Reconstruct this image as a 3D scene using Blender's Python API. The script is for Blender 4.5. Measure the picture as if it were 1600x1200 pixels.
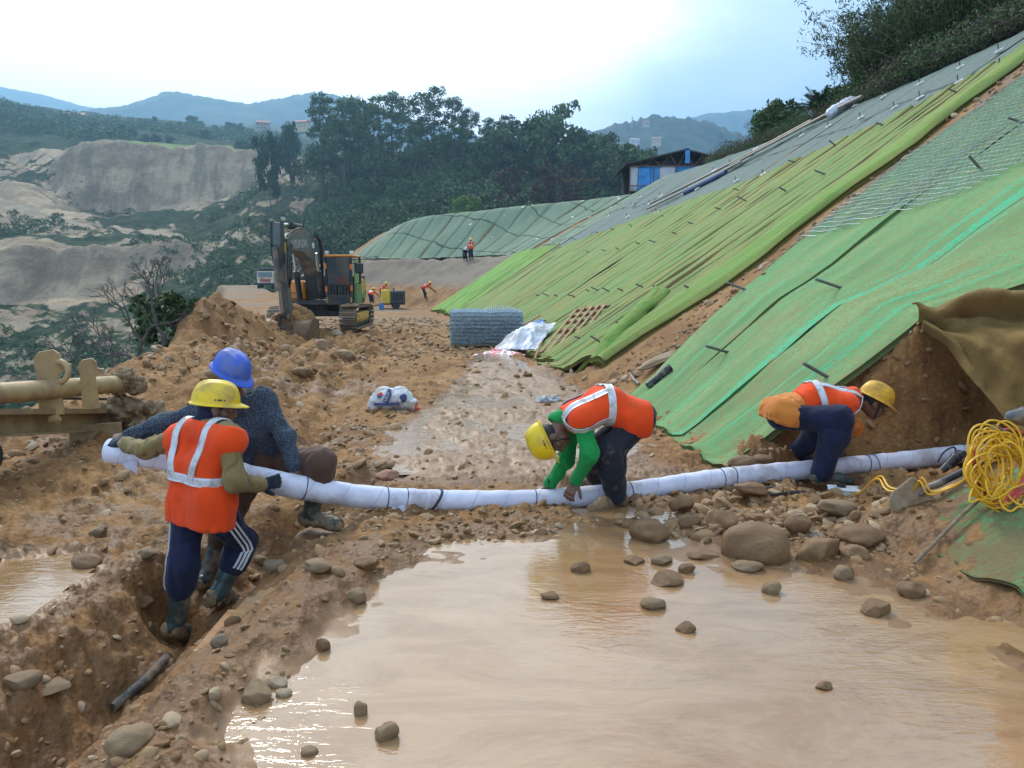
import bpy, bmesh, math, random
import numpy as np
from mathutils import Vector, Matrix, Euler

for _o in list(bpy.data.objects):
    bpy.data.objects.remove(_o, do_unlink=True)
SC = bpy.context.scene
COL = SC.collection
rad = math.radians

# ------------------------------------------------------------ camera, world, sun, exposure
CAM_H = 1.7
PITCH = math.atan(170.0 / 1200.0)
cam_data = bpy.data.cameras.new('camera')
cam_data.sensor_width = 36.0
cam_data.lens = 36.0 * 1200.0 / 1600.0
cam_data.clip_start = 0.05
cam_data.clip_end = 20000.0
cam = bpy.data.objects.new('camera', cam_data)
COL.objects.link(cam)
cam.location = (0, 0, CAM_H)
cam.rotation_euler = (math.pi / 2 - PITCH, 0, 0)
SC.camera = cam

SUN_AZ = rad(-24)      # to the left of the view direction (+Y)
SUN_EL = rad(44)
world = bpy.data.worlds.new('World')
SC.world = world
world.use_nodes = True
wn = world.node_tree.nodes
wl = world.node_tree.links
wn.clear()
w_out = wn.new('ShaderNodeOutputWorld')
w_bg = wn.new('ShaderNodeBackground')
w_bg.inputs['Strength'].default_value = 0.15
w_sky = wn.new('ShaderNodeTexSky')
w_sky.sky_type = 'NISHITA'
w_sky.sun_disc = False
w_sky.sun_elevation = SUN_EL
w_sky.sun_rotation = SUN_AZ
w_sky.air_density = 1.0
w_sky.dust_density = 1.5
w_sky.ozone_density = 1.0
w_tc = wn.new('ShaderNodeTexCoord')
# cloud layer: bright veil round the sun, paler broken cloud to the right
w_map = wn.new('ShaderNodeMapping')
w_map.inputs['Scale'].default_value = (1.6, 1.6, 4.0)
wl.new(w_tc.outputs['Generated'], w_map.inputs['Vector'])
w_no = wn.new('ShaderNodeTexNoise')
w_no.inputs['Scale'].default_value = 1.5
w_no.inputs['Detail'].default_value = 6.0
w_no.inputs['Roughness'].default_value = 0.55
wl.new(w_map.outputs['Vector'], w_no.inputs['Vector'])
w_dot = wn.new('ShaderNodeVectorMath'); w_dot.operation = 'DOT_PRODUCT'
wl.new(w_tc.outputs['Generated'], w_dot.inputs[0])
_az, _el = rad(-19), rad(24)
w_dot.inputs[1].default_value = (math.sin(_az) * math.cos(_el), math.cos(_az) * math.cos(_el), math.sin(_el))
w_glow = wn.new('ShaderNodeMapRange')
w_glow.interpolation_type = 'SMOOTHSTEP'
w_glow.inputs['From Min'].default_value = 0.84
w_glow.inputs['From Max'].default_value = 0.955
w_jit = wn.new('ShaderNodeMath'); w_jit.operation = 'MULTIPLY_ADD'
wl.new(w_no.outputs['Fac'], w_jit.inputs[0]); w_jit.inputs[1].default_value = 0.14
w_jit2 = wn.new('ShaderNodeMath'); w_jit2.operation = 'SUBTRACT'; w_jit2.inputs[1].default_value = 0.07
wl.new(w_dot.outputs['Value'], w_jit2.inputs[0]); wl.new(w_jit2.outputs[0], w_jit.inputs[2])
wl.new(w_jit.outputs[0], w_glow.inputs['Value'])
w_add = wn.new('ShaderNodeMath'); w_add.operation = 'ADD'
w_nsc = wn.new('ShaderNodeMapRange')
w_nsc.inputs['From Min'].default_value = 0.40
w_nsc.inputs['From Max'].default_value = 0.62
w_nsc.inputs['To Min'].default_value = 0.0
w_nsc.inputs['To Max'].default_value = 0.62
wl.new(w_no.outputs['Fac'], w_nsc.inputs['Value'])
wl.new(w_nsc.outputs['Result'], w_add.inputs[0])
wl.new(w_glow.outputs['Result'], w_add.inputs[1])
w_add.use_clamp = True
w_c0 = wn.new('ShaderNodeMix'); w_c0.data_type = 'RGBA'     # clear sky <-> thin grey-blue veil
w_c0.inputs['Factor'].default_value = 0.80
wl.new(w_sky.outputs['Color'], w_c0.inputs[6])
w_c0.inputs[7].default_value = (6.3, 8.0, 9.9, 1)
w_c1 = wn.new('ShaderNodeMix'); w_c1.data_type = 'RGBA'     # veil <-> bright cloud
wl.new(w_add.outputs['Value'], w_c1.inputs[0])
wl.new(w_c0.outputs[2], w_c1.inputs[6])
w_c1.inputs[7].default_value = (9.6, 10.2, 11.0, 1)
w_c2 = wn.new('ShaderNodeMix'); w_c2.data_type = 'RGBA'     # + sunlit cloud near the sun
wl.new(w_glow.outputs['Result'], w_c2.inputs[0])
wl.new(w_c1.outputs[2], w_c2.inputs[6])
w_c2.inputs[7].default_value = (21.0, 20.6, 19.8, 1)
wl.new(w_c2.outputs[2], w_bg.inputs['Color'])
wl.new(w_bg.outputs['Background'], w_out.inputs['Surface'])

sun_data = bpy.data.lights.new('sun', 'SUN')
sun_data.energy = 3.0
sun_data.angle = rad(14)
sun_data.color = (1.0, 0.92, 0.80)
sun = bpy.data.objects.new('sun', sun_data)
COL.objects.link(sun)
_sd = Vector((math.sin(SUN_AZ) * math.cos(SUN_EL), math.cos(SUN_AZ) * math.cos(SUN_EL), math.sin(SUN_EL)))
sun.rotation_euler = _sd.to_track_quat('Z', 'Y').to_euler()
sun.location = (0, 0, 60)

SC.view_settings.view_transform = 'Standard'
SC.view_settings.look = 'None'
SC.view_settings.exposure = 0.10
SC.view_settings.gamma = 1.0
SC.view_settings.use_curve_mapping = False
SC.render.engine = 'CYCLES'
SC.cycles.use_denoising = True
SC.cycles.max_bounces = 5
SC.cycles.diffuse_bounces = 2
SC.cycles.glossy_bounces = 2
SC.cycles.transmission_bounces = 2
SC.cycles.volume_bounces = 0
SC.cycles.transparent_max_bounces = 6
# ------------------------------------------------------------ view rays used to survey the photograph
_CP, _SP = math.cos(PITCH), math.sin(PITCH)
def ray(px, py):
    xc, yc = (px - 800.0) / 1200.0, (600.0 - py) / 1200.0
    return np.array([xc, _CP + yc * _SP, -_SP + yc * _CP])
def P(px, py, Y):
    d = ray(px, py)
    return np.array([0, 0, CAM_H]) + d * (Y / d[1])
def G(px, py, z=0.0):
    d = ray(px, py)
    return np.array([0, 0, CAM_H]) + d * ((z - CAM_H) / d[2])

# ------------------------------------------------------------ numpy noise
def _hash(ix, iy, seed):
    h = (ix.astype(np.uint32) * np.uint32(374761393) + iy.astype(np.uint32) * np.uint32(668265263)
         + np.uint32((seed * 2246822519) & 0xffffffff))
    h = (h ^ (h >> np.uint32(13))) * np.uint32(1274126177)
    h = h ^ (h >> np.uint32(16))
    return (h & np.uint32(0xffffff)).astype(np.float32) / np.float32(0xffffff)
def vn2(x, y, seed=0):
    x = np.asarray(x, dtype=np.float64); y = np.asarray(y, dtype=np.float64)
    fx = np.floor(x); fy = np.floor(y)
    ix = fx.astype(np.int64); iy = fy.astype(np.int64)
    tx = (x - fx).astype(np.float32); ty = (y - fy).astype(np.float32)
    tx = tx * tx * (3 - 2 * tx); ty = ty * ty * (3 - 2 * ty)
    a = _hash(ix, iy, seed); b = _hash(ix + 1, iy, seed)
    c = _hash(ix, iy + 1, seed); d = _hash(ix + 1, iy + 1, seed)
    return (a + (b - a) * tx) * (1 - ty) + (c + (d - c) * tx) * ty
def fbm2(x, y, seed=0, octv=4, gain=0.5):
    s = 0.0; amp = 1.0; tot = 0.0
    for o in range(octv):
        s = s + amp * (vn2(x, y, seed + 17 * o) - 0.5)
        tot += amp; amp *= gain
        x, y = 1.62 * x + 1.13 * y + 7.3, -1.13 * x + 1.62 * y + 3.1
    return s * 2 / tot
def ridg2(x, y, seed=0, octv=3):
    s = 0.0; amp = 1.0; tot = 0.0
    for o in range(octv):
        s = s + amp * (1 - np.abs(2 * vn2(x, y, seed + 13 * o) - 1))
        tot += amp; amp *= 0.5
        x, y = 1.62 * x + 1.13 * y + 5.3, -1.13 * x + 1.62 * y + 9.1
    return s / tot
def _hash3(ix, iy, iz, seed):
    h = (ix.astype(np.uint32) * np.uint32(374761393) + iy.astype(np.uint32) * np.uint32(668265263)
         + iz.astype(np.uint32) * np.uint32(2147483647 - 61) + np.uint32((seed * 2246822519) & 0xffffffff))
    h = (h ^ (h >> np.uint32(13))) * np.uint32(1274126177)
    h = h ^ (h >> np.uint32(16))
    return (h & np.uint32(0xffffff)).astype(np.float32) / np.float32(0xffffff)
def vn3(p, seed=0):
    f = np.floor(p); i = f.astype(np.int64); t = (p - f).astype(np.float32)
    t = t * t * (3 - 2 * t)
    r = 0
    for dx in (0, 1):
        wx = t[..., 0] if dx else 1 - t[..., 0]
        for dy in (0, 1):
            wy = t[..., 1] if dy else 1 - t[..., 1]
            for dz in (0, 1):
                wz = t[..., 2] if dz else 1 - t[..., 2]
                r = r + wx * wy * wz * _hash3(i[..., 0] + dx, i[..., 1] + dy, i[..., 2] + dz, seed)
    return r
def clods(x, y, cell, seed, fill=0.7, hmax=1.0):
    """lumps: one rounded lump per jittered cell; returns 0..1 height"""
    gx = x / cell; gy = y / cell
    fx = np.floor(gx).astype(np.int64); fy = np.floor(gy).astype(np.int64)
    best = np.zeros(np.shape(x), dtype=np.float32)
    for dx in (-1, 0, 1):
        for dy in (-1, 0, 1):
            cx, cy = fx + dx, fy + dy
            jx = cx + 0.15 + 0.7 * _hash(cx, cy, seed)
            jy = cy + 0.15 + 0.7 * _hash(cx, cy, seed + 1)
            rr = 0.22 + 0.42 * _hash(cx, cy, seed + 2)
            an = 3.14159 * _hash(cx, cy, seed + 4)
            st = 0.65 + 0.6 * _hash(cx, cy, seed + 5)
            on = _hash(cx, cy, seed + 3) < fill
            ux, uy = gx - jx, gy - jy
            ca, sa = np.cos(an), np.sin(an)
            vx, vy = (ux * ca + uy * sa) / st, (-ux * sa + uy * ca) * st
            q = 1 - (vx * vx + vy * vy) / (rr * rr)
            h = np.where(on & (q > 0), np.sqrt(np.maximum(q, 0)) * rr * 1.6, 0)
            best = np.maximum(best, h)
    return best * hmax
def sstep(a, b, x):
    t = np.clip((x - a) / (b - a), 0, 1)
    return t * t * (3 - 2 * t)

# ------------------------------------------------------------ site terrain
_ys = np.arange(-40, 200, 0.25)
def _smooth_curve(ky, kv, sig=1.2):
    v = np.interp(_ys, ky, kv)
    k = np.exp(-0.5 * (np.arange(-24, 25) * 0.25 / sig) ** 2); k /= k.sum()
    vp = np.concatenate([v[0] + (v[1] - v[0]) * np.arange(-24, 0), v, v[-1] + (v[-1] - v[-2]) * np.arange(1, 25)])
    return np.convolve(vp, k, 'valid')
_XT = _smooth_curve([-40, -5, 3.6, 7.2, 13.4, 20, 30, 45, 57, 62, 66, 72, 76, 84, 100, 130, 200],
                    [9.0, 3.7, 2.45, 1.85, 0.9, 0.25, -1.0, -3.6, -6.3, -9.0, -13.0, -20.5, -24, -26.5, -30, -40, -62])
_DXT = np.gradient(_XT, 0.25)
_XE = _smooth_curve([-40, -10, 5, 7.8, 12, 17, 24, 40, 70, 120, 160, 200], [-6, -5.2, -5.2, -5.4, -5.6, -6.6, -8.4, -14.0, -25.5, -44, -62, -80])
_B = _smooth_curve([-40, 15, 23, 29, 57, 75, 120, 200], [0, 0.0, -0.30, -0.42, -0.9, -0.7, 0, 0.2], 1.6)
_HC = _smooth_curve([-40, 25, 35, 45, 52, 62, 72, 82, 120], [7.3, 7.7, 7.7, 8.1, 9.1, 10.6, 8.8, 7.2, 5.0], 2.0)
_HB = _smooth_curve([-40, 50, 62, 72, 82, 200], [4.2, 4.2, 4.1, 3.9, 3.5, 1.0], 2.0)
TAN = math.tan(rad(33.0))
def xt(y): return np.interp(y, _ys, _XT)
def toe_n(y):
    dx = np.interp(y, _ys, _DXT)
    n = np.sqrt(1 + dx * dx)
    return 1 / n, -dx / n
def slope_d(x, y):
    c, s = toe_n(y)
    return (x - xt(y)) * c
def slope_prof(d, y):
    """height of the cut slope above the site level, d metres upslope (horizontal) of the toe"""
    hc = np.interp(y, _ys, _HC)
    near = TAN * d
    far_w = sstep(44, 55, y)
    hb = np.interp(y, _ys, _HB)
    db = hb / TAN
    bench = 1.8
    far = np.where(d < db, TAN * d, np.where(d < db + bench, hb, hb + TAN * (d - db - bench)))
    h = near * (1 - far_w) + far * far_w
    k = 0.5
    over = h - hc
    # beyond the crest the hill goes on at a gentler grade
    return np.where(over < -k, h, np.where(over > k, hc + 0.36 * (1 - sstep(30, 46, y)) * np.clip(over - 2.0, 0, 14), hc + over - (over + k) ** 2 / (4 * k)))
NOTCH = np.array([[1.70, 5.3], [1.78, 6.45], [2.9, 6.60], [3.7, 6.74], [4.4, 6.86], [4.8, 6.6], [4.5, 6.1], [3.5, 5.55], [2.75, 5.15], [2.2, 5.0]])
def poly_sdf(x, y, poly):
    x = np.asarray(x, dtype=np.float64); y = np.asarray(y, dtype=np.float64)
    d = np.full(np.shape(x), 1e9); inside = np.zeros(np.shape(x), dtype=bool)
    n = len(poly)
    for i in range(n):
        ax, ay = poly[i]; bx, by = poly[(i + 1) % n]
        ex, ey = bx - ax, by - ay
        t = np.clip(((x - ax) * ex + (y - ay) * ey) / (ex * ex + ey * ey), 0, 1)
        d = np.minimum(d, np.hypot(x - ax - t * ex, y - ay - t * ey))
        cond = (ay > y) != (by > y)
        xi = ax + (y - ay) * ex / (ey if abs(ey) > 1e-9 else 1e-9)
        inside ^= cond & (x < xi)
    return np.where(inside, -d, d)
def trench_x(y):
    return np.interp(y, [2.0, 3.4, 4.0, 4.7, 5.4, 6.0, 6.5], [-2.15, -2.02, -2.0, -1.95, -1.78, -1.58, -1.25])
# the muddy pool: outline in plan
POOL = np.array([G(px, py)[:2] for px, py in
                 [(330, 1330), (400, 1230), (455, 1130), (500, 1040), (525, 965), (590, 930), (650, 895), (740, 868), (830, 850), (905, 838),
                  (985, 832), (1040, 850), (1140, 868), (1260, 892), (1330, 905), (1400, 925), (1470, 985), (1530, 1050), (1600, 1110), (1750, 1260), (1800, 1500), (300, 1500)]])
def H_slope(x, y):
    return H_base(x, y, False)
def H_base(x, y, cut=True):
    x = np.asarray(x, dtype=np.float64); y = np.asarray(y, dtype=np.float64)
    b = np.interp(y, _ys, _B)
    d = slope_d(x, y)
    z = b + np.where(d > 0, slope_prof(np.maximum(d, 0), y), 0)
    # excavated notch where the pipe enters the slope
    nd = poly_sdf(x, y, NOTCH)
    back = sstep(5.9, 6.4, y - 0.1 * (x - 2))
    notch = 0.03 + 0.05 * np.clip(x - 2.6, 0, 2) + (1.15 + 2.3 * back) * np.maximum(nd, 0)
    if cut:
        z = np.where((nd < 3) & (y > 4.6) & (d > -1), np.minimum(z, np.maximum(notch, 0.02)), z)
    # trench and berm at lower left
    fade = sstep(7.0, 5.6, y)
    tx = trench_x(y)
    u = x - tx
    tr = -0.52 * np.exp(-(u / 0.36) ** 2) * sstep(6.9, 5.6, y)
    br = 0.10 * np.exp(-((u - 0.95) / 0.30) ** 2) * sstep(6.6, 5.0, y)
    left = -0.10 * sstep(-0.2, -0.7, u) * sstep(9, 6, y) + 0.10 * sstep(-2.8, -4.5, u) * sstep(9, 6, y)
    z = z + tr + br + left
    # spoil mound and pushed-up earth
    z = z - 0.16 * np.exp(-((x + 5.7) / 1.3) ** 2 - ((y - 21.5) / 2.6) ** 2)
    z = z + 1.28 * np.exp(-((x + 7.7) / np.where(x > -7.7, 0.72, 2.2)) ** 2 - ((y - 19.8) / 4.2) ** 2)
    z = z + 0.55 * np.exp(-((x + 5.2) / 1.6) ** 2 - ((y - 12.2) / 2.6) ** 2) * sstep(-2.5, -4, x)
    z = z + 0.10 * np.exp(-((x + 5.6) / 2.2) ** 2 - ((y - 21.0) / 1.5) ** 2)
    z = z - 0.25 * np.exp(-((x + 3.8) / 1.3) ** 2 - ((y - 17.0) / 1.6) ** 2)
    z = z + 0.85 * np.exp(-((x + 11.3) / 2.0) ** 2 - ((y - 29) / 4.5) ** 2)
    # valley edge on the left and the far end of the site
    t = np.interp(y, _ys, _XE) - x
    t = t + 0.5 * fbm2(x * 0.35, y * 0.35, 91, 3) * sstep(0, 6, np.abs(y))
    drop = np.where(t > 0, 1.05 * t * sstep(0, 1.5, t) , 0)
    t2 = y - 132
    drop2 = np.where(t2 > 0, 0.6 * t2, 0)
    t3 = (y - 86) + 0.25 * x
    drop3 = np.where(t3 > 0, 0.8 * t3 * sstep(0, 8, t3), 0) * sstep(-2, 6, d)
    z = z - np.minimum(drop + np.where(d < 0, drop2, 0) + drop3, 60)
    return z
def H_full(x, y, wet=False):
    x = np.asarray(x, dtype=np.float64); y = np.asarray(y, dtype=np.float64)
    z = H_base(x, y)
    r = np.hypot(x, y)
    d = slope_d(x, y)
    nd = poly_sdf(x, y, NOTCH)
    pool = poly_sdf(x, y, POOL) + 0.20 * fbm2(x * 1.7, y * 1.7, 5, 3) + 0.16 * fbm2(x * 4.2, y * 3.4, 8, 3) + 0.08 * fbm2(x * 9, y * 9, 6, 3)
    on_slope = sstep(0.15, 0.5, d) * sstep(0.05, 0.35, nd)
    # wet lane: flat mud behind the pipe and round the pool
    lane_c = np.interp(y, [4.5, 6, 8, 10.5, 14, 18], [0.1, 0.1, -0.1, 0.1, -0.2, -0.6])
    lane_w = np.interp(y, [4.5, 6, 8, 10.5, 14, 18], [1.7, 1.6, 1.5, 1.35, 0.75, 0.3])
    lane = sstep(1.0, 0.55, np.abs(x - lane_c) / lane_w) * sstep(19, 14, y) * sstep(5.6, 6.6, y)
    # lumps
    n1 = fbm2(x * 0.9, y * 0.9, 21, 4)
    n2 = fbm2(x * 4.5, y * 4.5, 33, 4, 0.6)
    rough = 0.35 + 0.65 * sstep(-0.25, 0.3, fbm2(x * 0.7, y * 0.7, 41, 2))
    c1 = clods(x, y, 0.30, 101, 0.45)
    c2 = clods(x, y, 0.13, 131, 0.65)
    c3 = clods(x + 0.02 * n2, y, 0.055, 171, 0.75) * sstep(16, 9, r)
    n3 = fbm2(x * 13, y * 13, 38, 3, 0.6) * sstep(20, 10, r)
    rg = ridg2(x * 2.3 + 0.4 * n1, y * 2.3, 44, 3) - 0.6
    lump = 0.07 * n1 + 0.055 * n2 + 0.016 * n3 - 0.05 * rg + rough * (0.07 * c1 * sstep(0.1, 0.5, n1 + 0.3) + 0.045 * c2 + 0.030 * c3)
    # heavier broken ground on the mound and spoil, and soft churned soil in the trench
    spoil = sstep(10, 13, y) * sstep(-2.2, -4.2, x) * sstep(32, 26, y)
    big = clods(x, y, 0.62, 211, 0.55)
    lump = lump * (1 + 0.9 * spoil) + spoil * (0.14 * big - 0.03 + 0.22 * fbm2(x * 1.6, y * 1.6, 77, 4, 0.6))
    strip = sstep(3.9, 4.6, y) * sstep(7.2, 6.3, y) * sstep(-2.8, -2.2, x) * sstep(3.4, 2.8, x)
    ws = strip * sstep(-0.8, -1.3, x)
    lump = (lump - 0.035) * (1 - 0.35 * strip) + 0.035 * strip * (1 - ws) - 0.02 * ws
    for xr_, ph_ in ((-3.1, 0.0), (-2.45, 0.3), (-4.2, 1.1), (-3.55, 1.4)):
        cx_ = xr_ - 0.10 * (y - 8) + 0.45 * np.sin(y * 0.22 + ph_)
        lump = lump - sstep(6.8, 8, y) * sstep(27, 22, y) * (0.10 * np.exp(-((x - cx_) / 0.17) ** 2) * (0.75 + 0.25 * np.sin(y * 17)) - 0.05 * np.exp(-((np.abs(x - cx_) - 0.32) / 0.12) ** 2))
    far = sstep(24, 60, r)
    lump = lump * (1 - 0.6 * far)
    # berm / trench sides run along the trench
    u = x - trench_x(y)
    bt = sstep(1.5, 0.9, np.abs(u)) * sstep(6.8, 5.6, y)
    lump = lump + bt * (0.09 * fbm2(u * 3.2 + 9, y * 1.3, 57, 4, 0.6) + 0.05 * ridg2(u * 7, y * 2.4, 61, 3) + 0.035 * ridg2(x * 9, y * 9, 62, 3) - 0.05)
    shelf = 0.55 * sstep(0.0, 0.6, pool)
    lq = np.abs(x - lane_c) / lane_w
    lump = lump + 0.06 * sstep(0.62, 0.85, lq) * sstep(1.5, 1.1, lq) * sstep(18, 15, y) * sstep(6.0, 6.8, y)
    flat = np.maximum(lane, sstep(0.75, 0.15, pool))
    mud = 0.020 * fbm2(x * 2.4, y * 1.1, 63, 3) + 0.030 * fbm2(x * 1.2, y * 1.2, 65, 3) + 0.022 * fbm2(x * 6, y * 5, 66, 3, 0.6) + 0.018 * np.maximum(0, c2 - 0.2) + 0.012 * np.maximum(0, c3 - 0.25) + 0.004
    edgep = sstep(-0.75, -0.15, pool) * (0.55 + 0.45 * sstep(3.9, 4.4, y))
    mudp = edgep * 0.055 * (fbm2(x * 2.6, y * 3.4, 68, 4, 0.6) + 0.05) + 0.016 * fbm2(x * 2.0, y * 1.2, 63, 3) + 0.016 * fbm2(x * 0.9, y * 0.9, 65, 3) + 0.005 * fbm2(x * 6, y * 5, 66, 2) + 0.003
    lf = np.where(y > 6.2, sstep(0.0, 0.5, lane), 0)
    mud = (1.35 * mud + 0.004) * lf + mudp * (1 - lf)
    lump = lump * (1 - flat) + mud * flat
    z1 = z + lump * (1 - on_slope) + on_slope * (0.02 * n1 + sstep(46, 54, y) * sstep(8.0, 7.0, d) * (0.28 * fbm2(x * 0.8, y * 0.8, 371, 4, 0.6) - 0.08))
    # face of the dig: ragged earth
    face = sstep(0.0, 0.12, nd) * sstep(0.6, 0.35, nd) * sstep(5.6, 6.2, y) * sstep(1.2, 2.2, x) * (y < 8)
    z1 = z1 + face * (0.28 * fbm2(x * 2.3, y * 2.3, 83, 5, 0.6) + 0.04 * clods(x, y, 0.24, 301, 0.6) + 0.03 * fbm2(x * 14, y * 14, 85, 3) - 0.05)
    # pool bed
    z1 = np.where(pool < 0.28, z1 * sstep(-0.02, 0.28, pool) + (1 - sstep(-0.02, 0.28, pool)) * (-0.012 - 0.05 * sstep(-0.1, -0.9, pool) + 0.7 * mud * sstep(-0.9, -0.1, pool)), z1)
    # puddles on the left
    pl = poly_sdf(x, y, PUD1) + 0.07 * fbm2(x * 3, y * 3, 15, 3)
    w = sstep(0.14, -0.02, pl) * sstep(-0.42, -0.62, u)
    z1 = z1 * (1 - w) + w * (-0.175 + 0.004 * n2 - 0.03 * sstep(0, -0.3, pl))
    for fx, fy, fz, fr in FEET:
        q = np.hypot(x - fx, y - fy)
        k = sstep(fr, 0.45 * fr, q)
        z1 = z1 * (1 - k) + k * (fz + 0.15 * (z1 - fz) * (z1 > fz) + 0.008 * n3)
    if wet:
        wt = np.maximum(np.maximum(lane * 0.9, sstep(0.35, 0.0, pool)), sstep(0.35, 0.05, pl))
        wt = np.maximum(wt, 0.34 * bt)
        wt = np.maximum(wt, 0.50 * strip * sstep(-0.25, 0.15, fbm2(x * 1.6, y * 1.6, 361, 3)))
        wt = np.maximum(wt, 0.42 * sstep(0.9, 0.3, pool))
        wt = np.maximum(wt, 0.34 * sstep(0.05, 0.3, fbm2(x * 0.6, y * 0.6, 365, 4)) * sstep(26, 14, y))
        wt = np.maximum(wt, 0.95 * sstep(0.10, 0.24, fbm2(x * 1.3 + 4, y * 1.3, 351, 3)) * sstep(-3.4, -2.9, x) * sstep(-0.35, -0.6, u) * sstep(6.2, 5.6, y) * sstep(3.4, 3.9, y))
        return z1, wt
    return z1
LEFT_Z = -0.15
def _ft(px, py, Y, r=0.26, dz=-0.02):
    p = P(px, py, Y); return (p[0], p[1], p[2] + dz, r)
FEET = [_ft(284, 1000, 4.66, 0.30), _ft(300, 1003, 4.80, 0.22), _ft(348, 940, 4.80, 0.28), _ft(500, 827, 5.12, 0.30), _ft(318, 920, 5.0, 0.28), _ft(945, 806, 5.46, 0.30),
        _ft(918, 765, 6.02, 0.28), _ft(1285, 766, 6.00, 0.30), _ft(1312, 764, 6.04, 0.22), _ft(1255, 725, 6.8, 0.28)]
PUD1 = np.array([G(px, py, LEFT_Z)[:2] for px, py in [(-160, 905), (0, 880), (95, 872), (122, 893), (80, 935), (20, 970), (-80, 1010), (-220, 1010)]])
PUD2 = np.array([G(px, py, LEFT_Z)[:2] for px, py in [(110, 930), (150, 895), (205, 872), (200, 895), (165, 925), (130, 968), (95, 985)]])
def march(px, py, fn=None, tmax=140.0):
    fn = fn or H_base
    d = ray(px, py)
    ts = np.geomspace(1.2, tmax, 4000)
    X = d[0] * ts; Y = d[1] * ts; Z = CAM_H + d[2] * ts
    below = Z < fn(X, Y)
    if not below.any(): return march(px, py + 2, fn, tmax) if py < 480 else None
    i = int(np.argmax(below))
    lo, hi = ts[max(i - 1, 0)], ts[i]
    for _ in range(25):
        m = 0.5 * (lo + hi)
        if CAM_H + d[2] * m < float(fn(np.array([d[0] * m]), np.array([d[1] * m]))[0]): hi = m
        else: lo = m
    return np.array([d[0] * hi, d[1] * hi, CAM_H + d[2] * hi])
def slope_yd(p):
    """plan point -> (y0 on the toe line, d up the slope)"""
    y0 = p[1]
    for _ in range(40):
        c, s = toe_n(y0)
        d = (p[0] - xt(y0)) * c + (p[1] - y0) * s
        y0 = y0 + 0.7 * (p[1] - (y0 + d * s))
    return float(y0), float(d)
def S(y0, d):
    """(toe y0, upslope d) -> plan x, y"""
    c, s = toe_n(y0)
    return xt(y0) + d * c, y0 + d * s
# ------------------------------------------------------------ scene helpers
def tag(o, label=None, cat=None, group=None, kind=None):
    if label: o['label'] = label
    if cat: o['category'] = cat
    if group: o['group'] = group
    if kind: o['kind'] = kind
    return o
def link(o, parent=None):
    COL.objects.link(o)
    if parent is not None:
        o.parent = parent
    return o
def thing(name, label, cat, loc=(0, 0, 0), rot=(0, 0, 0), group=None):
    o = bpy.data.objects.new(name, None)
    o.empty_display_size = 0.1
    link(o)
    o.location = loc
    o.rotation_euler = rot
    return tag(o, label, cat, group)
def mesh_np(name, V, F, mat=None, parent=None, smooth=True, attrs=None, uv=None):
    """V (n,3) array, F list of (m,k) index arrays (k = 3 or 4)"""
    me = bpy.data.meshes.new(name)
    V = np.asarray(V, dtype=np.float32)
    Fs = F if isinstance(F, (list, tuple)) else [F]
    Fs = [np.asarray(f, dtype=np.int32) for f in Fs if len(f)]
    me.vertices.add(len(V)); me.vertices.foreach_set('co', V.ravel())
    tot = np.concatenate([np.full(len(f), f.shape[1], dtype=np.int32) for f in Fs])
    idx = np.concatenate([f.ravel() for f in Fs])
    me.loops.add(len(idx)); me.loops.foreach_set('vertex_index', idx)
    me.polygons.add(len(tot))
    st = np.concatenate([[0], np.cumsum(tot)[:-1]]).astype(np.int32)
    me.polygons.foreach_set('loop_start', st)
    me.polygons.foreach_set('loop_total', tot)
    me.polygons.foreach_set('use_smooth', np.full(len(tot), bool(smooth)))
    if attrs:
        for k, a in attrs.items():
            at = me.attributes.new(k, 'FLOAT', 'POINT')
            at.data.foreach_set('value', np.asarray(a, dtype=np.float32))
    if uv is not None:
        ul = me.uv_layers.new(name='UVMap')
        ul.data.foreach_set('uv', np.asarray(uv, dtype=np.float32)[idx].ravel())
    me.update(calc_edges=True)
    me.validate()
    o = bpy.data.objects.new(name, me)
    if mat is not None:
        for m in (mat if isinstance(mat, (list, tuple)) else [mat]): me.materials.append(m)
    return link(o, parent)
def grid_faces(nu, nv, wrap_u=False):
    i = np.arange(nu if wrap_u else nu - 1); j = np.arange(nv - 1)
    I, J = np.meshgrid(i, j, indexing='ij')
    I2 = (I + 1) % nu
    return np.stack([I * nv + J, I2 * nv + J, I2 * nv + J + 1, I * nv + J + 1], -1).reshape(-1, 4)
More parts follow.
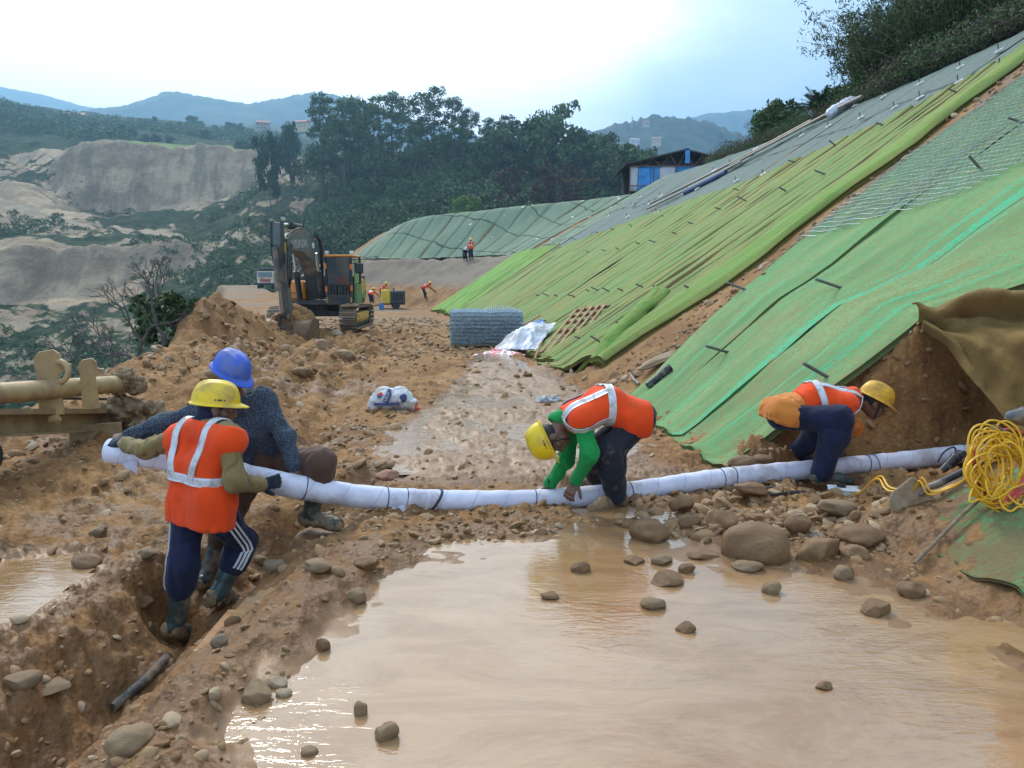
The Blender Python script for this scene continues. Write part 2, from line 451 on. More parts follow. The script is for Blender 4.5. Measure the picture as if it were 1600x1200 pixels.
class MB:
    """collects shapes into one mesh"""
    def __init__(self): self.V = []; self.F3 = []; self.F4 = []; self.n = 0; self.uv = []; self.has_uv = False
    def add(self, V, F4=None, F3=None):
        V = np.asarray(V, dtype=np.float64)
        if F4 is not None and len(F4): self.F4.append(np.asarray(F4) + self.n)
        if F3 is not None and len(F3): self.F3.append(np.asarray(F3) + self.n)
        self.V.append(V); self.n += len(V)
        return self
    def box(self, c, s, R=None, bev=0.0, taper=None):
        c = np.asarray(c, float); h = np.asarray(s, float) / 2
        b = min(bev, 0.45 * min(s))
        if b <= 0:
            V = np.array([[x, y, z] for x in (-1, 1) for y in (-1, 1) for z in (-1, 1)], float) * h
            F = [[0, 1, 3, 2], [4, 6, 7, 5], [0, 4, 5, 1], [2, 3, 7, 6], [0, 2, 6, 4], [1, 5, 7, 3]]
            F3 = []
        else:
            V = []; key = {}
            for x in (-1, 1):
                for y in (-1, 1):
                    for z in (-1, 1):
                        for a in range(3):
                            q = np.array([x, y, z], float) * h
                            for k in range(3):
                                if k != a: q[k] -= b * (x, y, z)[k]
                            key[(x, y, z, a)] = len(V); V.append(q)
            F = []; F3 = []
            for a in range(3):
                u, w = [k for k in range(3) if k != a]
                for s_ in (-1, 1):
                    ids = []
                    for (p, q) in ((-1, -1), (1, -1), (1, 1), (-1, 1)):
                        t = [0, 0, 0]; t[a] = s_; t[u] = p; t[w] = q
                        ids.append(key[(t[0], t[1], t[2], a)])
                    F.append(ids)
                for p in (-1, 1):
                    for q in (-1, 1):
                        t0 = [0, 0, 0]; t0[u] = p; t0[w] = q
                        t0[a] = -1; A = tuple(t0); t0[a] = 1; B = tuple(t0)
                        F.append([key[A + (u,)], key[B + (u,)], key[B + (w,)], key[A + (w,)]])
            for x in (-1, 1):
                for y in (-1, 1):
                    for z in (-1, 1):
                        F3.append([key[(x, y, z, 0)], key[(x, y, z, 1)], key[(x, y, z, 2)]])
            V = np.array(V)
        if taper is not None:
            f = (V[:, 2] / h[2] + 1) / 2
            V[:, 0] *= 1 + (taper[0] - 1) * f; V[:, 1] *= 1 + (taper[1] - 1) * f
        if R is not None: V = V @ np.asarray(R, float).T
        return self.add(V + c, F, F3)
    def tube(self, pts, r, n=10, cap=True):
        pts = np.asarray(pts, float)
        m = len(pts)
        r = np.full(m, r) if np.isscalar(r) else np.asarray(r, float)
        T = np.gradient(pts, axis=0); T /= np.linalg.norm(T, axis=1)[:, None] + 1e-12
        up = np.array([0, 0, 1.0]) if abs(T[0, 2]) < 0.9 else np.array([1.0, 0, 0])
        N = np.cross(up, T[0]); N /= np.linalg.norm(N)
        V = []
        a = np.linspace(0, 2 * np.pi, n, endpoint=False)
        for i in range(m):
            N = N - T[i] * (N @ T[i]); N /= np.linalg.norm(N) + 1e-12
            B = np.cross(T[i], N)
            V.append(pts[i] + r[i] * (np.cos(a)[:, None] * N + np.sin(a)[:, None] * B))
        V = np.concatenate(V)
        i, j = np.meshgrid(np.arange(m - 1), np.arange(n), indexing='ij')
        F = np.stack([i * n + j, i * n + (j + 1) % n, (i + 1) * n + (j + 1) % n, (i + 1) * n + j], -1).reshape(-1, 4)
        F3 = []
        if cap:
            V = np.concatenate([V, pts[:1], pts[-1:]])
            for k in range(n):
                F3.append([m * n, (k + 1) % n, k])
                F3.append([m * n + 1, (m - 1) * n + k, (m - 1) * n + (k + 1) % n])
        return self.add(V, F, F3)
    def prism(self, poly, axis, lo, hi):
        """closed 2-D outline extruded along axis (0/1/2) from lo to hi"""
        poly = np.asarray(poly, float); n = len(poly)
        u, w = [k for k in range(3) if k != axis]
        def lay(v):
            A = np.zeros((n, 3)); A[:, u] = poly[:, 0]; A[:, w] = poly[:, 1]; A[:, axis] = v; return A
        V = np.concatenate([lay(lo), lay(hi)])
        F = [[i, (i + 1) % n, n + (i + 1) % n, n + i] for i in range(n)]
        from mathutils.geometry import tessellate_polygon
        tris = tessellate_polygon([[Vector((p[0], p[1], 0)) for p in poly]])
        F3 = [[a, b, c] for a, b, c in tris] + [[n + c, n + b, n + a] for a, b, c in tris]
        return self.add(V, F, F3)
    def cyl(self, a, b, r, n=16, r2=None):
        return self.tube([a, b], [r, r if r2 is None else r2], n)
    def build(self, name, mat, parent=None, smooth=False, fix=True):
        V = np.concatenate(self.V)
        F = []
        if self.F4: F.append(np.concatenate(self.F4))
        if self.F3: F.append(np.concatenate(self.F3))
        o = mesh_np(name, V, F, mat, parent, smooth)
        if fix:
            bm = bmesh.new(); bm.from_mesh(o.data)
            bmesh.ops.recalc_face_normals(bm, faces=bm.faces)
            bm.to_mesh(o.data); bm.free()
        if smooth:
            try:
                o.data.set_sharp_from_angle(angle=rad(40))
            except Exception: pass
        return o
def copy_tree(o, parent=None):
    c = o.copy(); COL.objects.link(c)
    c.parent = parent
    for ch in o.children: copy_tree(ch, c)
    return c
def rotz(a):
    c, s = math.cos(a), math.sin(a)
    return np.array([[c, -s, 0], [s, c, 0], [0, 0, 1.0]])
def frame(f, u):
    """rotation matrix with columns right, forward, up"""
    f = np.asarray(f, float); f = f / np.linalg.norm(f)
    u = np.asarray(u, float); u = u - f * (u @ f); u /= np.linalg.norm(u)
    r = np.cross(f, u)
    return np.stack([r, f, u], 1)

# ------------------------------------------------------------ materials
class NT:
    def __init__(self, name):
        self.m = bpy.data.materials.new(name); self.m.use_nodes = True
        self.t = self.m.node_tree; self.n = self.t.nodes; self.l = self.t.links
        self.p = self.n.get('Principled BSDF')
    def set(self, sock, v):
        if hasattr(v, 'is_linked'): self.l.new(v, sock)
        else:
            if isinstance(v, (tuple, list)) and len(v) == 3 and sock.type == 'RGBA': v = (*v, 1)
            sock.default_value = v
    def P(self, **kw):
        for k, v in kw.items():
            nm = {'base': 'Base Color', 'rough': 'Roughness', 'metal': 'Metallic', 'normal': 'Normal', 'spec': 'Specular IOR Level',
                  'ior': 'IOR', 'sheen': 'Sheen Weight', 'sss': 'Subsurface Weight', 'alpha': 'Alpha', 'trans': 'Transmission Weight',
                  'coat': 'Coat Weight'}[k]
            self.set(self.p.inputs[nm], v)
        return self.m
    def tc(self, which='Object'):
        return self.n.new('ShaderNodeTexCoord').outputs[which]
    def mapping(self, vec, scale=(1, 1, 1), rot=(0, 0, 0)):
        x = self.n.new('ShaderNodeMapping'); self.l.new(vec, x.inputs['Vector'])
        x.inputs['Scale'].default_value = scale; x.inputs['Rotation'].default_value = rot
        return x.outputs['Vector']
    def noise(self, vec, scale=5, detail=4, rough=0.5, dist=0.0, out='Fac'):
        x = self.n.new('ShaderNodeTexNoise'); self.l.new(vec, x.inputs['Vector'])
        x.inputs['Scale'].default_value = scale; x.inputs['Detail'].default_value = detail
        x.inputs['Roughness'].default_value = rough; x.inputs['Distortion'].default_value = dist
        return x.outputs[out]
    def voro(self, vec, scale=5, feature='F1', out='Distance'):
        x = self.n.new('ShaderNodeTexVoronoi'); self.l.new(vec, x.inputs['Vector'])
        x.feature = feature; x.inputs['Scale'].default_value = scale
        return x.outputs[out]
    def wave(self, vec, scale=5, dist=0, dscale=1, detail=2, axis='X'):
        x = self.n.new('ShaderNodeTexWave'); self.l.new(vec, x.inputs['Vector'])
        x.bands_direction = axis
        x.inputs['Scale'].default_value = scale; x.inputs['Distortion'].default_value = dist
        x.inputs['Detail Scale'].default_value = dscale; x.inputs['Detail'].default_value = detail
        return x.outputs['Fac']
    def mr(self, v, a, b, c=0.0, d=1.0, smooth=True):
        x = self.n.new('ShaderNodeMapRange')
        if smooth: x.interpolation_type = 'SMOOTHSTEP'
        self.set(x.inputs['Value'], v)
        for k, q in (('From Min', a), ('From Max', b), ('To Min', c), ('To Max', d)): x.inputs[k].default_value = q
        return x.outputs['Result']
    def math(self, op, a, b=0.0, clamp=False):
        x = self.n.new('ShaderNodeMath'); x.operation = op; x.use_clamp = clamp
        self.set(x.inputs[0], a); self.set(x.inputs[1], b)
        return x.outputs[0]
    def mix(self, f, a, b, mode='MIX'):
        x = self.n.new('ShaderNodeMix'); x.data_type = 'RGBA'; x.blend_type = mode
        self.set(x.inputs[0], f); self.set(x.inputs[6], a); self.set(x.inputs[7], b)
        return x.outputs[2]
    def attr(self, name, out='Fac'):
        x = self.n.new('ShaderNodeAttribute'); x.attribute_name = name
        return x.outputs[out]
    def objinfo(self, out='Random'):
        return self.n.new('ShaderNodeObjectInfo').outputs[out]
    def bump(self, h, strength=0.3, dist=0.02, normal=None):
        x = self.n.new('ShaderNodeBump'); self.l.new(h, x.inputs['Height'])
        x.inputs['Strength'].default_value = strength; x.inputs['Distance'].default_value = dist
        if normal is not None: self.l.new(normal, x.inputs['Normal'])
        return x.outputs['Normal']
    def sep(self, vec):
        x = self.n.new('ShaderNodeSeparateXYZ'); self.l.new(vec, x.inputs[0]); return x.outputs
MATS = {}
def simple(name, col, rough=0.6, metal=0.0, var=0.15, vscale=6, bump=0.15, bscale=30, dirt=None, dirt_amt=0.5, spec=0.5, bdist=0.01):
    if name in MATS: return MATS[name]
    t = NT(name)
    v = t.tc('Object')
    n1 = t.noise(v, vscale, 5, 0.6)
    c = t.mix(t.mr(n1, 0.3, 0.7), tuple(x * (1 - var) for x in col), tuple(min(1, x * (1 + var)) for x in col))
    r = rough
    if dirt is not None:
        n2 = t.noise(v, vscale * 0.6, 6, 0.65)
        f = t.mr(n2, 0.52 - 0.2 * dirt_amt, 0.72 - 0.2 * dirt_amt)
        c = t.mix(f, c, dirt)
        r = t.math('ADD', t.math('MULTIPLY', f, max(0.0, 0.85 - rough)), rough)
    kw = dict(base=c, rough=r, metal=metal, spec=spec)
    if bump > 0: kw['normal'] = t.bump(t.noise(v, bscale, 4, 0.6), bump, bdist)
    MATS[name] = t.P(**kw)
    return MATS[name]
MUD = (0.33, 0.205, 0.115)
def soil_colour(t, v, attr_tone=None):
    n_big = t.noise(v, 0.55, 5, 0.55)
    n_mid = t.noise(v, 3.0, 6, 0.6)
    n_fine = t.noise(v, 22.0, 5, 0.65)
    c = t.mix(t.mr(n_big, 0.35, 0.65), (0.215, 0.098, 0.031), (0.338, 0.177, 0.064))
    c = t.mix(t.mr(n_mid, 0.42, 0.70, 0, 0.75), c, (0.147, 0.067, 0.022))
    c = t.mix(t.mr(n_mid, 0.47, 0.28, 0, 0.45), c, (0.406, 0.236, 0.093))
    c = t.mix(t.mr(n_fine, 0.5, 0.75, 0, 0.6), c, (0.480, 0.295, 0.127))
    c = t.mix(t.mr(n_fine, 0.5, 0.28, 0, 0.5), c, (0.140, 0.077, 0.037))
    return c, n_mid, n_fine
def mat_ground():
    t = NT('wet_earth')
    v = t.tc('Object')
    c, n_mid, n_fine = soil_colour(t, v)
    dist = t.sep(v)
    # grey sprayed gravel further off and pale dry crown of the mound are colour of the soil itself
    g = t.attr('grey')
    c = t.mix(g, c, t.mix(n_mid, (0.15, 0.115, 0.08), (0.26, 0.205, 0.15)))
    veg = t.attr('veg')
    vg = t.mix(t.noise(v, 2.5, 5, 0.7), (0.028, 0.046, 0.018), (0.10, 0.115, 0.045))
    c = t.mix(veg, c, vg)
    w = t.attr('wet')
    wn_ = t.mr(t.noise(v, 5, 4, 0.6), 0.3, 0.7, -0.25, 0.25, False)
    ww = t.math('ADD', w, wn_, True)
    ww = t.math('MULTIPLY', ww, t.mr(w, 0.02, 0.3))
    c = t.mix(t.mr(ww, 0.12, 0.45, 0, 0.72), c, t.mix(n_mid, (0.158, 0.074, 0.025), (0.100, 0.047, 0.016)))
    c = t.mix(t.mr(ww, 0.58, 0.88, 0, 0.9), c, t.mix(n_mid, (0.29, 0.165, 0.078), (0.20, 0.108, 0.048)))
    r = t.math('ADD', t.mr(ww, 0.12, 0.45, 0.88, 0.52), t.mr(ww, 0.6, 0.95, 0.0, -0.06))
    h = t.math('ADD', t.math('MULTIPLY', n_fine, 0.6), t.math('MULTIPLY', t.noise(v, 60, 3, 0.6), 0.4))
    h = t.math('ADD', h, t.math('MULTIPLY', t.voro(v, 26), 0.5))
    hb = t.math('MULTIPLY', h, t.mr(ww, 0.4, 0.95, 1.0, 0.12))
    return t.P(base=c, rough=r, normal=t.bump(hb, 0.75, 0.022), spec=0.32)
# ------------------------------------------------------------ the site: one sheet, finest near the viewer
M_ground = mat_ground()
def build_ground():
    az = np.concatenate([np.linspace(-100, -40, 50)[:-1], np.linspace(-40, 40, 760), np.linspace(40, 100, 50)[1:]])
    az = np.radians(az)
    r = np.concatenate([np.linspace(0.02, 1.6, 14)[:-1], 1.6 * np.exp(np.linspace(0, math.log(175 / 1.6), 800))])
    A, R = np.meshgrid(az, r, indexing='ij')
    X = R * np.sin(A); Y = R * np.cos(A)
    Z, W = H_full(X, Y, wet=True)
    d = slope_d(X, Y)
    yy = Y
    # grey sprayed bank below the bench, far off; grass beyond the crest
    hb = np.interp(yy, _ys, _HB)
    grey = sstep(46, 52, yy) * sstep(2.2, 3.2, d) * sstep(hb / TAN + 2.5, hb / TAN + 1.8, d)
    grey = np.maximum(grey, 0.75 * sstep(30, 60, yy) * sstep(0.5, -2, d) * sstep(0.42, 0.6, vn2(X * 0.12, Y * 0.12, 7)))
    crest = slope_prof(np.maximum(d, 0), yy) - np.interp(yy, _ys, _HC)
    veg = sstep(0.1, 0.6, crest) * (d > 0)
    t = np.interp(yy, _ys, _XE) - X
    veg = np.maximum(veg, sstep(0.8, 2.5, t + 0.8 * fbm2(X, Y, 3, 3)))
    veg = np.maximum(veg, sstep(134, 140, Y))
    V = np.stack([X, Y, Z], -1).reshape(-1, 3)
    o = mesh_np('ground', V, grid_faces(len(az), len(r))[:, ::-1], M_ground, None, True,
                {'wet': W.ravel(), 'grey': grey.ravel(), 'veg': veg.ravel()})
    tag(o, kind='structure')
    return o
build_ground()

# ------------------------------------------------------------ muddy water
def mat_water(name, colA, colB, rough=0.04, scale=1.0):
    t = NT(name)
    v = t.tc('Object')
    n = t.noise(v, 0.9, 4, 0.55, 0.8)
    streak = t.noise(t.mapping(v, (0.8, 2.6, 1), (0, 0, rad(20))), 2.0, 5, 0.6, 1.2)
    c = t.mix(t.mr(n, 0.35, 0.65), colA, colB)
    c = t.mix(t.mr(streak, 0.5, 0.7, 0, 0.35), c, tuple(x * 1.25 for x in colB))
    flow = t.noise(t.mapping(v, (1.0, 3.4, 1), (0, 0, rad(28))), 5.0 * scale, 3, 0.55, 1.5)
    rip = t.noise(t.mapping(v, (1.0, 2.0, 1), (0, 0, rad(12))), 26.0 * scale, 2, 0.5)
    amp = t.mr(t.noise(v, 1.3, 2, 0.5), 0.38, 0.66)
    h = t.math('ADD', t.math('MULTIPLY', flow, 0.5), t.math('MULTIPLY', t.math('MULTIPLY', rip, amp), 0.35))
    drift = t.noise(t.mapping(v, (0.55, 1.5, 1), (0, 0, rad(24))), 1.6, 7, 0.68, 2.2)
    c = t.mix(t.mr(drift, 0.50, 0.56, 0, 0.30), c, tuple(x * 1.22 for x in colB))
    c = t.mix(t.mr(drift, 0.47, 0.41, 0, 0.40), c, tuple(x * 0.80 for x in colA))
    silt = t.mr(t.noise(v, 0.7, 4, 0.6, 0.5), 0.48, 0.70, rough, rough + 0.16)
    return t.P(base=c, rough=silt, ior=1.7, normal=t.bump(h, 0.17, 0.03), spec=0.5)
M_water = mat_water('muddy_water', (0.31, 0.17, 0.072), (0.36, 0.225, 0.118))
M_water2 = mat_water('puddle_water', (0.28, 0.16, 0.072), (0.34, 0.215, 0.115), 0.03)
def water_sheet(name, poly, z, step, mat, grow):
    poly = np.asarray(poly)
    lo = poly.min(0) - grow; hi = poly.max(0) + grow
    lo = np.maximum(lo, [-6.5, 0.4]); hi = np.minimum(hi, [6, 19])
    xs = np.arange(lo[0], hi[0], step); ys = np.arange(lo[1], hi[1], step)
    X, Y = np.meshgrid(xs, ys, indexing='ij')
    keep = poly_sdf(X, Y, poly) < grow
    hz = H_full(X, Y)
    keep &= (hz < z + 0.03) & (hz > z - 0.13)
    F = grid_faces(len(xs), len(ys))
    k = keep.ravel()[F].all(1)
    F = F[k]
    used = np.unique(F)
    remap = np.full(X.size, -1); remap[used] = np.arange(len(used))
    V = np.stack([X.ravel(), Y.ravel(), np.full(X.size, z)], -1)[used]
    o = mesh_np(name, V, remap[F], mat, None, True)
    return tag(o, kind='structure')
_lane = np.array([[-0.9, 6.5], [-1.25, 7.2], [-1.3, 8], [-1.05, 10.5], [-0.85, 14], [-0.6, 17.0], [-0.3, 17.0], [0.4, 14], [1.2, 10.5], [1.35, 8], [1.5, 6.5]])
water_sheet('muddy_water', POOL, 0.0, 0.04, M_water, 0.60)
water_sheet('wet_lane_water', _lane, 0.004, 0.04, M_water2, 0.12)
water_sheet('puddle_water', PUD1, LEFT_Z, 0.04, M_water2, 0.12)
# ------------------------------------------------------------ erosion mats on the cut slope
ORD = ['first', 'second', 'third', 'fourth', 'fifth', 'sixth', 'seventh', 'eighth', 'ninth', 'tenth', 'eleventh', 'twelfth',
       'thirteenth', 'fourteenth', 'fifteenth', 'sixteenth', 'seventeenth', 'eighteenth', 'nineteenth', 'twentieth',
       'twenty-first', 'twenty-second', 'twenty-third', 'twenty-fourth', 'twenty-fifth', 'twenty-sixth', 'twenty-seventh',
       'twenty-eighth', 'twenty-ninth', 'thirtieth']
def mat_mat(name, base, alt, line, earth, seam_col, seam=0.5, line_amt=0.6, earth_lo=0.55, mesh=False, every=1.0, hline=0.0):
    """fibre mat; UV in metres: u along the slope, v up it"""
    t = NT(name)
    uv = t.tc('UV')
    pos = t.tc('Object')
    s = t.sep(uv)
    stretch = t.mapping(uv, (1.0, 0.10, 1))
    st1 = t.noise(stretch, 2.2, 5, 0.6)
    st2 = t.noise(stretch, 9.0, 4, 0.65)
    patch = t.noise(t.mapping(uv, (1, 0.45, 1)), 0.9, 5, 0.6)
    c = t.mix(t.mr(st1, 0.33, 0.66), base, alt)
    c = t.mix(t.mr(patch, 0.46, 0.66, 0, 0.65), c, tuple(0.55 * b + 0.25 * e for b, e in zip(base, earth)))
    ln = t.noise(t.mapping(uv, (1.0, 0.035, 1)), 3.6, 3, 0.55)
    c = t.mix(t.mr(ln, 0.545, 0.64, 0, line_amt), c, line)
    fine = t.noise(t.mapping(pos, (1, 1, 1)), 26, 5, 0.78)
    mid_ = t.noise(pos, 13, 4, 0.7)
    c = t.mix(t.mr(fine, 0.49, 0.58, 0, 0.8), c, earth)
    c = t.mix(t.mr(mid_, 0.55, 0.66, 0, 0.5), c, earth)
    c = t.mix(t.mr(mid_, 0.45, 0.34, 0, 0.35), c, tuple(0.55 * b for b in base))
    c = t.mix(t.mr(fine, 0.47, 0.36, 0, 0.45), c, tuple(min(1, 1.35 * b) for b in base))
    soil = t.noise(t.mapping(uv, (1, 0.5, 1)), 1.7, 7, 0.72)
    c = t.mix(t.mr(soil, earth_lo, earth_lo + 0.16, 0, 0.75), c, earth)
    if seam > 0:
        e = t.attr('edge')
        c = t.mix(t.math('MULTIPLY', e, seam), c, seam_col)
    hh = t.math('ADD', t.math('MULTIPLY', fine, 0.5), t.math('MULTIPLY', st2, 0.8))
    if hline > 0:
        hw = t.math('ADD', s[1], t.math('MULTIPLY', t.noise(t.mapping(pos, (1, 1, 1)), 0.22, 3, 0.5), 2.2))
        hl = t.math('LESS_THAN', t.math('FRACT', t.math('MULTIPLY', hw, 1.0 / hline)), 0.05)
        c = t.mix(t.math('MULTIPLY', hl, 0.75), c, (0.035, 0.045, 0.04))
    if mesh:
        def grid(ax, per, wid):
            f = t.math('FRACT', t.math('MULTIPLY', ax, 1.0 / per))
            return t.math('LESS_THAN', f, wid)
        wob = t.math('MULTIPLY', t.noise(uv, 0.8, 2, 0.5), 0.5)
        g1 = grid(t.math('ADD', t.math('ADD', s[0], t.math('MULTIPLY', s[1], 0.7)), wob), 0.19, 0.13)
        g2 = grid(t.math('ADD', t.math('SUBTRACT', s[0], t.math('MULTIPLY', s[1], 0.7)), wob), 0.19, 0.13)
        g = t.math('MAXIMUM', g1, g2)
        c = t.mix(t.math('MULTIPLY', g, 0.55), c, (0.27, 0.30, 0.30))
        hh = t.math('ADD', hh, t.math('MULTIPLY', g, 0.6))
    return t.P(base=c, rough=0.85, normal=t.bump(hh, 0.9, 0.03), spec=0.15)
M_near = mat_mat('green_mat', (0.105, 0.325, 0.125), (0.235, 0.355, 0.145), (0.035, 0.54, 0.28), (0.27, 0.225, 0.10), (0.12, 0.10, 0.04), 0.3, 0.8, 0.52)
M_second = mat_mat('yellow_green_mat', (0.145, 0.315, 0.085), (0.30, 0.275, 0.085), (0.13, 0.38, 0.17), (0.30, 0.235, 0.11), (0.10, 0.062, 0.022), 0.95, 0.4, 0.60)
M_fold = mat_mat('fold_mat', (0.13, 0.32, 0.06), (0.24, 0.32, 0.075), (0.13, 0.42, 0.13), (0.30, 0.24, 0.10), (0.12, 0.08, 0.03), 0.5, 0.4, 0.60)
M_far = mat_mat('bright_green_mat', (0.11, 0.38, 0.06), (0.24, 0.38, 0.08), (0.12, 0.45, 0.12), (0.28, 0.25, 0.10), (0.11, 0.09, 0.03), 0.9, 0.4, 0.62)
M_dark = mat_mat('grey_green_mat', (0.125, 0.185, 0.15), (0.175, 0.215, 0.185), (0.09, 0.25, 0.19), (0.22, 0.24, 0.21), (0.06, 0.075, 0.065), 0.7, 0.4, 0.63, mesh=True, hline=3.4)
M_dark2 = mat_mat('far_green_mat', (0.16, 0.235, 0.16), (0.23, 0.285, 0.19), (0.16, 0.27, 0.19), (0.22, 0.26, 0.17), (0.07, 0.09, 0.06), 0.6, 0.4, 0.62, hline=2.6)
M_low = mat_mat('muddy_green_mat', (0.10, 0.27, 0.10), (0.17, 0.25, 0.10), (0.05, 0.45, 0.22), (0.20, 0.13, 0.065), (0.16, 0.10, 0.05), 0.4, 0.6, 0.40)

def mat_patch(name, mat, us, lo, hi, step, off, ripple=0.02, dome=0.03, skew=0.19, folds=1, seed=0, edge_w=0.07, zfn=None, rag=0.10, u_lo=None, u_hi=None):
    """grid over u (toe position at d = 0) and d; edges hang down as a rim; returns the mesh object"""
    u0, u1 = us
    nu = max(6, int((u1 - u0) / step) + 1)
    if folds: nu = max(nu, 14 * folds)
    tu = np.linspace(0, 1, nu)
    dm = 0.5 * (lo((u0 + u1) / 2) + hi((u0 + u1) / 2))
    L = hi((u0 + u1) / 2) - lo((u0 + u1) / 2)
    nv = max(6, int(L / step) + 1)
    tv = np.linspace(0, 1, nv)
    TU, TV = np.meshgrid(tu, tv, indexing='ij')
    U = u0 + (u1 - u0) * TU
    LO = lo(U); HI = hi(U)
    D = LO + (HI - LO) * TV
    D = D + rag * fbm2(U * 3 + seed, U * 0 + seed, 9, 3) * (1 - TV) ** 3
    wob = 0.16 * fbm2(U * 0.2 + seed * 3.1, D * 0.35 + seed, 12, 3)
    a = U + skew * D + wob * (np.minimum(TU, 1 - TU) < 2)
    if u_lo is not None:
        a = u_lo(D) + (u_hi(D) - u_lo(D)) * TU + wob
    X, Y = S(a, D)
    Z = (zfn or H_slope)(X, Y) + off
    ph = (TU * max(folds, 1)) % 1.0
    ph[-1, :] = 1.0
    q = 1 - (2 * ph - 1) ** 6
    rip = fbm2(U * 2.2 + seed * 5, D * 0.30, 23, 4, 0.6) + 0.5 * fbm2(U * 5.5, D * 1.1 + seed, 27, 3) + 0.45 * (ridg2(U * 3.1 + D * 0.8 + seed, D * 0.9 - U, 29, 3) - 0.6)
    Z = Z + dome * q + ripple * rip
    e_m = np.minimum(ph, 1 - ph) * (u1 - u0) / max(folds, 1)
    wv = 0.5 + 0.9 * np.clip(fbm2(U + seed, D * 0.5, 35, 2) + 0.5, 0, 1)
    edge = sstep(edge_w * wv, 0.25 * edge_w * wv, e_m)
    V = np.stack([X, Y, Z], -1).reshape(-1, 3)
    F = grid_faces(nu, nv)
    uv = np.stack([U + seed * 13.7, D], -1).reshape(-1, 2)
    ring = np.concatenate([np.arange(nv), np.arange(1, nu) * nv + nv - 1, (nu - 1) * nv + np.arange(nv - 2, -1, -1), np.arange(nu - 2, 0, -1) * nv])
    base = len(V)
    V2 = V[ring] - np.array([0, 0, off + (0.03 if folds else 0.005)])
    V = np.concatenate([V, V2]); uv = np.concatenate([uv, uv[ring]])
    edge = np.concatenate([edge.ravel(), np.ones(len(ring))])
    k = np.arange(len(ring)); k2 = (k + 1) % len(ring)
    F = np.concatenate([F, np.stack([ring[k2], ring[k], base + k, base + k2], -1)])
    return mesh_np(name, V, F, mat, None, True, {'edge': edge}, uv)
cst = lambda v: (lambda u: np.full(np.shape(u), float(v)) if np.shape(u) else float(v))
def crest_d(u):
    u = np.asarray(u, float); out = np.zeros(np.shape(u))
    ds = np.linspace(3, 26, 240)
    for i, uu in np.ndenumerate(u):
        x, y = S(uu, ds)
        dd = slope_d(x, y)
        over = slope_prof(np.maximum(dd, 0), y) - np.interp(y, _ys, _HC)
        j = int(np.argmax(over > 0.05)) if (over > 0.05).any() else len(ds) - 1
        out[i] = ds[j]
    return out if out.shape else float(out)
_cu = np.linspace(2, 90, 180); _cd = crest_d(_cu)
# --- near mat (right of the bare gap), split in three wide strips
_nl = lambda D: np.interp(D, [0.0, 0.5, 1.2, 2.2, 3.1, 5.4, 7.8, 9.6], [9.9, 10.1, 10.6, 11.2, 11.55, 12.1, 12.35, 12.6])
_nr = lambda D: np.interp(D, [-0.2, 0.17, 1.25, 2.05, 2.35, 2.7, 9.6], [6.72, 6.68, 6.76, 6.88, 6.35, 5.9, 5.2])
def near_edge(f): return lambda D: _nr(D) + f * (_nl(D) - _nr(D))
_fr = [0.0, 0.36, 0.70, 1.0]
_nm = [('green erosion mat beside the dig, its lower corner above the crouching worker', 0), ('green erosion mat with turquoise line, middle of the nearest sheet', 1),
       ('green erosion mat bordering the bare earth gap, left of the nearest sheet', 2)]
for lab, k in _nm:
    o = mat_patch('erosion_mat', M_near, (0.0, 1.2), cst(-0.12 + 0.02 * k), cst(9.7), 0.05, 0.045 + 0.006 * k, 0.062, 0.012, 0, 1, 3 + k, 0.03, rag=0.08,
                  u_lo=near_edge(_fr[k] - 0.004), u_hi=near_edge(_fr[k + 1]))
    tag(o, lab, 'erosion mat', 'nearest green erosion mats')
# --- second field: strips 2 m wide with a fold down the middle of each
_dhi = lambda u: np.interp(u, [11, 12.9, 14.4, 16, 23, 30, 40, 46], [9.6, 9.3, 8.7, 8.2, 7.3, 7.25, 6.2, 5.2])
_edges = [12.15, 12.9, 14.4, 16.1, 17.9, 19.9, 22.0, 24.2, 26.4, 28.8, 31.2, 33.6, 36.0, 38.6, 41.2, 43.8]
_gD = lambda D: np.interp(D, [0, 2.9, 5.5, 7.8, 9.6, 12], [0, 0.12, 0.55, 1.35, 2.25, 3.4])
_wU = lambda u: np.interp(u, [12.9, 18, 32], [1.0, 0.6, 0.0])
def _line(u): return lambda D: u + _wU(u) * _gD(D)
for k in range(1, len(_edges) - 1):
    a, b = _edges[k], _edges[k + 1]
    o = mat_patch('erosion_mat', M_second, (a, b), lambda u: np.interp(u, [12.9, 14.2, 15, 44], [0.15, -0.1, -0.05, 0.05]), _dhi, 0.085, 0.05, 0.075, 0.06,
                  0, 3, 20 + k, 0.10, rag=0.5, u_lo=_line(a), u_hi=_line(b - 0.03))
    tag(o, 'yellow-green erosion mat strip, %s strip left of the thick fold along the gap' % ORD[k - 1], 'erosion mat', 'yellow-green erosion mat strips')
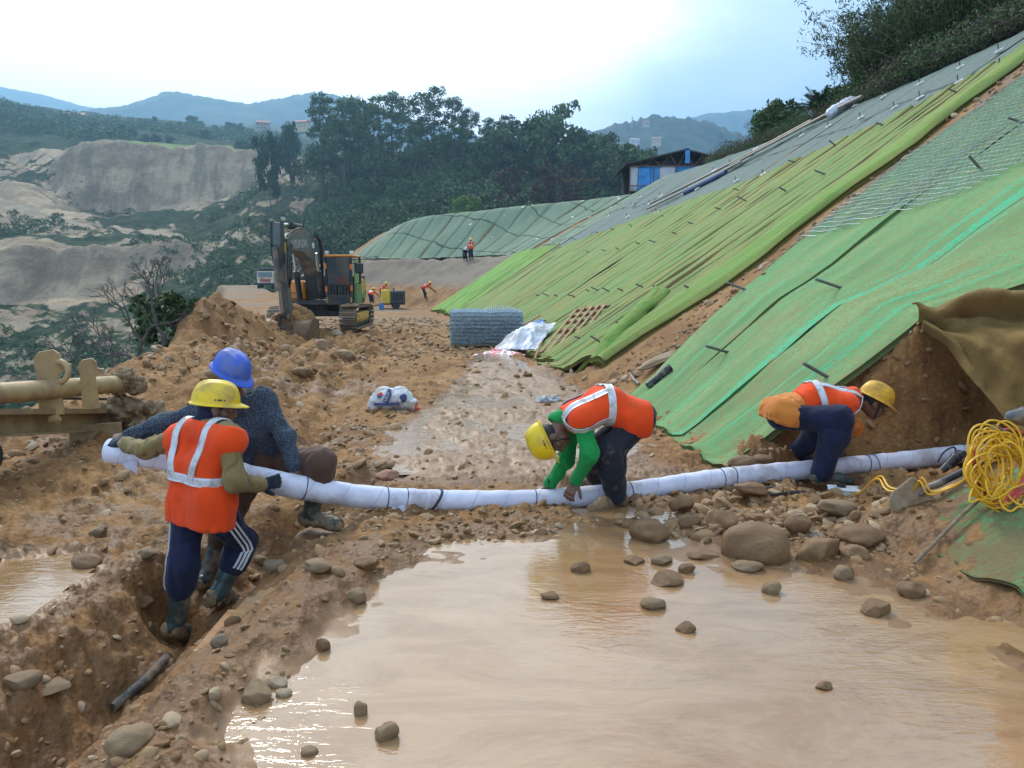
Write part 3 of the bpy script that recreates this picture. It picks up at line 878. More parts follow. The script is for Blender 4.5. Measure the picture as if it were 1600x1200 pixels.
# the thick folded edge along the gap
o = mat_patch('erosion_mat', M_fold, (12.15, 12.9), lambda u: np.interp(u, [11, 12.9], [0.5, 0.2]), cst(9.6), 0.06, 0.06, 0.07, 0.13, 0, 1, 17, 0.05, rag=0.3, u_lo=lambda D: 12.12 + _gD(D) + 0.10 * np.sin(D * 1.9), u_hi=lambda D: 12.93 + _gD(D))
tag(o, 'bright green folded mat edge bulging along the bare earth gap', 'erosion mat')
def mat_roll():
    K = [march(px, py, H_slope) + np.array([0, 0, h]) for px, py, h in ((938, 572, .10), (948, 556, .16), (964, 540, .20), (990, 513, .17), (1012, 490, .17), (1032, 472, .20))]
    K = np.array(K); t_ = np.linspace(0, 1, 40); k_ = np.linspace(0, 1, len(K))
    C = np.stack([np.interp(t_, k_, K[:, i]) for i in range(3)], -1)
    a = np.linspace(0, 2 * np.pi * 1.35, 44)
    T = unit_rows(np.gradient(C, axis=0)); N = np.cross(T, [0, 0, 1.0]); N = unit_rows(N); B = np.cross(N, T)
    r = (0.19 - 0.055 * a / a[-1])[None] * (1 + 0.25 * np.sin(t_ * 9)[:, None] * 0.5) * (0.75 + 0.5 * fbm2(t_[:, None] * 5 + a[None] * .3, a[None] * 0.6 + 0 * t_[:, None], 77, 3))
    V = C[:, None] + r[..., None] * (np.cos(a)[None, :, None] * N[:, None] * 1.25 + np.sin(a)[None, :, None] * B[:, None] * 0.85)
    uv = np.stack([np.repeat(a[None] * .18, 40, 0), np.repeat(t_[:, None] * 4, 44, 1)], -1).reshape(-1, 2)
    o = mesh_np('mat_roll', V.reshape(-1, 3), grid_faces(40, 44), M_fold, None, True, {'edge': np.zeros(V.shape[0] * V.shape[1])}, uv)
    md = o.modifiers.new('thickness', 'SOLIDIFY'); md.thickness = 0.02
    tag(o, 'loosely rolled green mat flap with an open end, lying on the strips by the gap', 'mat roll')
def unit_rows(a): return a / (np.linalg.norm(a, axis=-1, keepdims=True) + 1e-12)
mat_roll()
# --- far bright green field under the bench
_fe = [43.85, 47.2, 50.6, 54.6]
for k in range(3):
    o = mat_patch('erosion_mat', M_far, (_fe[k], _fe[k + 1] - 0.05), cst(0.1), cst(6.3), 0.16, 0.07, 0.06, 0.08, 0.0, 4, 50 + k, 0.16, rag=0.4)
    tag(o, 'bright green erosion mat below the bench, %s panel right of the grey bank' % ORD[2 - k], 'erosion mat', 'bright green mats under the bench')
# --- grey-green meshed mats up to the crest
_ce = [9.6, 12.8, 16.0, 19.4, 22.9, 26.6, 30.5, 34.6, 39.0, 43.6]
for k in range(len(_ce) - 1):
    o = mat_patch('meshed_mat', M_dark, (_ce[k], _ce[k + 1] - 0.02), lambda u: _dhi(u) - 0.25, lambda u: np.interp(u, _cu, _cd) + 0.6, 0.10, 0.012, 0.04, 0.03, 0.06, 2, 70 + k, 0.06, rag=0.1)
    tag(o, 'grey-green meshed mat below the crest, %s panel from the right' % ORD[k], 'meshed mat', 'grey-green meshed mats under the crest')
_de = [43.7, 47.3, 51.2, 54.6, 57.2]
for k in range(len(_de) - 1):
    o = mat_patch('meshed_mat', M_dark2, (_de[k], _de[k + 1] - 0.03), lambda u: np.interp(u, [43, 46, 50, 60], [5.3, 6.9, 7.9, 7.6]), lambda u: np.interp(u, _cu, _cd) + 0.3, 0.16, 0.05, 0.05, 0.05, 0.0, 3, 90 + k, 0.12, rag=0.1)
    tag(o, 'dull green mat above the bench, %s panel right of the bare strip' % ORD[len(_de) - 2 - k], 'meshed mat', 'dull green mats above the bench')
_df = [58.9, 61.0, 63.5, 66.3, 69.5, 73.0]
for k in range(len(_df) - 1):
    o = mat_patch('meshed_mat', M_dark2, (_df[k], _df[k + 1] - 0.03), lambda u: np.interp(u, [58, 64, 73], [7.6, 7.2, 6.6]), lambda u: np.interp(u, _cu, _cd) + 0.3, 0.18, 0.05, 0.05, 0.06, 0.0, 3, 110 + k, 0.12, rag=0.1)
    tag(o, 'dull green mat on the far nose, %s panel left of the bare strip' % ORD[k], 'meshed mat', 'dull green mats on the far nose')
# --- muddy mat at lower right
def _zlow(x, y): return np.maximum(H_base(x, y), 0.01)
o = mat_patch('erosion_mat', M_low, (0.9, 4.72), lambda u: np.interp(u, [0, 2.4, 3.4, 4.2, 4.7], [0.02, 0.05, 0.10, 0.16, 0.20]), cst(3.4), 0.03, 0.012, 0.022, 0.0, 0.06, 0, 140, 0.03, rag=0.10, zfn=lambda x, y: np.minimum(H_slope(x, y), H_base(x, y) + 0.02),
              u_lo=lambda D: 0.9 - 0.3 * D, u_hi=lambda D: 4.74 - 0.33 * D)
tag(o, 'mud-caked green erosion mat at the lower right beside the water', 'erosion mat')

# --- woven wire mesh pegged over the nearest mat
def wire_mesh():
    mb = MB()
    off = 0.105
    lo = lambda a: np.interp(a, [6.0, 8.7, 9.1, 11.75, 13], [5.0, 4.45, 3.95, 3.2, 3.0])
    def pt(a, D):
        X, Y = S(a, D)
        return np.stack([X, Y, H_slope(X, Y) + off + 0.012 * fbm2(a * 2, D * 2, 3, 2)], -1)
    for D in np.arange(3.05, 9.7, 0.105):
        a0, a1 = float(_nr(D)) + 0.1, float(_nl(D)) + 0.12 + 0.05 * math.sin(D * 5)
        a = np.linspace(a0, a1, 36)
        a = a[lo(a) <= D + 0.02]
        if len(a) > 3: mb.tube(pt(a, D + 0.018 * np.sin(a * 9 + D * 3)), 0.0066, 3, False)
    for f in list(np.linspace(0.02, 1.0, 62)) + [0.40, 0.41, 0.425, 0.44, 0.45, 0.73, 0.74, 0.76, 0.77]:
        D = np.linspace(3.0, 9.7, 50)
        a = _nr(D) + f * (_nl(D) + 0.1 - _nr(D)) + 0.015 * np.sin(D * 7 + f * 40)
        k = lo(a) <= D
        if k.sum() > 3: mb.tube(pt(a[k], D[k]), 0.0066, 3, False)
    o = mb.build('wire_mesh', simple('galvanised_wire', (0.52, 0.55, 0.54), 0.5, 0.3, 0.2, 8, 0), None, True, fix=False)
    tag(o, 'grey wire mesh laid over the upper part of the nearest green mat', 'wire mesh')
wire_mesh()

# --- soil nails
M_nail = simple('nail_steel', (0.17, 0.16, 0.15), 0.55, 0.6, 0.25, 30, 0.3, 90)
M_plate = simple('nail_plate', (0.60, 0.62, 0.62), 0.5, 0.3, 0.1, 20, 0.1)
def rod_mesh():
    mb = MB()
    L = 0.44; n = 45
    s = np.linspace(-0.14, L - 0.14, n)
    r = 0.0165 + 0.0022 * (np.arange(n) % 2)
    mb.tube(np.stack([s * 0, s * 0, s], -1), r, 8)
    return mb
_rod = rod_mesh().build('soil_nail', M_nail, None, True)
COL.objects.unlink(_rod)
_pm = MB(); _pm.box((0, 0, 0.0), (0.17, 0.17, 0.012), None, 0.004)
_plate = _pm.build('plate', M_plate)
COL.objects.unlink(_plate)
_pn = MB(); _pn.cyl((0, 0, 0.006), (0, 0, 0.035), 0.026, 6)
_nut = _pn.build('nut', M_plate)
COL.objects.unlink(_nut)
NAIL_ROWS = {
    'lower row on the yellow-green mats': [(845, 465), (860, 466), (875, 467), (902, 467), (926, 461), (940, 459), (955, 460), (977, 459), (1010, 455), (1042, 464), (1089, 460)],
    'middle row on the yellow-green mats': [(922, 397), (950, 395), (970, 394), (1002, 385), (1027, 382), (1060, 369), (1087, 354), (1132, 331), (1169, 319), (1234, 306), (1295, 279)],
    'upper row on the yellow-green mats': [(900, 376), (937, 366), (961, 362), (990, 357), (1040, 341), (1157, 301), (1247, 257), (1307, 232), (1384, 200), (1500, 151)],
    'row near the foot of the yellow-green mats': [(914, 534), (941, 541), (860, 506), (985, 520)],
    'nearest green mats': [(1135, 556), (1165, 458), (1292, 597), (1313, 456), (1557, 466), (1597, 197), (1533, 272)]}
_rng = random.Random(4)
for row, pts in NAIL_ROWS.items():
    pts = sorted(pts)
    for i, (px, py) in enumerate(pts):
        p = march(px, py)
        o = _rod.copy(); COL.objects.link(o)
        dr = Vector((-0.93 + _rng.uniform(-.15, .15), -0.15 + _rng.uniform(-.3, .3), 0.36 + _rng.uniform(-.16, .16)))
        o.scale = (1, 1, _rng.uniform(0.7, 1.12))
        o.rotation_euler = dr.to_track_quat('Z', 'Y').to_euler()
        o.location = (p[0], p[1], p[2] + 0.05)
        tag(o, 'steel nail, %s from the left in the %s' % (ORD[i], row) if 'nearest' not in row else
            'ribbed steel nail in the %s, %s from the left' % (row, ORD[i]), 'soil nail', 'steel nails in the green mats')
PLATES = {
    'top right part of the crest mats': [(1560, 86), (1562, 110), (1500, 111), (1497, 135), (1437, 136), (1437, 159), (1380, 156), (1397, 174), (1335, 170), (1344, 189), (1294, 202)],
    'crest mats beside the bundle of channels': [(1252, 216), (1217, 218), (1180, 236), (1175, 245), (1141, 259), (1115, 270), (1192, 277), (1150, 287), (1089, 299), (1069, 305)],
    'dull green mats below the shed': [(1032, 309), (1015, 321), (1026, 336), (987, 324), (980, 342), (949, 341), (954, 326), (967, 312), (1000, 311), (921, 341), (926, 326), (894, 341), (937, 300), (965, 299), (910, 316)],
    'dull green mats left of the bare strip': [(839, 375), (862, 375), (885, 377), (831, 323), (817, 325), (760, 345), (735, 352), (790, 338), (770, 372), (720, 378)]}
nail_kit = None
for zone, pts in PLATES.items():
    for i, (px, py) in enumerate(sorted(pts)):
        p = march(px, py)
        if p is None: continue
        e = thing('nail_head', 'white nail plate, %s from the left, %s' % (ORD[i], zone), 'nail plate', (p[0], p[1], p[2] + 0.10), (0, 0, 0), 'white nail plates on the mats')
        h = 0.3
        zx = float(H_base(p[0] + h, p[1]) - H_base(p[0] - h, p[1])) / (2 * h); zy = float(H_base(p[0], p[1] + h) - H_base(p[0], p[1] - h)) / (2 * h)
        nrm = Vector((-zx, -zy, 1)).normalized()
        e.rotation_euler = (nrm.to_track_quat('Z', 'Y').to_matrix() @ Matrix.Rotation(_rng.uniform(0.5, 1.1), 3, 'Z')).to_euler()
        s = 1.0 if p[1] < 30 else 1.2
        e.scale = (s, s, s)
        pl = _plate.copy(); COL.objects.link(pl); pl.parent = e
        nt_ = _nut.copy(); COL.objects.link(nt_); nt_.parent = e
        rd = _rod.copy(); rd.name = 'rod'; COL.objects.link(rd); rd.parent = e; rd.scale = (0.8, 0.8, 0.36); rd.location = (0, 0, 0.03); rd.rotation_euler = (0, 0.35, 0)
bpy.data.objects.remove(_rod); bpy.data.objects.remove(_plate); bpy.data.objects.remove(_nut)
# ------------------------------------------------------------ stones
def ico(sub):
    bm = bmesh.new(); bmesh.ops.create_icosphere(bm, subdivisions=sub, radius=1.0)
    V = np.array([v.co[:] for v in bm.verts]); F = np.array([[v.index for v in f.verts] for f in bm.faces])
    bm.free(); return V, F
_I2 = ico(2); _I4 = ico(4)
def rock_verts(base, seed, ang=0.5, ell=(1, 0.8, 0.6)):
    V = base.copy(); rg = np.random.RandomState(seed)
    for _ in range(int(3 + 9 * ang)):                 # planes that cut facets
        n = rg.normal(size=3); n /= np.linalg.norm(n)
        lim = rg.uniform(0.55, 0.9) if ang > 0.3 else rg.uniform(0.75, 0.95)
        d = V @ n
        over = np.maximum(d - lim, 0)
        V = V - over[:, None] * n * 0.93
    q = vn3(V * 1.7 + seed * 3.7, seed) - 0.5
    q2 = vn3(V * 5.0 + seed, seed + 1) - 0.5
    V = V * (1 + 0.28 * q + 0.07 * q2)[:, None]
    return V * np.array(ell)
def mat_stone():
    t = NT('stone')
    v = t.tc('Object')
    tone = t.attr('tone')
    c = t.mix(t.mr(tone, 0.0, 0.55), (0.17, 0.088, 0.034), (0.30, 0.18, 0.085))
    c = t.mix(t.mr(tone, 0.72, 0.97), c, (0.42, 0.31, 0.195))
    c = t.mix(t.mr(tone, 0.975, 0.985), c, (0.22, 0.17, 0.12))
    n = t.noise(v, 14, 5, 0.65)
    c = t.mix(t.mr(n, 0.45, 0.7, 0, 0.6), c, (0.24, 0.145, 0.08))
    return t.P(base=c, rough=0.78, normal=t.bump(n, 0.4, 0.02), spec=0.4)
def build_rubble():
    rg = np.random.RandomState(5)
    protos = [rock_verts(_I2[0], 100 + i, 0.2 + 0.1 * (i % 7), (1, rg.uniform(.6, .95), rg.uniform(.45, .75))) for i in range(14)]
    N = 34000
    az = np.radians(rg.uniform(-41, 36, N)); r = 1.5 * np.exp(rg.uniform(0, 1, N) * math.log(42 / 1.5))
    x = r * np.sin(az); y = r * np.cos(az)
    d = slope_d(x, y); nd = poly_sdf(x, y, NOTCH)
    pool = poly_sdf(x, y, POOL); pud = poly_sdf(x, y, PUD1)
    t = np.interp(y, _ys, _XE) - x
    lane = (np.abs(x - 0.1) < 1.4) & (y < 15) & (y > 5.7)
    spoil = sstep(9, 13, y) * sstep(-2.0, -3.5, x)
    w = 0.34 + 0.55 * spoil + 0.30 * sstep(-0.2, 0.3, fbm2(x * 0.8, y * 0.8, 311, 3))
    w = w * (0.35 + 1.3 * sstep(0.3, 0.7, vn2(x * 0.55, y * 0.55, 317)))
    bank = (x > 0.7) & (x < 2.5) & (y > 4.75) & (y < 6.1)
    w = np.where(bank, 0.95, w)
    w = np.where(lane, 0.10, w)
    w = np.where(pool < 0.12, 0.035, w)
    w = np.where(pud < 0.05, 0.0, w)
    gap_c = np.interp(d, [0, .5, 1.2, 2.2, 3.1, 5.4, 9], [11.2, 11.2, 11.3, 11.7, 11.9, 12.3, 12.5])
    ongap = np.abs(y - 0.17 * d - gap_c) < 0.6
    w = np.where((d > 0.1) & (nd > 0.5), np.where(ongap, 0.9, 0.0), w)
    w = np.where((d > -0.2) & (d < 0.1) & (y > 12), 0.3, w)
    w = np.where(t > 0.5, 0, w)
    for fx, fy, fz, fr in FEET: w = np.where(np.hypot(x - fx, y - fy) < 0.17, 0, w)
    k = rg.uniform(0, 1, N) < w
    x, y, r = x[k], y[k], r[k]
    n = len(x)
    lo = 0.006 + 0.0022 * r
    s = lo * rg.uniform(0.02, 1, n) ** -0.36
    s = np.where(((x > 0.7) & (x < 2.5) & (y > 4.75) & (y < 6.1)), s * 1.7, s)
    s = np.minimum(s, 0.062 + 0.0035 * r)
    z = H_full(x, y) - np.where(poly_sdf(x, y, POOL) < 0.05, 0.4 * s, 0)
    pid = rg.randint(0, 14, n)
    ang = rg.uniform(0, 6.283, n); tl = rg.uniform(-0.5, 0.5, n); tl2 = rg.uniform(-0.5, 0.5, n)
    tone = rg.uniform(0, 1, n) * 0.9 + 0.1 * rg.uniform(0, 1, n)
    Vs, Fs, Ts = [], [], []
    nb = 0
    for i in range(n):
        P0 = protos[pid[i]] * s[i]
        ca, sa = math.cos(ang[i]), math.sin(ang[i])
        Xr = P0[:, 0] * ca - P0[:, 1] * sa; Yr = P0[:, 0] * sa + P0[:, 1] * ca
        Zr = P0[:, 2] + tl[i] * P0[:, 0] + tl2[i] * P0[:, 1]
        Vs.append(np.stack([Xr + x[i], Yr + y[i], Zr + z[i] - 0.05 * s[i]], -1))
        Fs.append(_I2[1] + nb); nb += len(P0)
        Ts.append(np.full(len(P0), tone[i]))
    o = mesh_np('rubble', np.concatenate(Vs), np.concatenate(Fs), mat_stone(), None, True, {'tone': np.concatenate(Ts)})
    o.data.set_sharp_from_angle(angle=rad(38))
    return tag(o, kind='stuff', label='loose stones and pebbles strewn over the churned brown earth', cat='rubble')
build_rubble()

def mat_boulder(name, c1, c2, mud, wet=0.5):
    t = NT(name)
    v = t.tc('Object')
    n = t.noise(v, 1.6, 6, 0.6); f = t.noise(v, 9, 6, 0.7); g = t.noise(v, 30, 4, 0.7)
    c = t.mix(t.mr(n, 0.35, 0.65), c1, c2)
    rnd = t.objinfo('Random')
    c = t.mix(t.mr(rnd, 0.0, 1.0, 0, 0.55, False), c, tuple(0.62 * x for x in c1))
    c = t.mix(t.mr(f, 0.45, 0.68, 0, 0.75), c, mud)
    c = t.mix(t.mr(g, 0.55, 0.75, 0, 0.5), c, tuple(x * 0.5 for x in c1))
    h = t.math('ADD', t.math('MULTIPLY', f, 0.7), t.math('MULTIPLY', g, 0.4))
    return t.P(base=c, rough=t.mr(f, 0.4, 0.65, 0.75, wet), normal=t.bump(h, 0.5, 0.05))
M_bould = [mat_boulder('muddy_boulder', (0.24, 0.128, 0.052), (0.31, 0.18, 0.082), (0.17, 0.088, 0.036), 0.45),
           mat_boulder('pale_boulder', (0.38, 0.28, 0.175), (0.46, 0.36, 0.24), (0.33, 0.225, 0.13), 0.7),
           mat_boulder('ochre_boulder', (0.34, 0.225, 0.115), (0.28, 0.175, 0.09), (0.25, 0.15, 0.08), 0.6),
           mat_boulder('grey_boulder', (0.22, 0.155, 0.095), (0.28, 0.205, 0.13), (0.22, 0.14, 0.075), 0.7),
           mat_boulder('red_boulder', (0.36, 0.17, 0.105), (0.40, 0.21, 0.13), (0.28, 0.16, 0.09), 0.6)]
_rock_me = {}
def rock(px, py, w, h, label, mat=0, ang=0.3, seed=0, z=None, cat='rock', deep=0.32, zoff=0.0, rz=None, name='rock'):
    """a stone whose foot shows at px, py and which is w x h pixels of the photograph"""
    p = G(px, py, z) if z is not None else march(px, py, H_full)
    sc = p[1] / 1200.0
    W, Hh = w * sc / 2, h * sc
    key = (mat, round(ang, 1), seed % 7)
    if key not in _rock_me:
        V = rock_verts(_I4[0], 900 + seed % 7 + mat * 31 + int(ang * 10) * 5, ang, (1, 1, 1))
        V /= np.abs(V).max(0)
        o = mesh_np(name, V, _I4[1], M_bould[mat], None, True)
        COL.objects.unlink(o); me = o.data; bpy.data.objects.remove(o); _rock_me[key] = me
        me.set_sharp_from_angle(angle=rad(50))
    o = bpy.data.objects.new(name, _rock_me[key]); COL.objects.link(o)
    vh = Hh / (1 + deep)
    o.scale = (W, W * 0.82, max(vh * 0.62, 0.3 * W))
    o.location = (p[0], p[1] + 0.45 * W, p[2] + o.scale[2] * (1 - 2 * deep) + zoff)
    o.rotation_euler = (0.12 * math.sin(seed * 7.1), 0.15 * math.sin(seed * 3.3), (0.25 * math.sin(seed * 5.7)) if rz is None else rz)
    return tag(o, label, cat)
ROCKS = [
    (1190, 878, 118, 92, 'largest muddy boulder, smooth and rounded, at the edge of the pool', 0, 0.1, 1, 0.0),
    (1281, 880, 80, 72, 'angular flat-faced boulder touching the largest boulder on its right', 0, 0.9, 2, 0.0),
    (1356, 852, 82, 44, 'low muddy boulder capped with earth below the shovel blade', 0, 0.3, 3, 0.03),
    (1342, 880, 56, 40, 'brown rounded rock tucked beneath the low capped boulder', 0, 0.1, 4, 0.0),
    (1250, 828, 46, 42, 'round brown stone above the gap between the two big boulders', 0, 0.1, 5, 0.05),
    (1314, 804, 66, 32, 'tan flat stone carrying the white box', 2, 0.5, 6, 0.08),
    (1320, 906, 36, 36, 'upright tan stone at the waterline right of the angular boulder', 2, 0.3, 7, 0.0),
    (1429, 933, 50, 38, 'dark brown stone at the foot of the muddy mat', 0, 0.3, 8, 0.0),
    (1374, 962, 52, 34, 'leaning oblong stone in the rippled water near the muddy mat', 0, 0.5, 9, 0.0),
    (1020, 846, 74, 50, 'wide muddy rock left of the trickle into the pool', 0, 0.3, 10, 0.0),
    (1078, 826, 42, 34, 'rounded muddy stone just right of the trickle', 0, 0.2, 11, 0.0),
    (1128, 826, 56, 58, 'tall muddy stone behind the largest boulder', 0, 0.4, 12, 0.04),
    (1068, 796, 46, 34, 'muddy stone under the white pipe right of the green worker', 0, 0.5, 13, 0.05),
    (1180, 772, 60, 26, 'flat brown stone against the white pipe left of the squatting worker', 0, 0.3, 14, 0.08),
    (1165, 730, 50, 26, 'smooth brown stone behind the pipe at the mat corner', 0, 0.1, 15, None),
    (1195, 726, 40, 22, 'small rounded stone behind the pipe near the heel of the squatting worker', 0, 0.1, 16, None),
    (908, 895, 34, 30, 'round dark pebble standing alone in the orange water', 0, 0.2, 17, 0.0),
    (1044, 914, 58, 26, 'flat pointed stone in the middle of the pool edge', 0, 0.5, 18, 0.0),
    (1036, 882, 40, 22, 'pale sloping stone above the flat pointed stone', 2, 0.4, 19, 0.0),
    (1074, 895, 30, 22, 'small brown stone right of the flat pointed stone', 0, 0.4, 20, 0.0),
    (1022, 951, 44, 26, 'smooth oval stone in the pool with a pale top', 2, 0.1, 21, 0.0),
    (1170, 893, 54, 22, 'long low stone in the water before the largest boulder', 2, 0.3, 22, 0.0),
    (1102, 874, 54, 18, 'thin flat slab at the pool rim left of the largest boulder', 0, 0.5, 23, 0.0),
    (1208, 928, 34, 28, 'small tilted pale stone in the orange reflection', 2, 0.7, 24, 0.0),
    (992, 882, 36, 18, 'low muddy stone beside the round dark pebble', 0, 0.4, 25, 0.0),
    (1072, 988, 36, 22, 'dark clod poking out of the grey water', 0, 0.8, 26, 0.0),
    (860, 936, 34, 16, 'flat dark stone at the left of the orange reflection', 0, 0.5, 27, 0.0),
    (1290, 1078, 30, 16, 'small crescent clod alone in the grey water', 0, 0.8, 28, 0.0),
    (555, 940, 36, 30, 'smooth ochre cobble at the left rim of the pool', 2, 0.1, 29, None),
    (563, 1118, 24, 36, 'upright ochre cobble in silt at the lower left of the pool', 2, 0.1, 30, 0.0),
    (481, 1180, 32, 16, 'small oval ochre cobble at the bottom edge', 2, 0.1, 31, 0.0),
    (602, 1158, 46, 42, 'pale broken stone by the clods at the bottom', 2, 0.8, 32, 0.0),
    (130, 886, 50, 30, 'smooth brown boulder at the end of the left puddle', 0, 0.1, 33, -0.15),
    (397, 1098, 62, 46, 'large pale angular rock on the berm', 2, 0.8, 34, None),
    (432, 1076, 34, 24, 'pale rock, upper of two beside the large pale rock', 1, 0.7, 35, None),
    (440, 1090, 34, 18, 'flat pale rock, lower of two beside the large pale rock', 1, 0.6, 36, None),
    (502, 1018, 28, 32, 'brown upright stone on the crest of the berm', 0, 0.4, 37, None),
    (195, 1182, 84, 66, 'big half-buried ochre rock at the bottom left', 2, 0.7, 38, None),
    (25, 1075, 64, 36, 'wide ochre rock at the left edge of the picture', 2, 0.6, 39, None),
    (75, 1085, 60, 22, 'long buried rock near the left edge', 2, 0.4, 40, None),
    (604, 748, 40, 18, 'flat reddish stone on the wet mud behind the pipe', 4, 0.4, 41, 0.0),
    (600, 730, 34, 16, 'rounded brown stone just behind the flat reddish stone', 2, 0.3, 42, 0.0),
    (430, 893, 46, 34, 'grey pitted rock on the bank between the workers and the pool', 3, 0.8, 43, None),
    (492, 892, 52, 26, 'broad ochre rock buried in the bank right of the grey rock', 2, 0.2, 44, None),
    (572, 888, 50, 26, 'brown rock sitting in wet mud above the pool', 0, 0.3, 45, None),
    (405, 880, 24, 18, 'small tan cobble at the toe of the striped-trousered worker', 2, 0.2, 46, None),
    (495, 775, 26, 14, 'small grey stone on the mud beyond the blue-helmeted worker', 3, 0.3, 47, None),
    (225, 870, 30, 18, 'tan cobble on the gravel left of the orange vest', 2, 0.2, 48, None),
    (150, 838, 34, 26, 'upright brown cobble on the gravel above the left puddle', 2, 0.4, 49, None),
    (222, 950, 40, 26, 'dark brown stone leaning out of the trench side', 0, 0.4, 50, None),
    (340, 1010, 30, 26, 'grey round stone on the berm behind the boot', 3, 0.1, 51, None),
    (524, 462, 0, 0, '', 0, 0, 0, None),
    (538, 560, 34, 22, 'round ochre boulder on the spoil below the excavator', 2, 0.2, 52, None),
    (470, 590, 40, 26, 'dark brown block on the spoil heap', 0, 0.8, 53, None),
    (500, 545, 36, 22, 'dark wet clod under the bucket', 0, 0.7, 54, None),
    (330, 590, 30, 22, 'tan cobble by the blue helmet', 2, 0.3, 55, None),
    (526, 524, 20, 14, 'pale stone right of the bucket', 1, 0.6, 56, None),
]
for r_ in ROCKS:
    if r_[2] == 0: continue
    rock(r_[0], r_[1], r_[2], r_[3], r_[4], r_[5], r_[6], r_[7], r_[8], cat='boulder' if r_[2] > 60 else 'stone', name='boulder' if r_[2] > 60 else 'stone')
# ------------------------------------------------------------ bodies and clothes: smooth implicit surfaces
def A3(*v): return np.array(v, float)
def unit(v):
    v = np.asarray(v, float); return v / (np.linalg.norm(v) + 1e-12)
def CAP(a, b, ra, rb=None): return ('c', np.asarray(a, float), np.asarray(b, float), ra, ra if rb is None else rb)
def ELL(c, r, R): return ('e', np.asarray(c, float), np.asarray(r, float), np.asarray(R, float))
def prim_d(p, X):
    if p[0] == 'c':
        _, a, b, ra, rb = p
        ab = b - a; L2 = ab @ ab + 1e-12
        w = X - a
        t = np.clip((w @ ab) / L2, 0, 1)
        return np.linalg.norm(w - t[..., None] * ab, axis=-1) - (ra + (rb - ra) * t)
    _, c, r, R = p
    q = (X - c) @ R
    k0 = np.linalg.norm(q / r, axis=-1); k1 = np.linalg.norm(q / (r * r), axis=-1) + 1e-9
    return k0 * (k0 - 1) / k1
def prim_box(p):
    if p[0] == 'c':
        r = max(p[3], p[4]); return np.minimum(p[1], p[2]) - r, np.maximum(p[1], p[2]) + r
    r = max(p[2]); return p[1] - r, p[1] + r
def smin(a, b, k):
    h = np.maximum(k - np.abs(a - b), 0) / k
    return np.minimum(a, b) - h * h * k * 0.25
def sdf_points(prims, X, k):
    d = None
    for p in prims:
        q = prim_d(p, X); d = q if d is None else smin(d, q, k)
    return d
def surface_net(D, lo, h):
    s = D < 0
    nx, ny, nz = D.shape
    c = np.zeros((nx - 1, ny - 1, nz - 1), np.int8)
    for dx in (0, 1):
        for dy in (0, 1):
            for dz in (0, 1):
                c += s[dx:nx - 1 + dx, dy:ny - 1 + dy, dz:nz - 1 + dz]
    act = (c > 0) & (c < 8)
    ci = np.argwhere(act)
    idx = np.full(act.shape, -1, np.int64); idx[act] = np.arange(len(ci))
    acc = np.zeros((len(ci), 3)); cnt = np.zeros(len(ci))
    for ax in range(3):
        o = [k for k in range(3) if k != ax]
        for u in (0, 1):
            for v in (0, 1):
                off = np.zeros(3, int); off[o[0]] = u; off[o[1]] = v
                a = ci + off; b = a.copy(); b[:, ax] += 1
                da = D[a[:, 0], a[:, 1], a[:, 2]]; db = D[b[:, 0], b[:, 1], b[:, 2]]
                m = (da < 0) != (db < 0)
                t = np.where(m, da / np.where(m, da - db, 1), 0)
                pt = off.astype(float)[None].repeat(len(ci), 0); pt[:, ax] += t
                acc[m] += pt[m]; cnt[m] += 1
    V = lo + h * (ci + acc / cnt[:, None])
    F = []
    for ax in range(3):
        u, v = [(1, 2), (2, 0), (0, 1)][ax]
        sl0 = [slice(None)] * 3; sl1 = [slice(None)] * 3
        sl0[ax] = slice(0, -1); sl1[ax] = slice(1, None)
        e = s[tuple(sl0)] != s[tuple(sl1)]
        p = np.argwhere(e)
        dims = np.array(act.shape)
        ok = (p[:, u] > 0) & (p[:, v] > 0) & (p[:, u] < dims[u]) & (p[:, v] < dims[v])
        p = p[ok]
        q = []
        for du, dv in ((-1, -1), (0, -1), (0, 0), (-1, 0)):
            r = p.copy(); r[:, u] += du; r[:, v] += dv
            q.append(idx[r[:, 0], r[:, 1], r[:, 2]])
        q = np.stack(q, -1)
        flip = ~s[p[:, 0], p[:, 1], p[:, 2]]
        q[flip] = q[flip][:, ::-1]
        F.append(q)
    F = np.concatenate(F)
    return V, F[(F >= 0).all(1)]
def vnormals(V, F):
    n = np.zeros_like(V)
    a = V[F[:, 2]] - V[F[:, 0]]; b = V[F[:, 3]] - V[F[:, 1]]
    f = np.cross(a, b)
    for k in range(4): np.add.at(n, F[:, k], f)
    return n / (np.linalg.norm(n, axis=1)[:, None] + 1e-12)
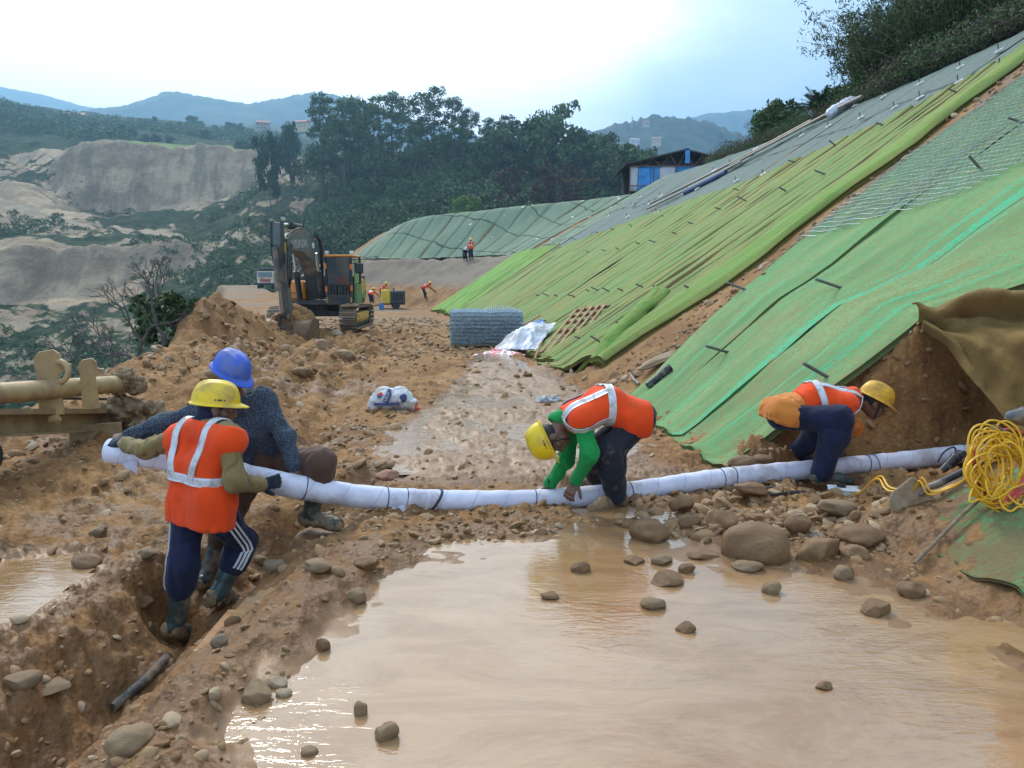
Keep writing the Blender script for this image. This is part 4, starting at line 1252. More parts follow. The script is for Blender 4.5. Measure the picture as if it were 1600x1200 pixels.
def sdf_shape(prims, k=0.04, res=0.012, cut=None, grow=0.0, wr=0.0, wf=14.0, seed=0):
    bs = [prim_box(p) for p in prims]
    lo = np.min([b[0] for b in bs], 0) - 3 * res - grow - 0.02; hi = np.max([b[1] for b in bs], 0) + 3 * res + grow + 0.02
    n = np.ceil((hi - lo) / res).astype(int) + 1
    D = np.full(n, 1.0, np.float32)
    mg = max(k, 0.03) + grow + 3 * res
    for p, (bl, bh) in zip(prims, bs):
        i0 = np.maximum(np.floor((bl - mg - lo) / res).astype(int), 0); i1 = np.minimum(np.ceil((bh + mg - lo) / res).astype(int) + 1, n)
        ax = [lo[a] + res * np.arange(i0[a], i1[a]) for a in range(3)]
        X = np.stack(np.meshgrid(*ax, indexing='ij'), -1)
        sl = tuple(slice(i0[a], i1[a]) for a in range(3))
        D[sl] = smin(D[sl], prim_d(p, X).astype(np.float32), k)
    D -= grow
    if cut is not None:
        ax = [lo[a] + res * np.arange(n[a]) for a in range(3)]
        X = np.stack(np.meshgrid(*ax, indexing='ij'), -1)
        for (pt, nr) in cut:       # keep the side the normal points away from
            D = np.maximum(D, ((X - pt) @ nr).astype(np.float32))
    V, F = surface_net(D, lo, res)
    if wr > 0 and len(V):
        N = vnormals(V, F)
        q = vn3(V * wf + seed * 7.7, seed) - 0.5
        q2 = 1 - 2 * np.abs(vn3(V * np.array([wf, wf, wf * 0.6]) * 1.7 + seed, seed + 3) - 0.5) - 0.5
        cr = np.exp(-((vn3(V * np.array([wf, wf, wf * 0.8]) * 0.9 + seed * 2.3, seed + 7) - 0.5) / 0.055) ** 2) * sstep(0.40, 0.62, vn3(V * wf * 0.45 + seed, seed + 9))
        V = V + N * (wr * (q + 0.8 * q2 - 0.75 * cr))[:, None]
    return V, F
def sdf_obj(name, prims, mat, parent, **kw):
    V, F = sdf_shape(prims, **kw)
    return mesh_np(name, V, F, mat, parent, True)
def join_shapes(name, shapes, mat, parent):
    Vs, Fs, n = [], [], 0
    for V, F in shapes:
        Vs.append(V); Fs.append(F + n); n += len(V)
    return mesh_np(name, np.concatenate(Vs), np.concatenate(Fs), mat, parent, True)
def rot_about(v, ax, a):
    ax = unit(ax); c, s = math.cos(a), math.sin(a)
    return v * c + np.cross(ax, v) * s + ax * (ax @ v) * (1 - c)
def hand_prims(w, d, n, side, curl=(35, 45, 30), thumb_open=35, size=1.0, spread=4, fat=0.0):
    """w wrist, d towards the fingers, n back of the hand; side +1: thumb lies along cross(d, n)"""
    d = unit(d); n = unit(n - d * (np.asarray(n) @ d)); l = np.cross(d, n) * side
    s = size; P_ = []
    kn = w + 0.088 * s * d
    for o, r in ((-0.027, 0.0165), (-0.009, 0.018), (0.009, 0.018), (0.027, 0.0165)):
        P_.append(CAP(w + 0.018 * s * d + l * o * 0.65 * s, kn + l * o * s, (r + fat) * s, (r * 0.78 + fat) * s))
    lens = {(-0.030): 0.062, (-0.010): 0.076, (0.010): 0.082, (0.030): 0.074}
    for i, (o, L) in enumerate(lens.items()):
        b = kn + l * o * s; dd = rot_about(d, n, rad(-spread * (o / 0.01)) * side * 0.6)
        ax = np.cross(n, dd)
        r = [0.0098, 0.0090, 0.0082, 0.0070]
        cc = [curl[0] * (1 + 0.10 * (i - 1.5)), curl[1], curl[2]]
        for j in range(3):
            dd = rot_about(dd, ax, rad(cc[j]))
            e = b + dd * L * s * (0.46, 0.30, 0.24)[j]
            P_.append(CAP(b, e, (r[j] + fat) * s, (r[j + 1] + fat) * s)); b = e
    t0 = w + 0.022 * s * d + l * 0.026 * s - n * 0.004
    td = unit(math.cos(rad(thumb_open)) * d + math.sin(rad(thumb_open)) * l - 0.25 * n)
    t1 = t0 + td * 0.042 * s; td2 = unit(td + 0.45 * d - 0.25 * n)
    t2 = t1 + td2 * 0.030 * s; t3 = t2 + unit(td2 - 0.2 * n) * 0.024 * s
    P_ += [CAP(t0, t1, (0.0165 + fat) * s, (0.0125 + fat) * s), CAP(t1, t2, (0.0118 + fat) * s, (0.0105 + fat) * s), CAP(t2, t3, (0.0105 + fat) * s, (0.0085 + fat) * s)]
    return P_
def head_prims(c, f, u):
    R = frame(f, u); r, f, u = R[:, 0], R[:, 1], R[:, 2]
    at = lambda x, y, z: c + r * x + f * y + u * z
    return [ELL(at(0, -0.010, 0.028), (0.074, 0.096, 0.092), R), ELL(at(0, 0.030, -0.055), (0.055, 0.062, 0.066), R),
            ELL(at(0, 0.058, -0.092), (0.026, 0.024, 0.020), R), CAP(at(0, 0.086, 0.004), at(0, 0.112, -0.034), 0.011, 0.0155),
            CAP(at(-0.013, 0.098, -0.037), at(0.013, 0.098, -0.037), 0.0095), CAP(at(-0.034, 0.076, 0.020), at(0.034, 0.076, 0.020), 0.015),
            CAP(at(-0.019, 0.083, -0.063), at(0.019, 0.083, -0.063), 0.010), CAP(at(-0.016, 0.081, -0.074), at(0.016, 0.081, -0.074), 0.0095),
            ELL(at(-0.048, 0.052, -0.022), (0.022, 0.026, 0.022), R), ELL(at(0.048, 0.052, -0.022), (0.022, 0.026, 0.022), R),
            ELL(at(-0.078, -0.008, -0.012), (0.009, 0.022, 0.033), R), ELL(at(0.078, -0.008, -0.012), (0.009, 0.022, 0.033), R)], at, R
def helmet_mesh(c, f, u, mat, parent, name='hard_hat', ridges=True, scale=1.0, band_mat=None, mark=None):
    R = frame(f, u)
    nt, npz = 72, 26
    th = np.linspace(0, 2 * np.pi, nt, endpoint=False); ph = np.linspace(0, 1, npz)
    T, Pp = np.meshgrid(th, ph, indexing='ij')
    a = Pp * np.pi / 2
    sy = np.where(np.cos(T) > 0, 1.0, 1.03)
    rx, ry, rz = 0.112, 0.142, 0.128
    rad_ = np.cos(a) ** 0.72; zz = np.sin(a) ** 0.92 * rz
    X = rx * np.sin(T) * rad_; Y = ry * np.cos(T) * rad_ * sy
    if ridges:
        rid = 0.008 * (np.exp(-(X / 0.020) ** 4)) + 0.005 * np.exp(-((np.abs(X) - 0.055) / 0.012) ** 4)
        rid = rid * sstep(0.25, 0.5, Pp)
        zz = zz + rid
    crown = np.stack([X, Y, zz + 0.012], -1)
    # brim: outwards, widest at the front
    ring = []
    for k, (e, dz) in enumerate(((0.0, 0.012), (0.006, 0.008), (0.016, 0.002), (0.018, -0.003), (0.006, -0.004), (-0.010, 0.0))):
        front = np.maximum(np.cos(th), 0) ** 1.5
        ex = e * (0.9 + 0.0 * front); ey = e * (1.0 + 2.3 * front)
        xx = (rx + ex) * np.sin(th); yy = np.where(np.cos(th) > 0, (ry + ey), (ry * 1.03 + ex)) * np.cos(th)
        ring.append(np.stack([xx, yy, np.full(nt, dz) - 0.012 * front * (e / 0.018 if e > 0 else 0) - 0.004 * (1 - front)], -1))
    brim = np.stack(ring[::-1], 1)                       # nt x 6 x 3
    full = np.concatenate([brim, crown[:, 1:, :]], 1)
    nv = full.shape[1]
    V = (full.reshape(-1, 3) * scale) @ R.T + c
    F = grid_faces(nt, nv, True)
    o = mesh_np(name, V, F, mat, parent, True)
    return o, R
def project_out(prims, k, o, d, r0=0.0, rmax=0.4, n=160):
    ts = np.linspace(r0, rmax, n)
    X = o + d * ts[:, None]
    D = sdf_points(prims, X, k)
    w = np.where((D[:-1] < 0) & (D[1:] >= 0))[0]
    if len(w) == 0: return None
    i = w[-1]
    return o + d * (ts[i] + (ts[i + 1] - ts[i]) * (-D[i]) / (D[i + 1] - D[i] + 1e-9))
def ribbon(name, C, W, width, mat, parent, lift=None, closed=False):
    """flat strip through points C, W = unit across direction at each point, lifted along lift"""
    C = np.asarray(C); W = np.asarray(W); L = np.asarray(lift)
    n = len(C); m = 5
    s = np.linspace(-0.5, 0.5, m)
    V = (C[:, None, :] + W[:, None, :] * (s[None, :, None] * width) + L[:, None, :])
    V2 = C[:, None, :] + W[:, None, :] * (s[None, :, None] * width)
    F = grid_faces(n, m)
    nb = n * m
    VV = np.concatenate([V.reshape(-1, 3), V2.reshape(-1, 3)])
    e = []
    for j in (0, m - 1):
        i = np.arange(n - 1); e.append(np.stack([i * m + j, (i + 1) * m + j, nb + (i + 1) * m + j, nb + i * m + j], -1))
    o = mesh_np(name, VV, np.concatenate([F] + e), mat, parent, True)
    return o

def mat_cloth(name, col, var=0.12, weave=420, rough=0.85, dirt=None, amt=0.4, knit=False, sheen=0.1):
    t = NT(name)
    v = t.tc('Object')
    n = t.noise(v, 5, 5, 0.6); f = t.noise(v, 90, 2, 0.6)
    c = t.mix(t.mr(n, 0.3, 0.7), tuple(x * (1 - var) for x in col), tuple(min(1, x * (1 + var)) for x in col))
    h = t.math('ADD', t.math('MULTIPLY', n, 0.8), t.math('MULTIPLY', f, 0.2))
    if knit:
        w = t.voro(v, 95); w2 = t.noise(v, 130, 2, 0.6)
        c = t.mix(t.mr(w2, 0.50, 0.58, 0, 0.7), c, tuple(min(1, 3.4 * x) for x in col))
        c = t.mix(t.mr(w, 0.35, 0.6, 0, 0.6), c, tuple(0.4 * x for x in col))
        h = t.math('ADD', h, t.math('MULTIPLY', w, -1.2))
    if dirt is not None:
        g = t.noise(v, 7, 7, 0.7)
        c = t.mix(t.mr(g, 0.62 - 0.25 * amt, 0.80 - 0.25 * amt, 0, 0.85), c, dirt)
    return t.P(base=c, rough=rough, normal=t.bump(h, 0.35, 0.02), spec=0.25, sheen=sheen)
DIRT = (0.27, 0.17, 0.095)
M_skin = simple('dark_skin', (0.16, 0.08, 0.048), 0.5, 0, 0.12, 20, 0.1, 80)
M_hair = simple('black_hair', (0.012, 0.010, 0.009), 0.6, 0, 0.2, 60, 0.4, 120)
M_eye = simple('eye', (0.35, 0.32, 0.30), 0.25, 0, 0.05, 5, 0)
M_vest = mat_cloth('orange_vest', (0.80, 0.068, 0.008), 0.06, dirt=(0.36, 0.09, 0.03), amt=0.22)
M_refl = simple('reflective_tape', (0.62, 0.62, 0.64), 0.35, 0.2, 0.08, 25, 0.2, 60, dirt=(0.42, 0.38, 0.34), dirt_amt=0.2)
M_navy = mat_cloth('navy_cloth', (0.012, 0.016, 0.045), 0.25, dirt=(0.10, 0.075, 0.055), amt=0.05)
M_navy_mud = mat_cloth('muddy_navy_cloth', (0.018, 0.020, 0.030), 0.25, dirt=(0.20, 0.15, 0.10), amt=0.30)
M_brownp = mat_cloth('brown_trousers', (0.095, 0.052, 0.035), 0.15, dirt=(0.16, 0.10, 0.06), amt=0.2)
M_khaki = mat_cloth('khaki_sleeve', (0.21, 0.155, 0.062), 0.12)
M_greens = mat_cloth('green_shirt', (0.012, 0.26, 0.060), 0.12, dirt=(0.05, 0.12, 0.04), amt=0.15)
M_sweater = mat_cloth('grey_blue_sweater', (0.045, 0.060, 0.082), 0.2, knit=True)
M_oshirt = mat_cloth('amber_shirt', (0.60, 0.20, 0.035), 0.1)
M_boot = simple('rubber_boot', (0.035, 0.060, 0.058), 0.35, 0, 0.25, 8, 0.2, 30, dirt=(0.30, 0.215, 0.13), dirt_amt=0.35)
M_bootmud = simple('mud_caked_boot', (0.24, 0.16, 0.085), 0.75, 0, 0.25, 12, 0.6, 40, bdist=0.03)
M_glove = mat_cloth('dark_glove', (0.018, 0.026, 0.042), 0.2)
M_hatY = simple('yellow_hard_hat', (0.82, 0.56, 0.010), 0.28, 0, 0.05, 6, 0.03, 20, dirt=(0.42, 0.28, 0.09), dirt_amt=0.25)
M_hatO = simple('amber_hard_hat', (0.80, 0.43, 0.012), 0.30, 0, 0.05, 6, 0.03, 20, dirt=(0.45, 0.25, 0.06), dirt_amt=0.2)
M_hatB = simple('blue_hard_hat', (0.018, 0.085, 0.52), 0.28, 0, 0.08, 6, 0.03, 20, dirt=(0.12, 0.16, 0.34), dirt_amt=0.25)
M_white = simple('white_plastic', (0.70, 0.70, 0.70), 0.5, 0, 0.06, 8, 0.05)
M_black = simple('black_plastic', (0.018, 0.018, 0.020), 0.45, 0, 0.2, 20, 0.1)
M_cap = mat_cloth('grey_cap', (0.17, 0.16, 0.14), 0.1)

def person(label, j, look, group=None, fine=1.0):
    """j: joints in metres; look: what is worn. Body, hair and clothes are children of one empty at the feet"""
    base = (np.asarray(j['anL']) + np.asarray(j['anR'])) / 2
    root = thing('person', label, 'person', (0, 0, 0), group=group)
    hipc = (j['hipL'] + j['hipR']) / 2
    neck = j['neck']
    mid = j.get('mid', (hipc + neck) / 2)
    right = unit(j['shR'] - j['shL']); up = unit(neck - hipc); fwd = unit(np.cross(up, right)); right = np.cross(fwd, up)
    hp, at, HR = head_prims(j['head'], j['hf'], j['hu'])
    res = 0.012 * fine
    def torso(g, shoulder=0.82, low=0.0):
        P_ = []
        for s, sh, hip in ((-1, j['shL'], j['hipL']), (1, j['shR'], j['hipR'])):
            m = mid + right * s * 0.075
            a = neck + (sh - neck) * shoulder - up * 0.035
            P_ += [CAP(a, m, 0.083 + g, 0.094 + g), CAP(m, hip + up * 0.03 + right * s * 0.005, 0.094 + g, 0.105 + g),
                   CAP(neck - up * 0.03 + right * s * 0.03, a + up * 0.012, 0.062 + g, 0.068 + g)]
        return P_
    def arms(g, to=1.0):
        P_ = []
        for sd in 'LR':
            s, e, w = j['sh' + sd], j['el' + sd], j['wr' + sd]
            P_ += [CAP(s - up * 0.01, e, 0.054 + g, 0.043 + g), CAP(e, e + (w - e) * to, 0.043 + g, 0.031 + g)]
        return P_
    def legs(g, to=1.0, gk=0.0):
        P_ = []
        for sd in 'LR':
            h, k, a = j['hip' + sd], j['kn' + sd], j['an' + sd]
            P_ += [CAP(h, k, 0.088 + g, 0.060 + g + gk), CAP(k, k + (a - k) * 0.35, 0.060 + g + gk, 0.060 + g + gk), CAP(k + (a - k) * 0.3, k + (a - k) * to, 0.060 + g + gk, 0.040 + g + gk)]
        return P_
    # body, one continuous figure
    bits = [sdf_shape(torso(-0.012) + arms(-0.010) + legs(-0.012) + [CAP(neck, j['head'] - HR[:, 2] * 0.04, 0.055, 0.052)], 0.05, 0.016 * fine)]
    bits.append(sdf_shape(hp + [CAP(neck + up * 0.02, j['head'] - HR[:, 2] * 0.05 - HR[:, 1] * 0.012, 0.054, 0.052)], 0.022, 0.005 * fine))
    gl = look.get('gloves')
    gl_bits = []
    for sd, s in (('L', -1), ('R', 1)):
        if 'hd' + sd in j:
            hd, hn, curl, th = j['hd' + sd]
            hs = hand_prims(j['wr' + sd], hd, hn, j.get('ths' + sd, 1), curl, th, 1.0, fat=0.0022 if gl else 0.0)
            hs.append(CAP(j['wr' + sd] - unit(hd) * 0.05, j['wr' + sd] + unit(hd) * 0.03, 0.029, 0.026))
            (gl_bits if gl else bits).append(sdf_shape(hs, 0.010, 0.0045 * fine))
    body = join_shapes('body', bits, M_skin, root)
    if gl_bits: join_shapes('gloves', gl_bits, M_glove, root)
    # eyes, brows
    mb = MB()
    for s in (-1, 1):
        V = _I2[0] * np.array([0.0125, 0.007, 0.0065]); mb.add(V @ HR.T + at(s * 0.030, 0.0855, -0.001), None, _I2[1])
    mb.build('eyes', M_eye, root, True, fix=False)
    mb = MB()
    for s in (-1, 1):
        V = _I2[0] * np.array([0.0055, 0.004, 0.0060]); mb.add(V @ HR.T + at(s * 0.030, 0.0905, -0.001), None, _I2[1])
        mb.tube([at(s * 0.014, 0.092, 0.022), at(s * 0.030, 0.093, 0.026), at(s * 0.048, 0.080, 0.019)], [0.004, 0.0045, 0.003], 6)
    if look.get('moustache'):
        mb.tube([at(-0.026, 0.082, -0.058), at(0, 0.097, -0.051), at(0.026, 0.082, -0.058)], [0.004, 0.006, 0.004], 6)
    mb.build('eyebrows', M_hair, root, True, fix=False)
    hair = [ELL(j['head'] + HR[:, 2] * 0.030 - HR[:, 1] * 0.018, (0.081, 0.097, 0.094), HR)]
    cutp = (at(0, 0.058, 0.045), unit(HR[:, 1] - 0.5 * HR[:, 2])); cut2 = (at(0, 0, -0.050), -HR[:, 2])
    sdf_obj('hair', hair, M_hair, root, k=0.02, res=0.006 * fine, cut=[cutp, cut2])
    if look.get('beard'):
        sdf_obj('beard', [ELL(at(0, 0.034, -0.080), (0.060, 0.060, 0.050), HR)], M_hair, root, k=0.02, res=0.006 * fine, cut=[(at(0, 0, -0.062), HR[:, 2])])
    # trousers
    leg_to = look.get('leg_to', (1.06 - look.get('boot_top', 0.62)) if look['feet'] == 'boots' else 1.0)
    tp = legs(0.012, leg_to, look.get('baggy', 0.012)) + [CAP(j['hipL'], j['hipR'], 0.106, 0.106), CAP(hipc, hipc + up * 0.10, 0.12, 0.11)]
    tr = sdf_obj('trousers', tp, look['trousers'], root, k=0.05, res=res, wr=0.017, wf=10, seed=3)
    # shirt
    if look.get('shirt') is not None:
        sp = torso(0.006) + arms(0.012, 0.97)
        if look.get('shirt_low'): sp += [CAP(hipc + up * 0.14, hipc - up * 0.05, 0.150, 0.165), CAP(j['hipL'] + up * .02, j['hipR'] + up * .02, 0.158, 0.158)]
        sdf_obj('shirt', sp, look['shirt'], root, k=0.055, res=res, cut=[(hipc - up * look.get('hem', 0.02), -up)] + look.get('shirt_cut', []), wr=0.019, wf=12, seed=5)
        if look.get('collar') is not None:
            R = frame(HR[:, 1], up)
            sdf_obj('collar', [CAP(neck - up * 0.01 - right * 0.02, neck + up * 0.045 + (j['head'] - neck) * 0.12, 0.068, 0.062)], look['collar'], root, k=0.02, res=0.008 * fine, cut=[(neck + unit(j['head'] - neck) * 0.07, unit(j['head'] - neck))])
        if look.get('cuff') is not None:
            mb = MB()
            for sd in 'LR':
                dr = unit(j['wr' + sd] - j['el' + sd])
                mb.tube([j['wr' + sd] - dr * 0.035, j['wr' + sd] - dr * 0.02, j['wr' + sd] + dr * 0.012], [0.045, 0.047, 0.044], 16)
            mb.build('cuff', look['cuff'], root, True)
    # vest with reflective tape
    if look.get('vest') is not None:
        vp = torso(0.026, 0.90)
        hem = hipc - up * look.get('vest_hem', 0.06)
        for s, hip in ((-1, j['hipL']), (1, j['hipR'])):
            vp.append(CAP(hip + up * 0.05, hip - up * 0.10, 0.128, 0.135))
        vp.append(CAP(hipc + up * 0.04, hipc - up * 0.10, 0.12, 0.125))
        sdf_obj('vest', vp, look['vest'], root, k=0.055, res=res, cut=[(hem, -up), (neck + up * 0.012 + fwd * 0.0, unit(up * 0.9 + fwd * 0.25))], wr=0.012, wf=9, seed=8)
        def axis(t):
            return (1 - t) ** 2 * hipc + 2 * t * (1 - t) * (2 * mid - 0.5 * (hipc + neck)) + t * t * neck
        def axup(t):
            return unit(2 * (1 - t) * (2 * mid - 0.5 * (hipc + neck) - hipc) + 2 * t * (neck - (2 * mid - 0.5 * (hipc + neck))))
        tb = look.get('band', 0.42)
        C, W, L = [], [], []
        for a in np.linspace(0, 2 * np.pi, 49):
            u_ = axup(tb); f_ = unit(np.cross(u_, right)); d_ = math.cos(a) * f_ + math.sin(a) * right
            q = project_out(vp, 0.055, axis(tb), d_)
            if q is None: continue
            C.append(q + d_ * 0.004); W.append(u_); L.append(d_ * 0.008)
        if len(C) > 8: ribbon('reflective_band', C, W, 0.055, M_refl, root, L)
        for s in (-1, 1):
            C, W, L = [], [], []
            seq = [(t, 180) for t in np.linspace(tb, 0.86, 12)] + [(0.88, a) for a in np.linspace(165, 15, 12)] + [(t, 0) for t in np.linspace(0.86, tb, 12)]
            for t, a in seq:
                u_ = axup(t); f_ = unit(np.cross(u_, right)); tl = rad(look.get('strap_tilt', 0)) * s * (-1 if a > 90 else 1)
                fr_ = math.cos(tl) * f_ + math.sin(tl) * right; rr_ = math.cos(tl) * right - math.sin(tl) * f_
                d_ = math.cos(rad(a)) * fr_ + math.sin(rad(a)) * u_
                lat = 0.085 + 0.045 * (t - tb) / (0.88 - tb)
                q = project_out(vp, 0.055, axis(t) + right * s * lat, d_, -0.02)
                if q is None: continue
                C.append(q + d_ * 0.003); W.append(rr_); L.append(d_ * 0.008)
            if len(C) > 4: ribbon('reflective_strap', C, W, 0.050, M_refl, root, L)
    # feet
    for sd in 'LR':
        a, toe, k = np.asarray(j['an' + sd]), np.asarray(j['toe' + sd]), np.asarray(j['kn' + sd])
        leg = unit(k - a); fd = toe - a; fd = unit(fd - leg * (fd @ leg) * 0.0)
        flat = toe - a
        heel = a - leg * 0.055 - unit(flat - leg * (flat @ leg)) * 0.035
        tp_ = toe - unit(flat) * 0.03
        ball = heel + (tp_ - heel) * 0.66 + leg * 0.006
        if look['feet'] == 'boots':
            top = a + (k - a) * look.get('boot_top', 0.62)
            pr = [CAP(top, a, 0.072, 0.055), CAP(a, heel + leg * 0.01, 0.054, 0.046), CAP(heel, ball, 0.044, 0.048), CAP(ball, tp_, 0.048, 0.040)]
            b = sdf_obj('boot', pr, M_boot, root, k=0.03, res=0.010 * fine, wr=0.006, wf=16, seed=11, cut=[(top, leg)])
            mud = [CAP(heel - leg * 0.012, tp_ - leg * 0.010, 0.049, 0.046), CAP(heel - leg * 0.01, a - leg * 0.035, 0.052, 0.05)]
            sdf_obj('sole', mud, M_bootmud, b, k=0.03, res=0.011 * fine, wr=0.02, wf=22, seed=12)
        else:
            pr = [CAP(a + leg * 0.05, a - leg * 0.02, 0.050, 0.050), CAP(a - leg * 0.02, heel, 0.050, 0.043), CAP(heel, ball, 0.043, 0.046), CAP(ball, tp_, 0.046, 0.036)]
            b = sdf_obj('shoe', pr, look.get('shoe', M_bootmud), root, k=0.03, res=0.010 * fine, wr=0.014, wf=20, seed=13)
            sdf_obj('sole', [CAP(heel - leg * 0.02, ball - leg * 0.02, 0.040, 0.042), CAP(ball - leg * 0.02, tp_ - leg * 0.012, 0.042, 0.034)], M_bootmud, b, k=0.02, res=0.011 * fine, wr=0.016, wf=24, seed=14)
    # helmet
    if look.get('hat') is not None:
        hu = HR[:, 2]
        hat, hR = helmet_mesh(j['head'] + hu * 0.036 - HR[:, 1] * 0.004, HR[:, 1], hu - 0.10 * HR[:, 1] * 0, look['hat'], root)
        if fine <= 1.2:
            mb = MB()
            c0 = j['head'] + hu * 0.030
            ang = np.linspace(0, 2 * np.pi, 33)
            V = []
            mb.tube([c0 + HR @ A3(0.090 * math.sin(x), 0.112 * math.cos(x), 0) for x in ang], 0.011, 6, False)
            mb.build('headband', M_black, hat, True)
            if look.get('strap'):
                mb = MB(); 
                mb.tube([at(0.088, 0.02, 0.03), at(0.078, 0.03, -0.05), at(0.045, 0.055, -0.105), at(0, 0.066, -0.118), at(-0.045, 0.055, -0.105), at(-0.078, 0.03, -0.05), at(-0.088, 0.02, 0.03)], 0.006, 6)
                mb.build('chin_strap', M_black, hat, True)
            if look.get('mark') is not None:
                sgn = look['mark']
                th = np.linspace(rad(70), rad(100), 9) * sgn
                V = []; F = []
                for q, hgt in ((0, 0.030), (1, 0.042)):
                    for tt in th:
                        rr = 1.0 - 0.10 * (q) + 0.012
                        V.append([0.114 * math.sin(tt) * rr + 0.004 * sgn, 0.145 * math.cos(tt) * rr, hgt])
                n_ = len(th)
                # four dashes of dark print low on the side of the shell
                fc = []
                for i in range(n_ - 1):
                    if i % 2 == 0 or i == 3: fc.append([i, i + 1, n_ + i + 1, n_ + i])
                Vw = np.array(V) @ hR.T + (j['head'] + hu * 0.036 - HR[:, 1] * 0.004)
                mesh_np('hat_print', Vw, np.array(fc), M_black, hat, False)
    if look.get('cap') is not None:
        sdf_obj('cap_brim', [ELL(at(0, 0.085, 0.035), (0.080, 0.085, 0.012), frame(HR[:, 1] - 0.25 * HR[:, 2], HR[:, 2]))], look['cap'], root, k=0.02, res=0.008)
    # stripes down the outer legs
    if look.get('stripes'):
        for sd, s in (('L', -1), ('R', 1)):
            h, k, a = j['hip' + sd], j['kn' + sd], j['an' + sd]
            lat = right * s
            for off in (-0.026, 0.0, 0.026):
                C, W, L = [], [], []
                for t in np.linspace(0.12, 1.0 + leg_to - 0.02, 34):
                    c = h + (k - h) * t if t <= 1 else k + (a - k) * (t - 1)
                    ax_ = unit(k - h) if t <= 1 else unit(a - k)
                    if 0.85 < t < 1.15: ax_ = unit(unit(k - h) * (1.15 - t) + unit(a - k) * (t - 0.85))
                    lt = unit(lat - 0.35 * fwd - ax_ * ((lat - 0.35 * fwd) @ ax_)); fr = np.cross(ax_, lt)
                    q = project_out(tp, 0.05, c + fr * off, lt)
                    if q is None: continue
                    C.append(q + lt * 0.006); W.append(fr); L.append(lt * 0.008)
                ribbon('stripe', C, W, 0.013, M_white, tr, L)
    return root
def JP(**k): return {n: (P(*v) if len(v) == 3 else v) for n, v in k.items()}
def pipe_at(px):
    """point of the pipe's centre line nearest a pixel column"""
    i = np.argmin([abs(800 + 1200 * q[0] / (q[1] * 1.0) - px) for q in PIPE]); return PIPE[i]
# ------------------------------------------------------------ the wrapped pipe and the four men handling it
_kp = np.array([P(170, 704, 4.92), P(235, 712, 4.90), P(300, 724, 4.88), P(430, 754, 4.92), P(560, 775, 5.14), P(740, 783, 5.45), P(870, 780, 5.60), P(980, 769, 5.72),
                P(1130, 747, 6.0), P(1300, 731, 6.30), P(1420, 719, 6.42), P(1535, 706, 6.50)])
def spline(K, n=160):
    K = np.asarray(K, float)
    s = np.concatenate([[0], np.cumsum(np.linalg.norm(np.diff(K, axis=0), axis=1))])
    T = np.gradient(K, s, axis=0)
    u = np.linspace(0, s[-1], n)
    out = []
    for x in u:
        i = min(np.searchsorted(s, x, side='right') - 1, len(K) - 2); h = s[i + 1] - s[i]; t = (x - s[i]) / h
        out.append((2 * t ** 3 - 3 * t * t + 1) * K[i] + (t ** 3 - 2 * t * t + t) * h * T[i] + (-2 * t ** 3 + 3 * t * t) * K[i + 1] + (t ** 3 - t * t) * h * T[i + 1])
    return np.array(out)
PIPE = spline(_kp, 260)
PIPE_R = 0.078
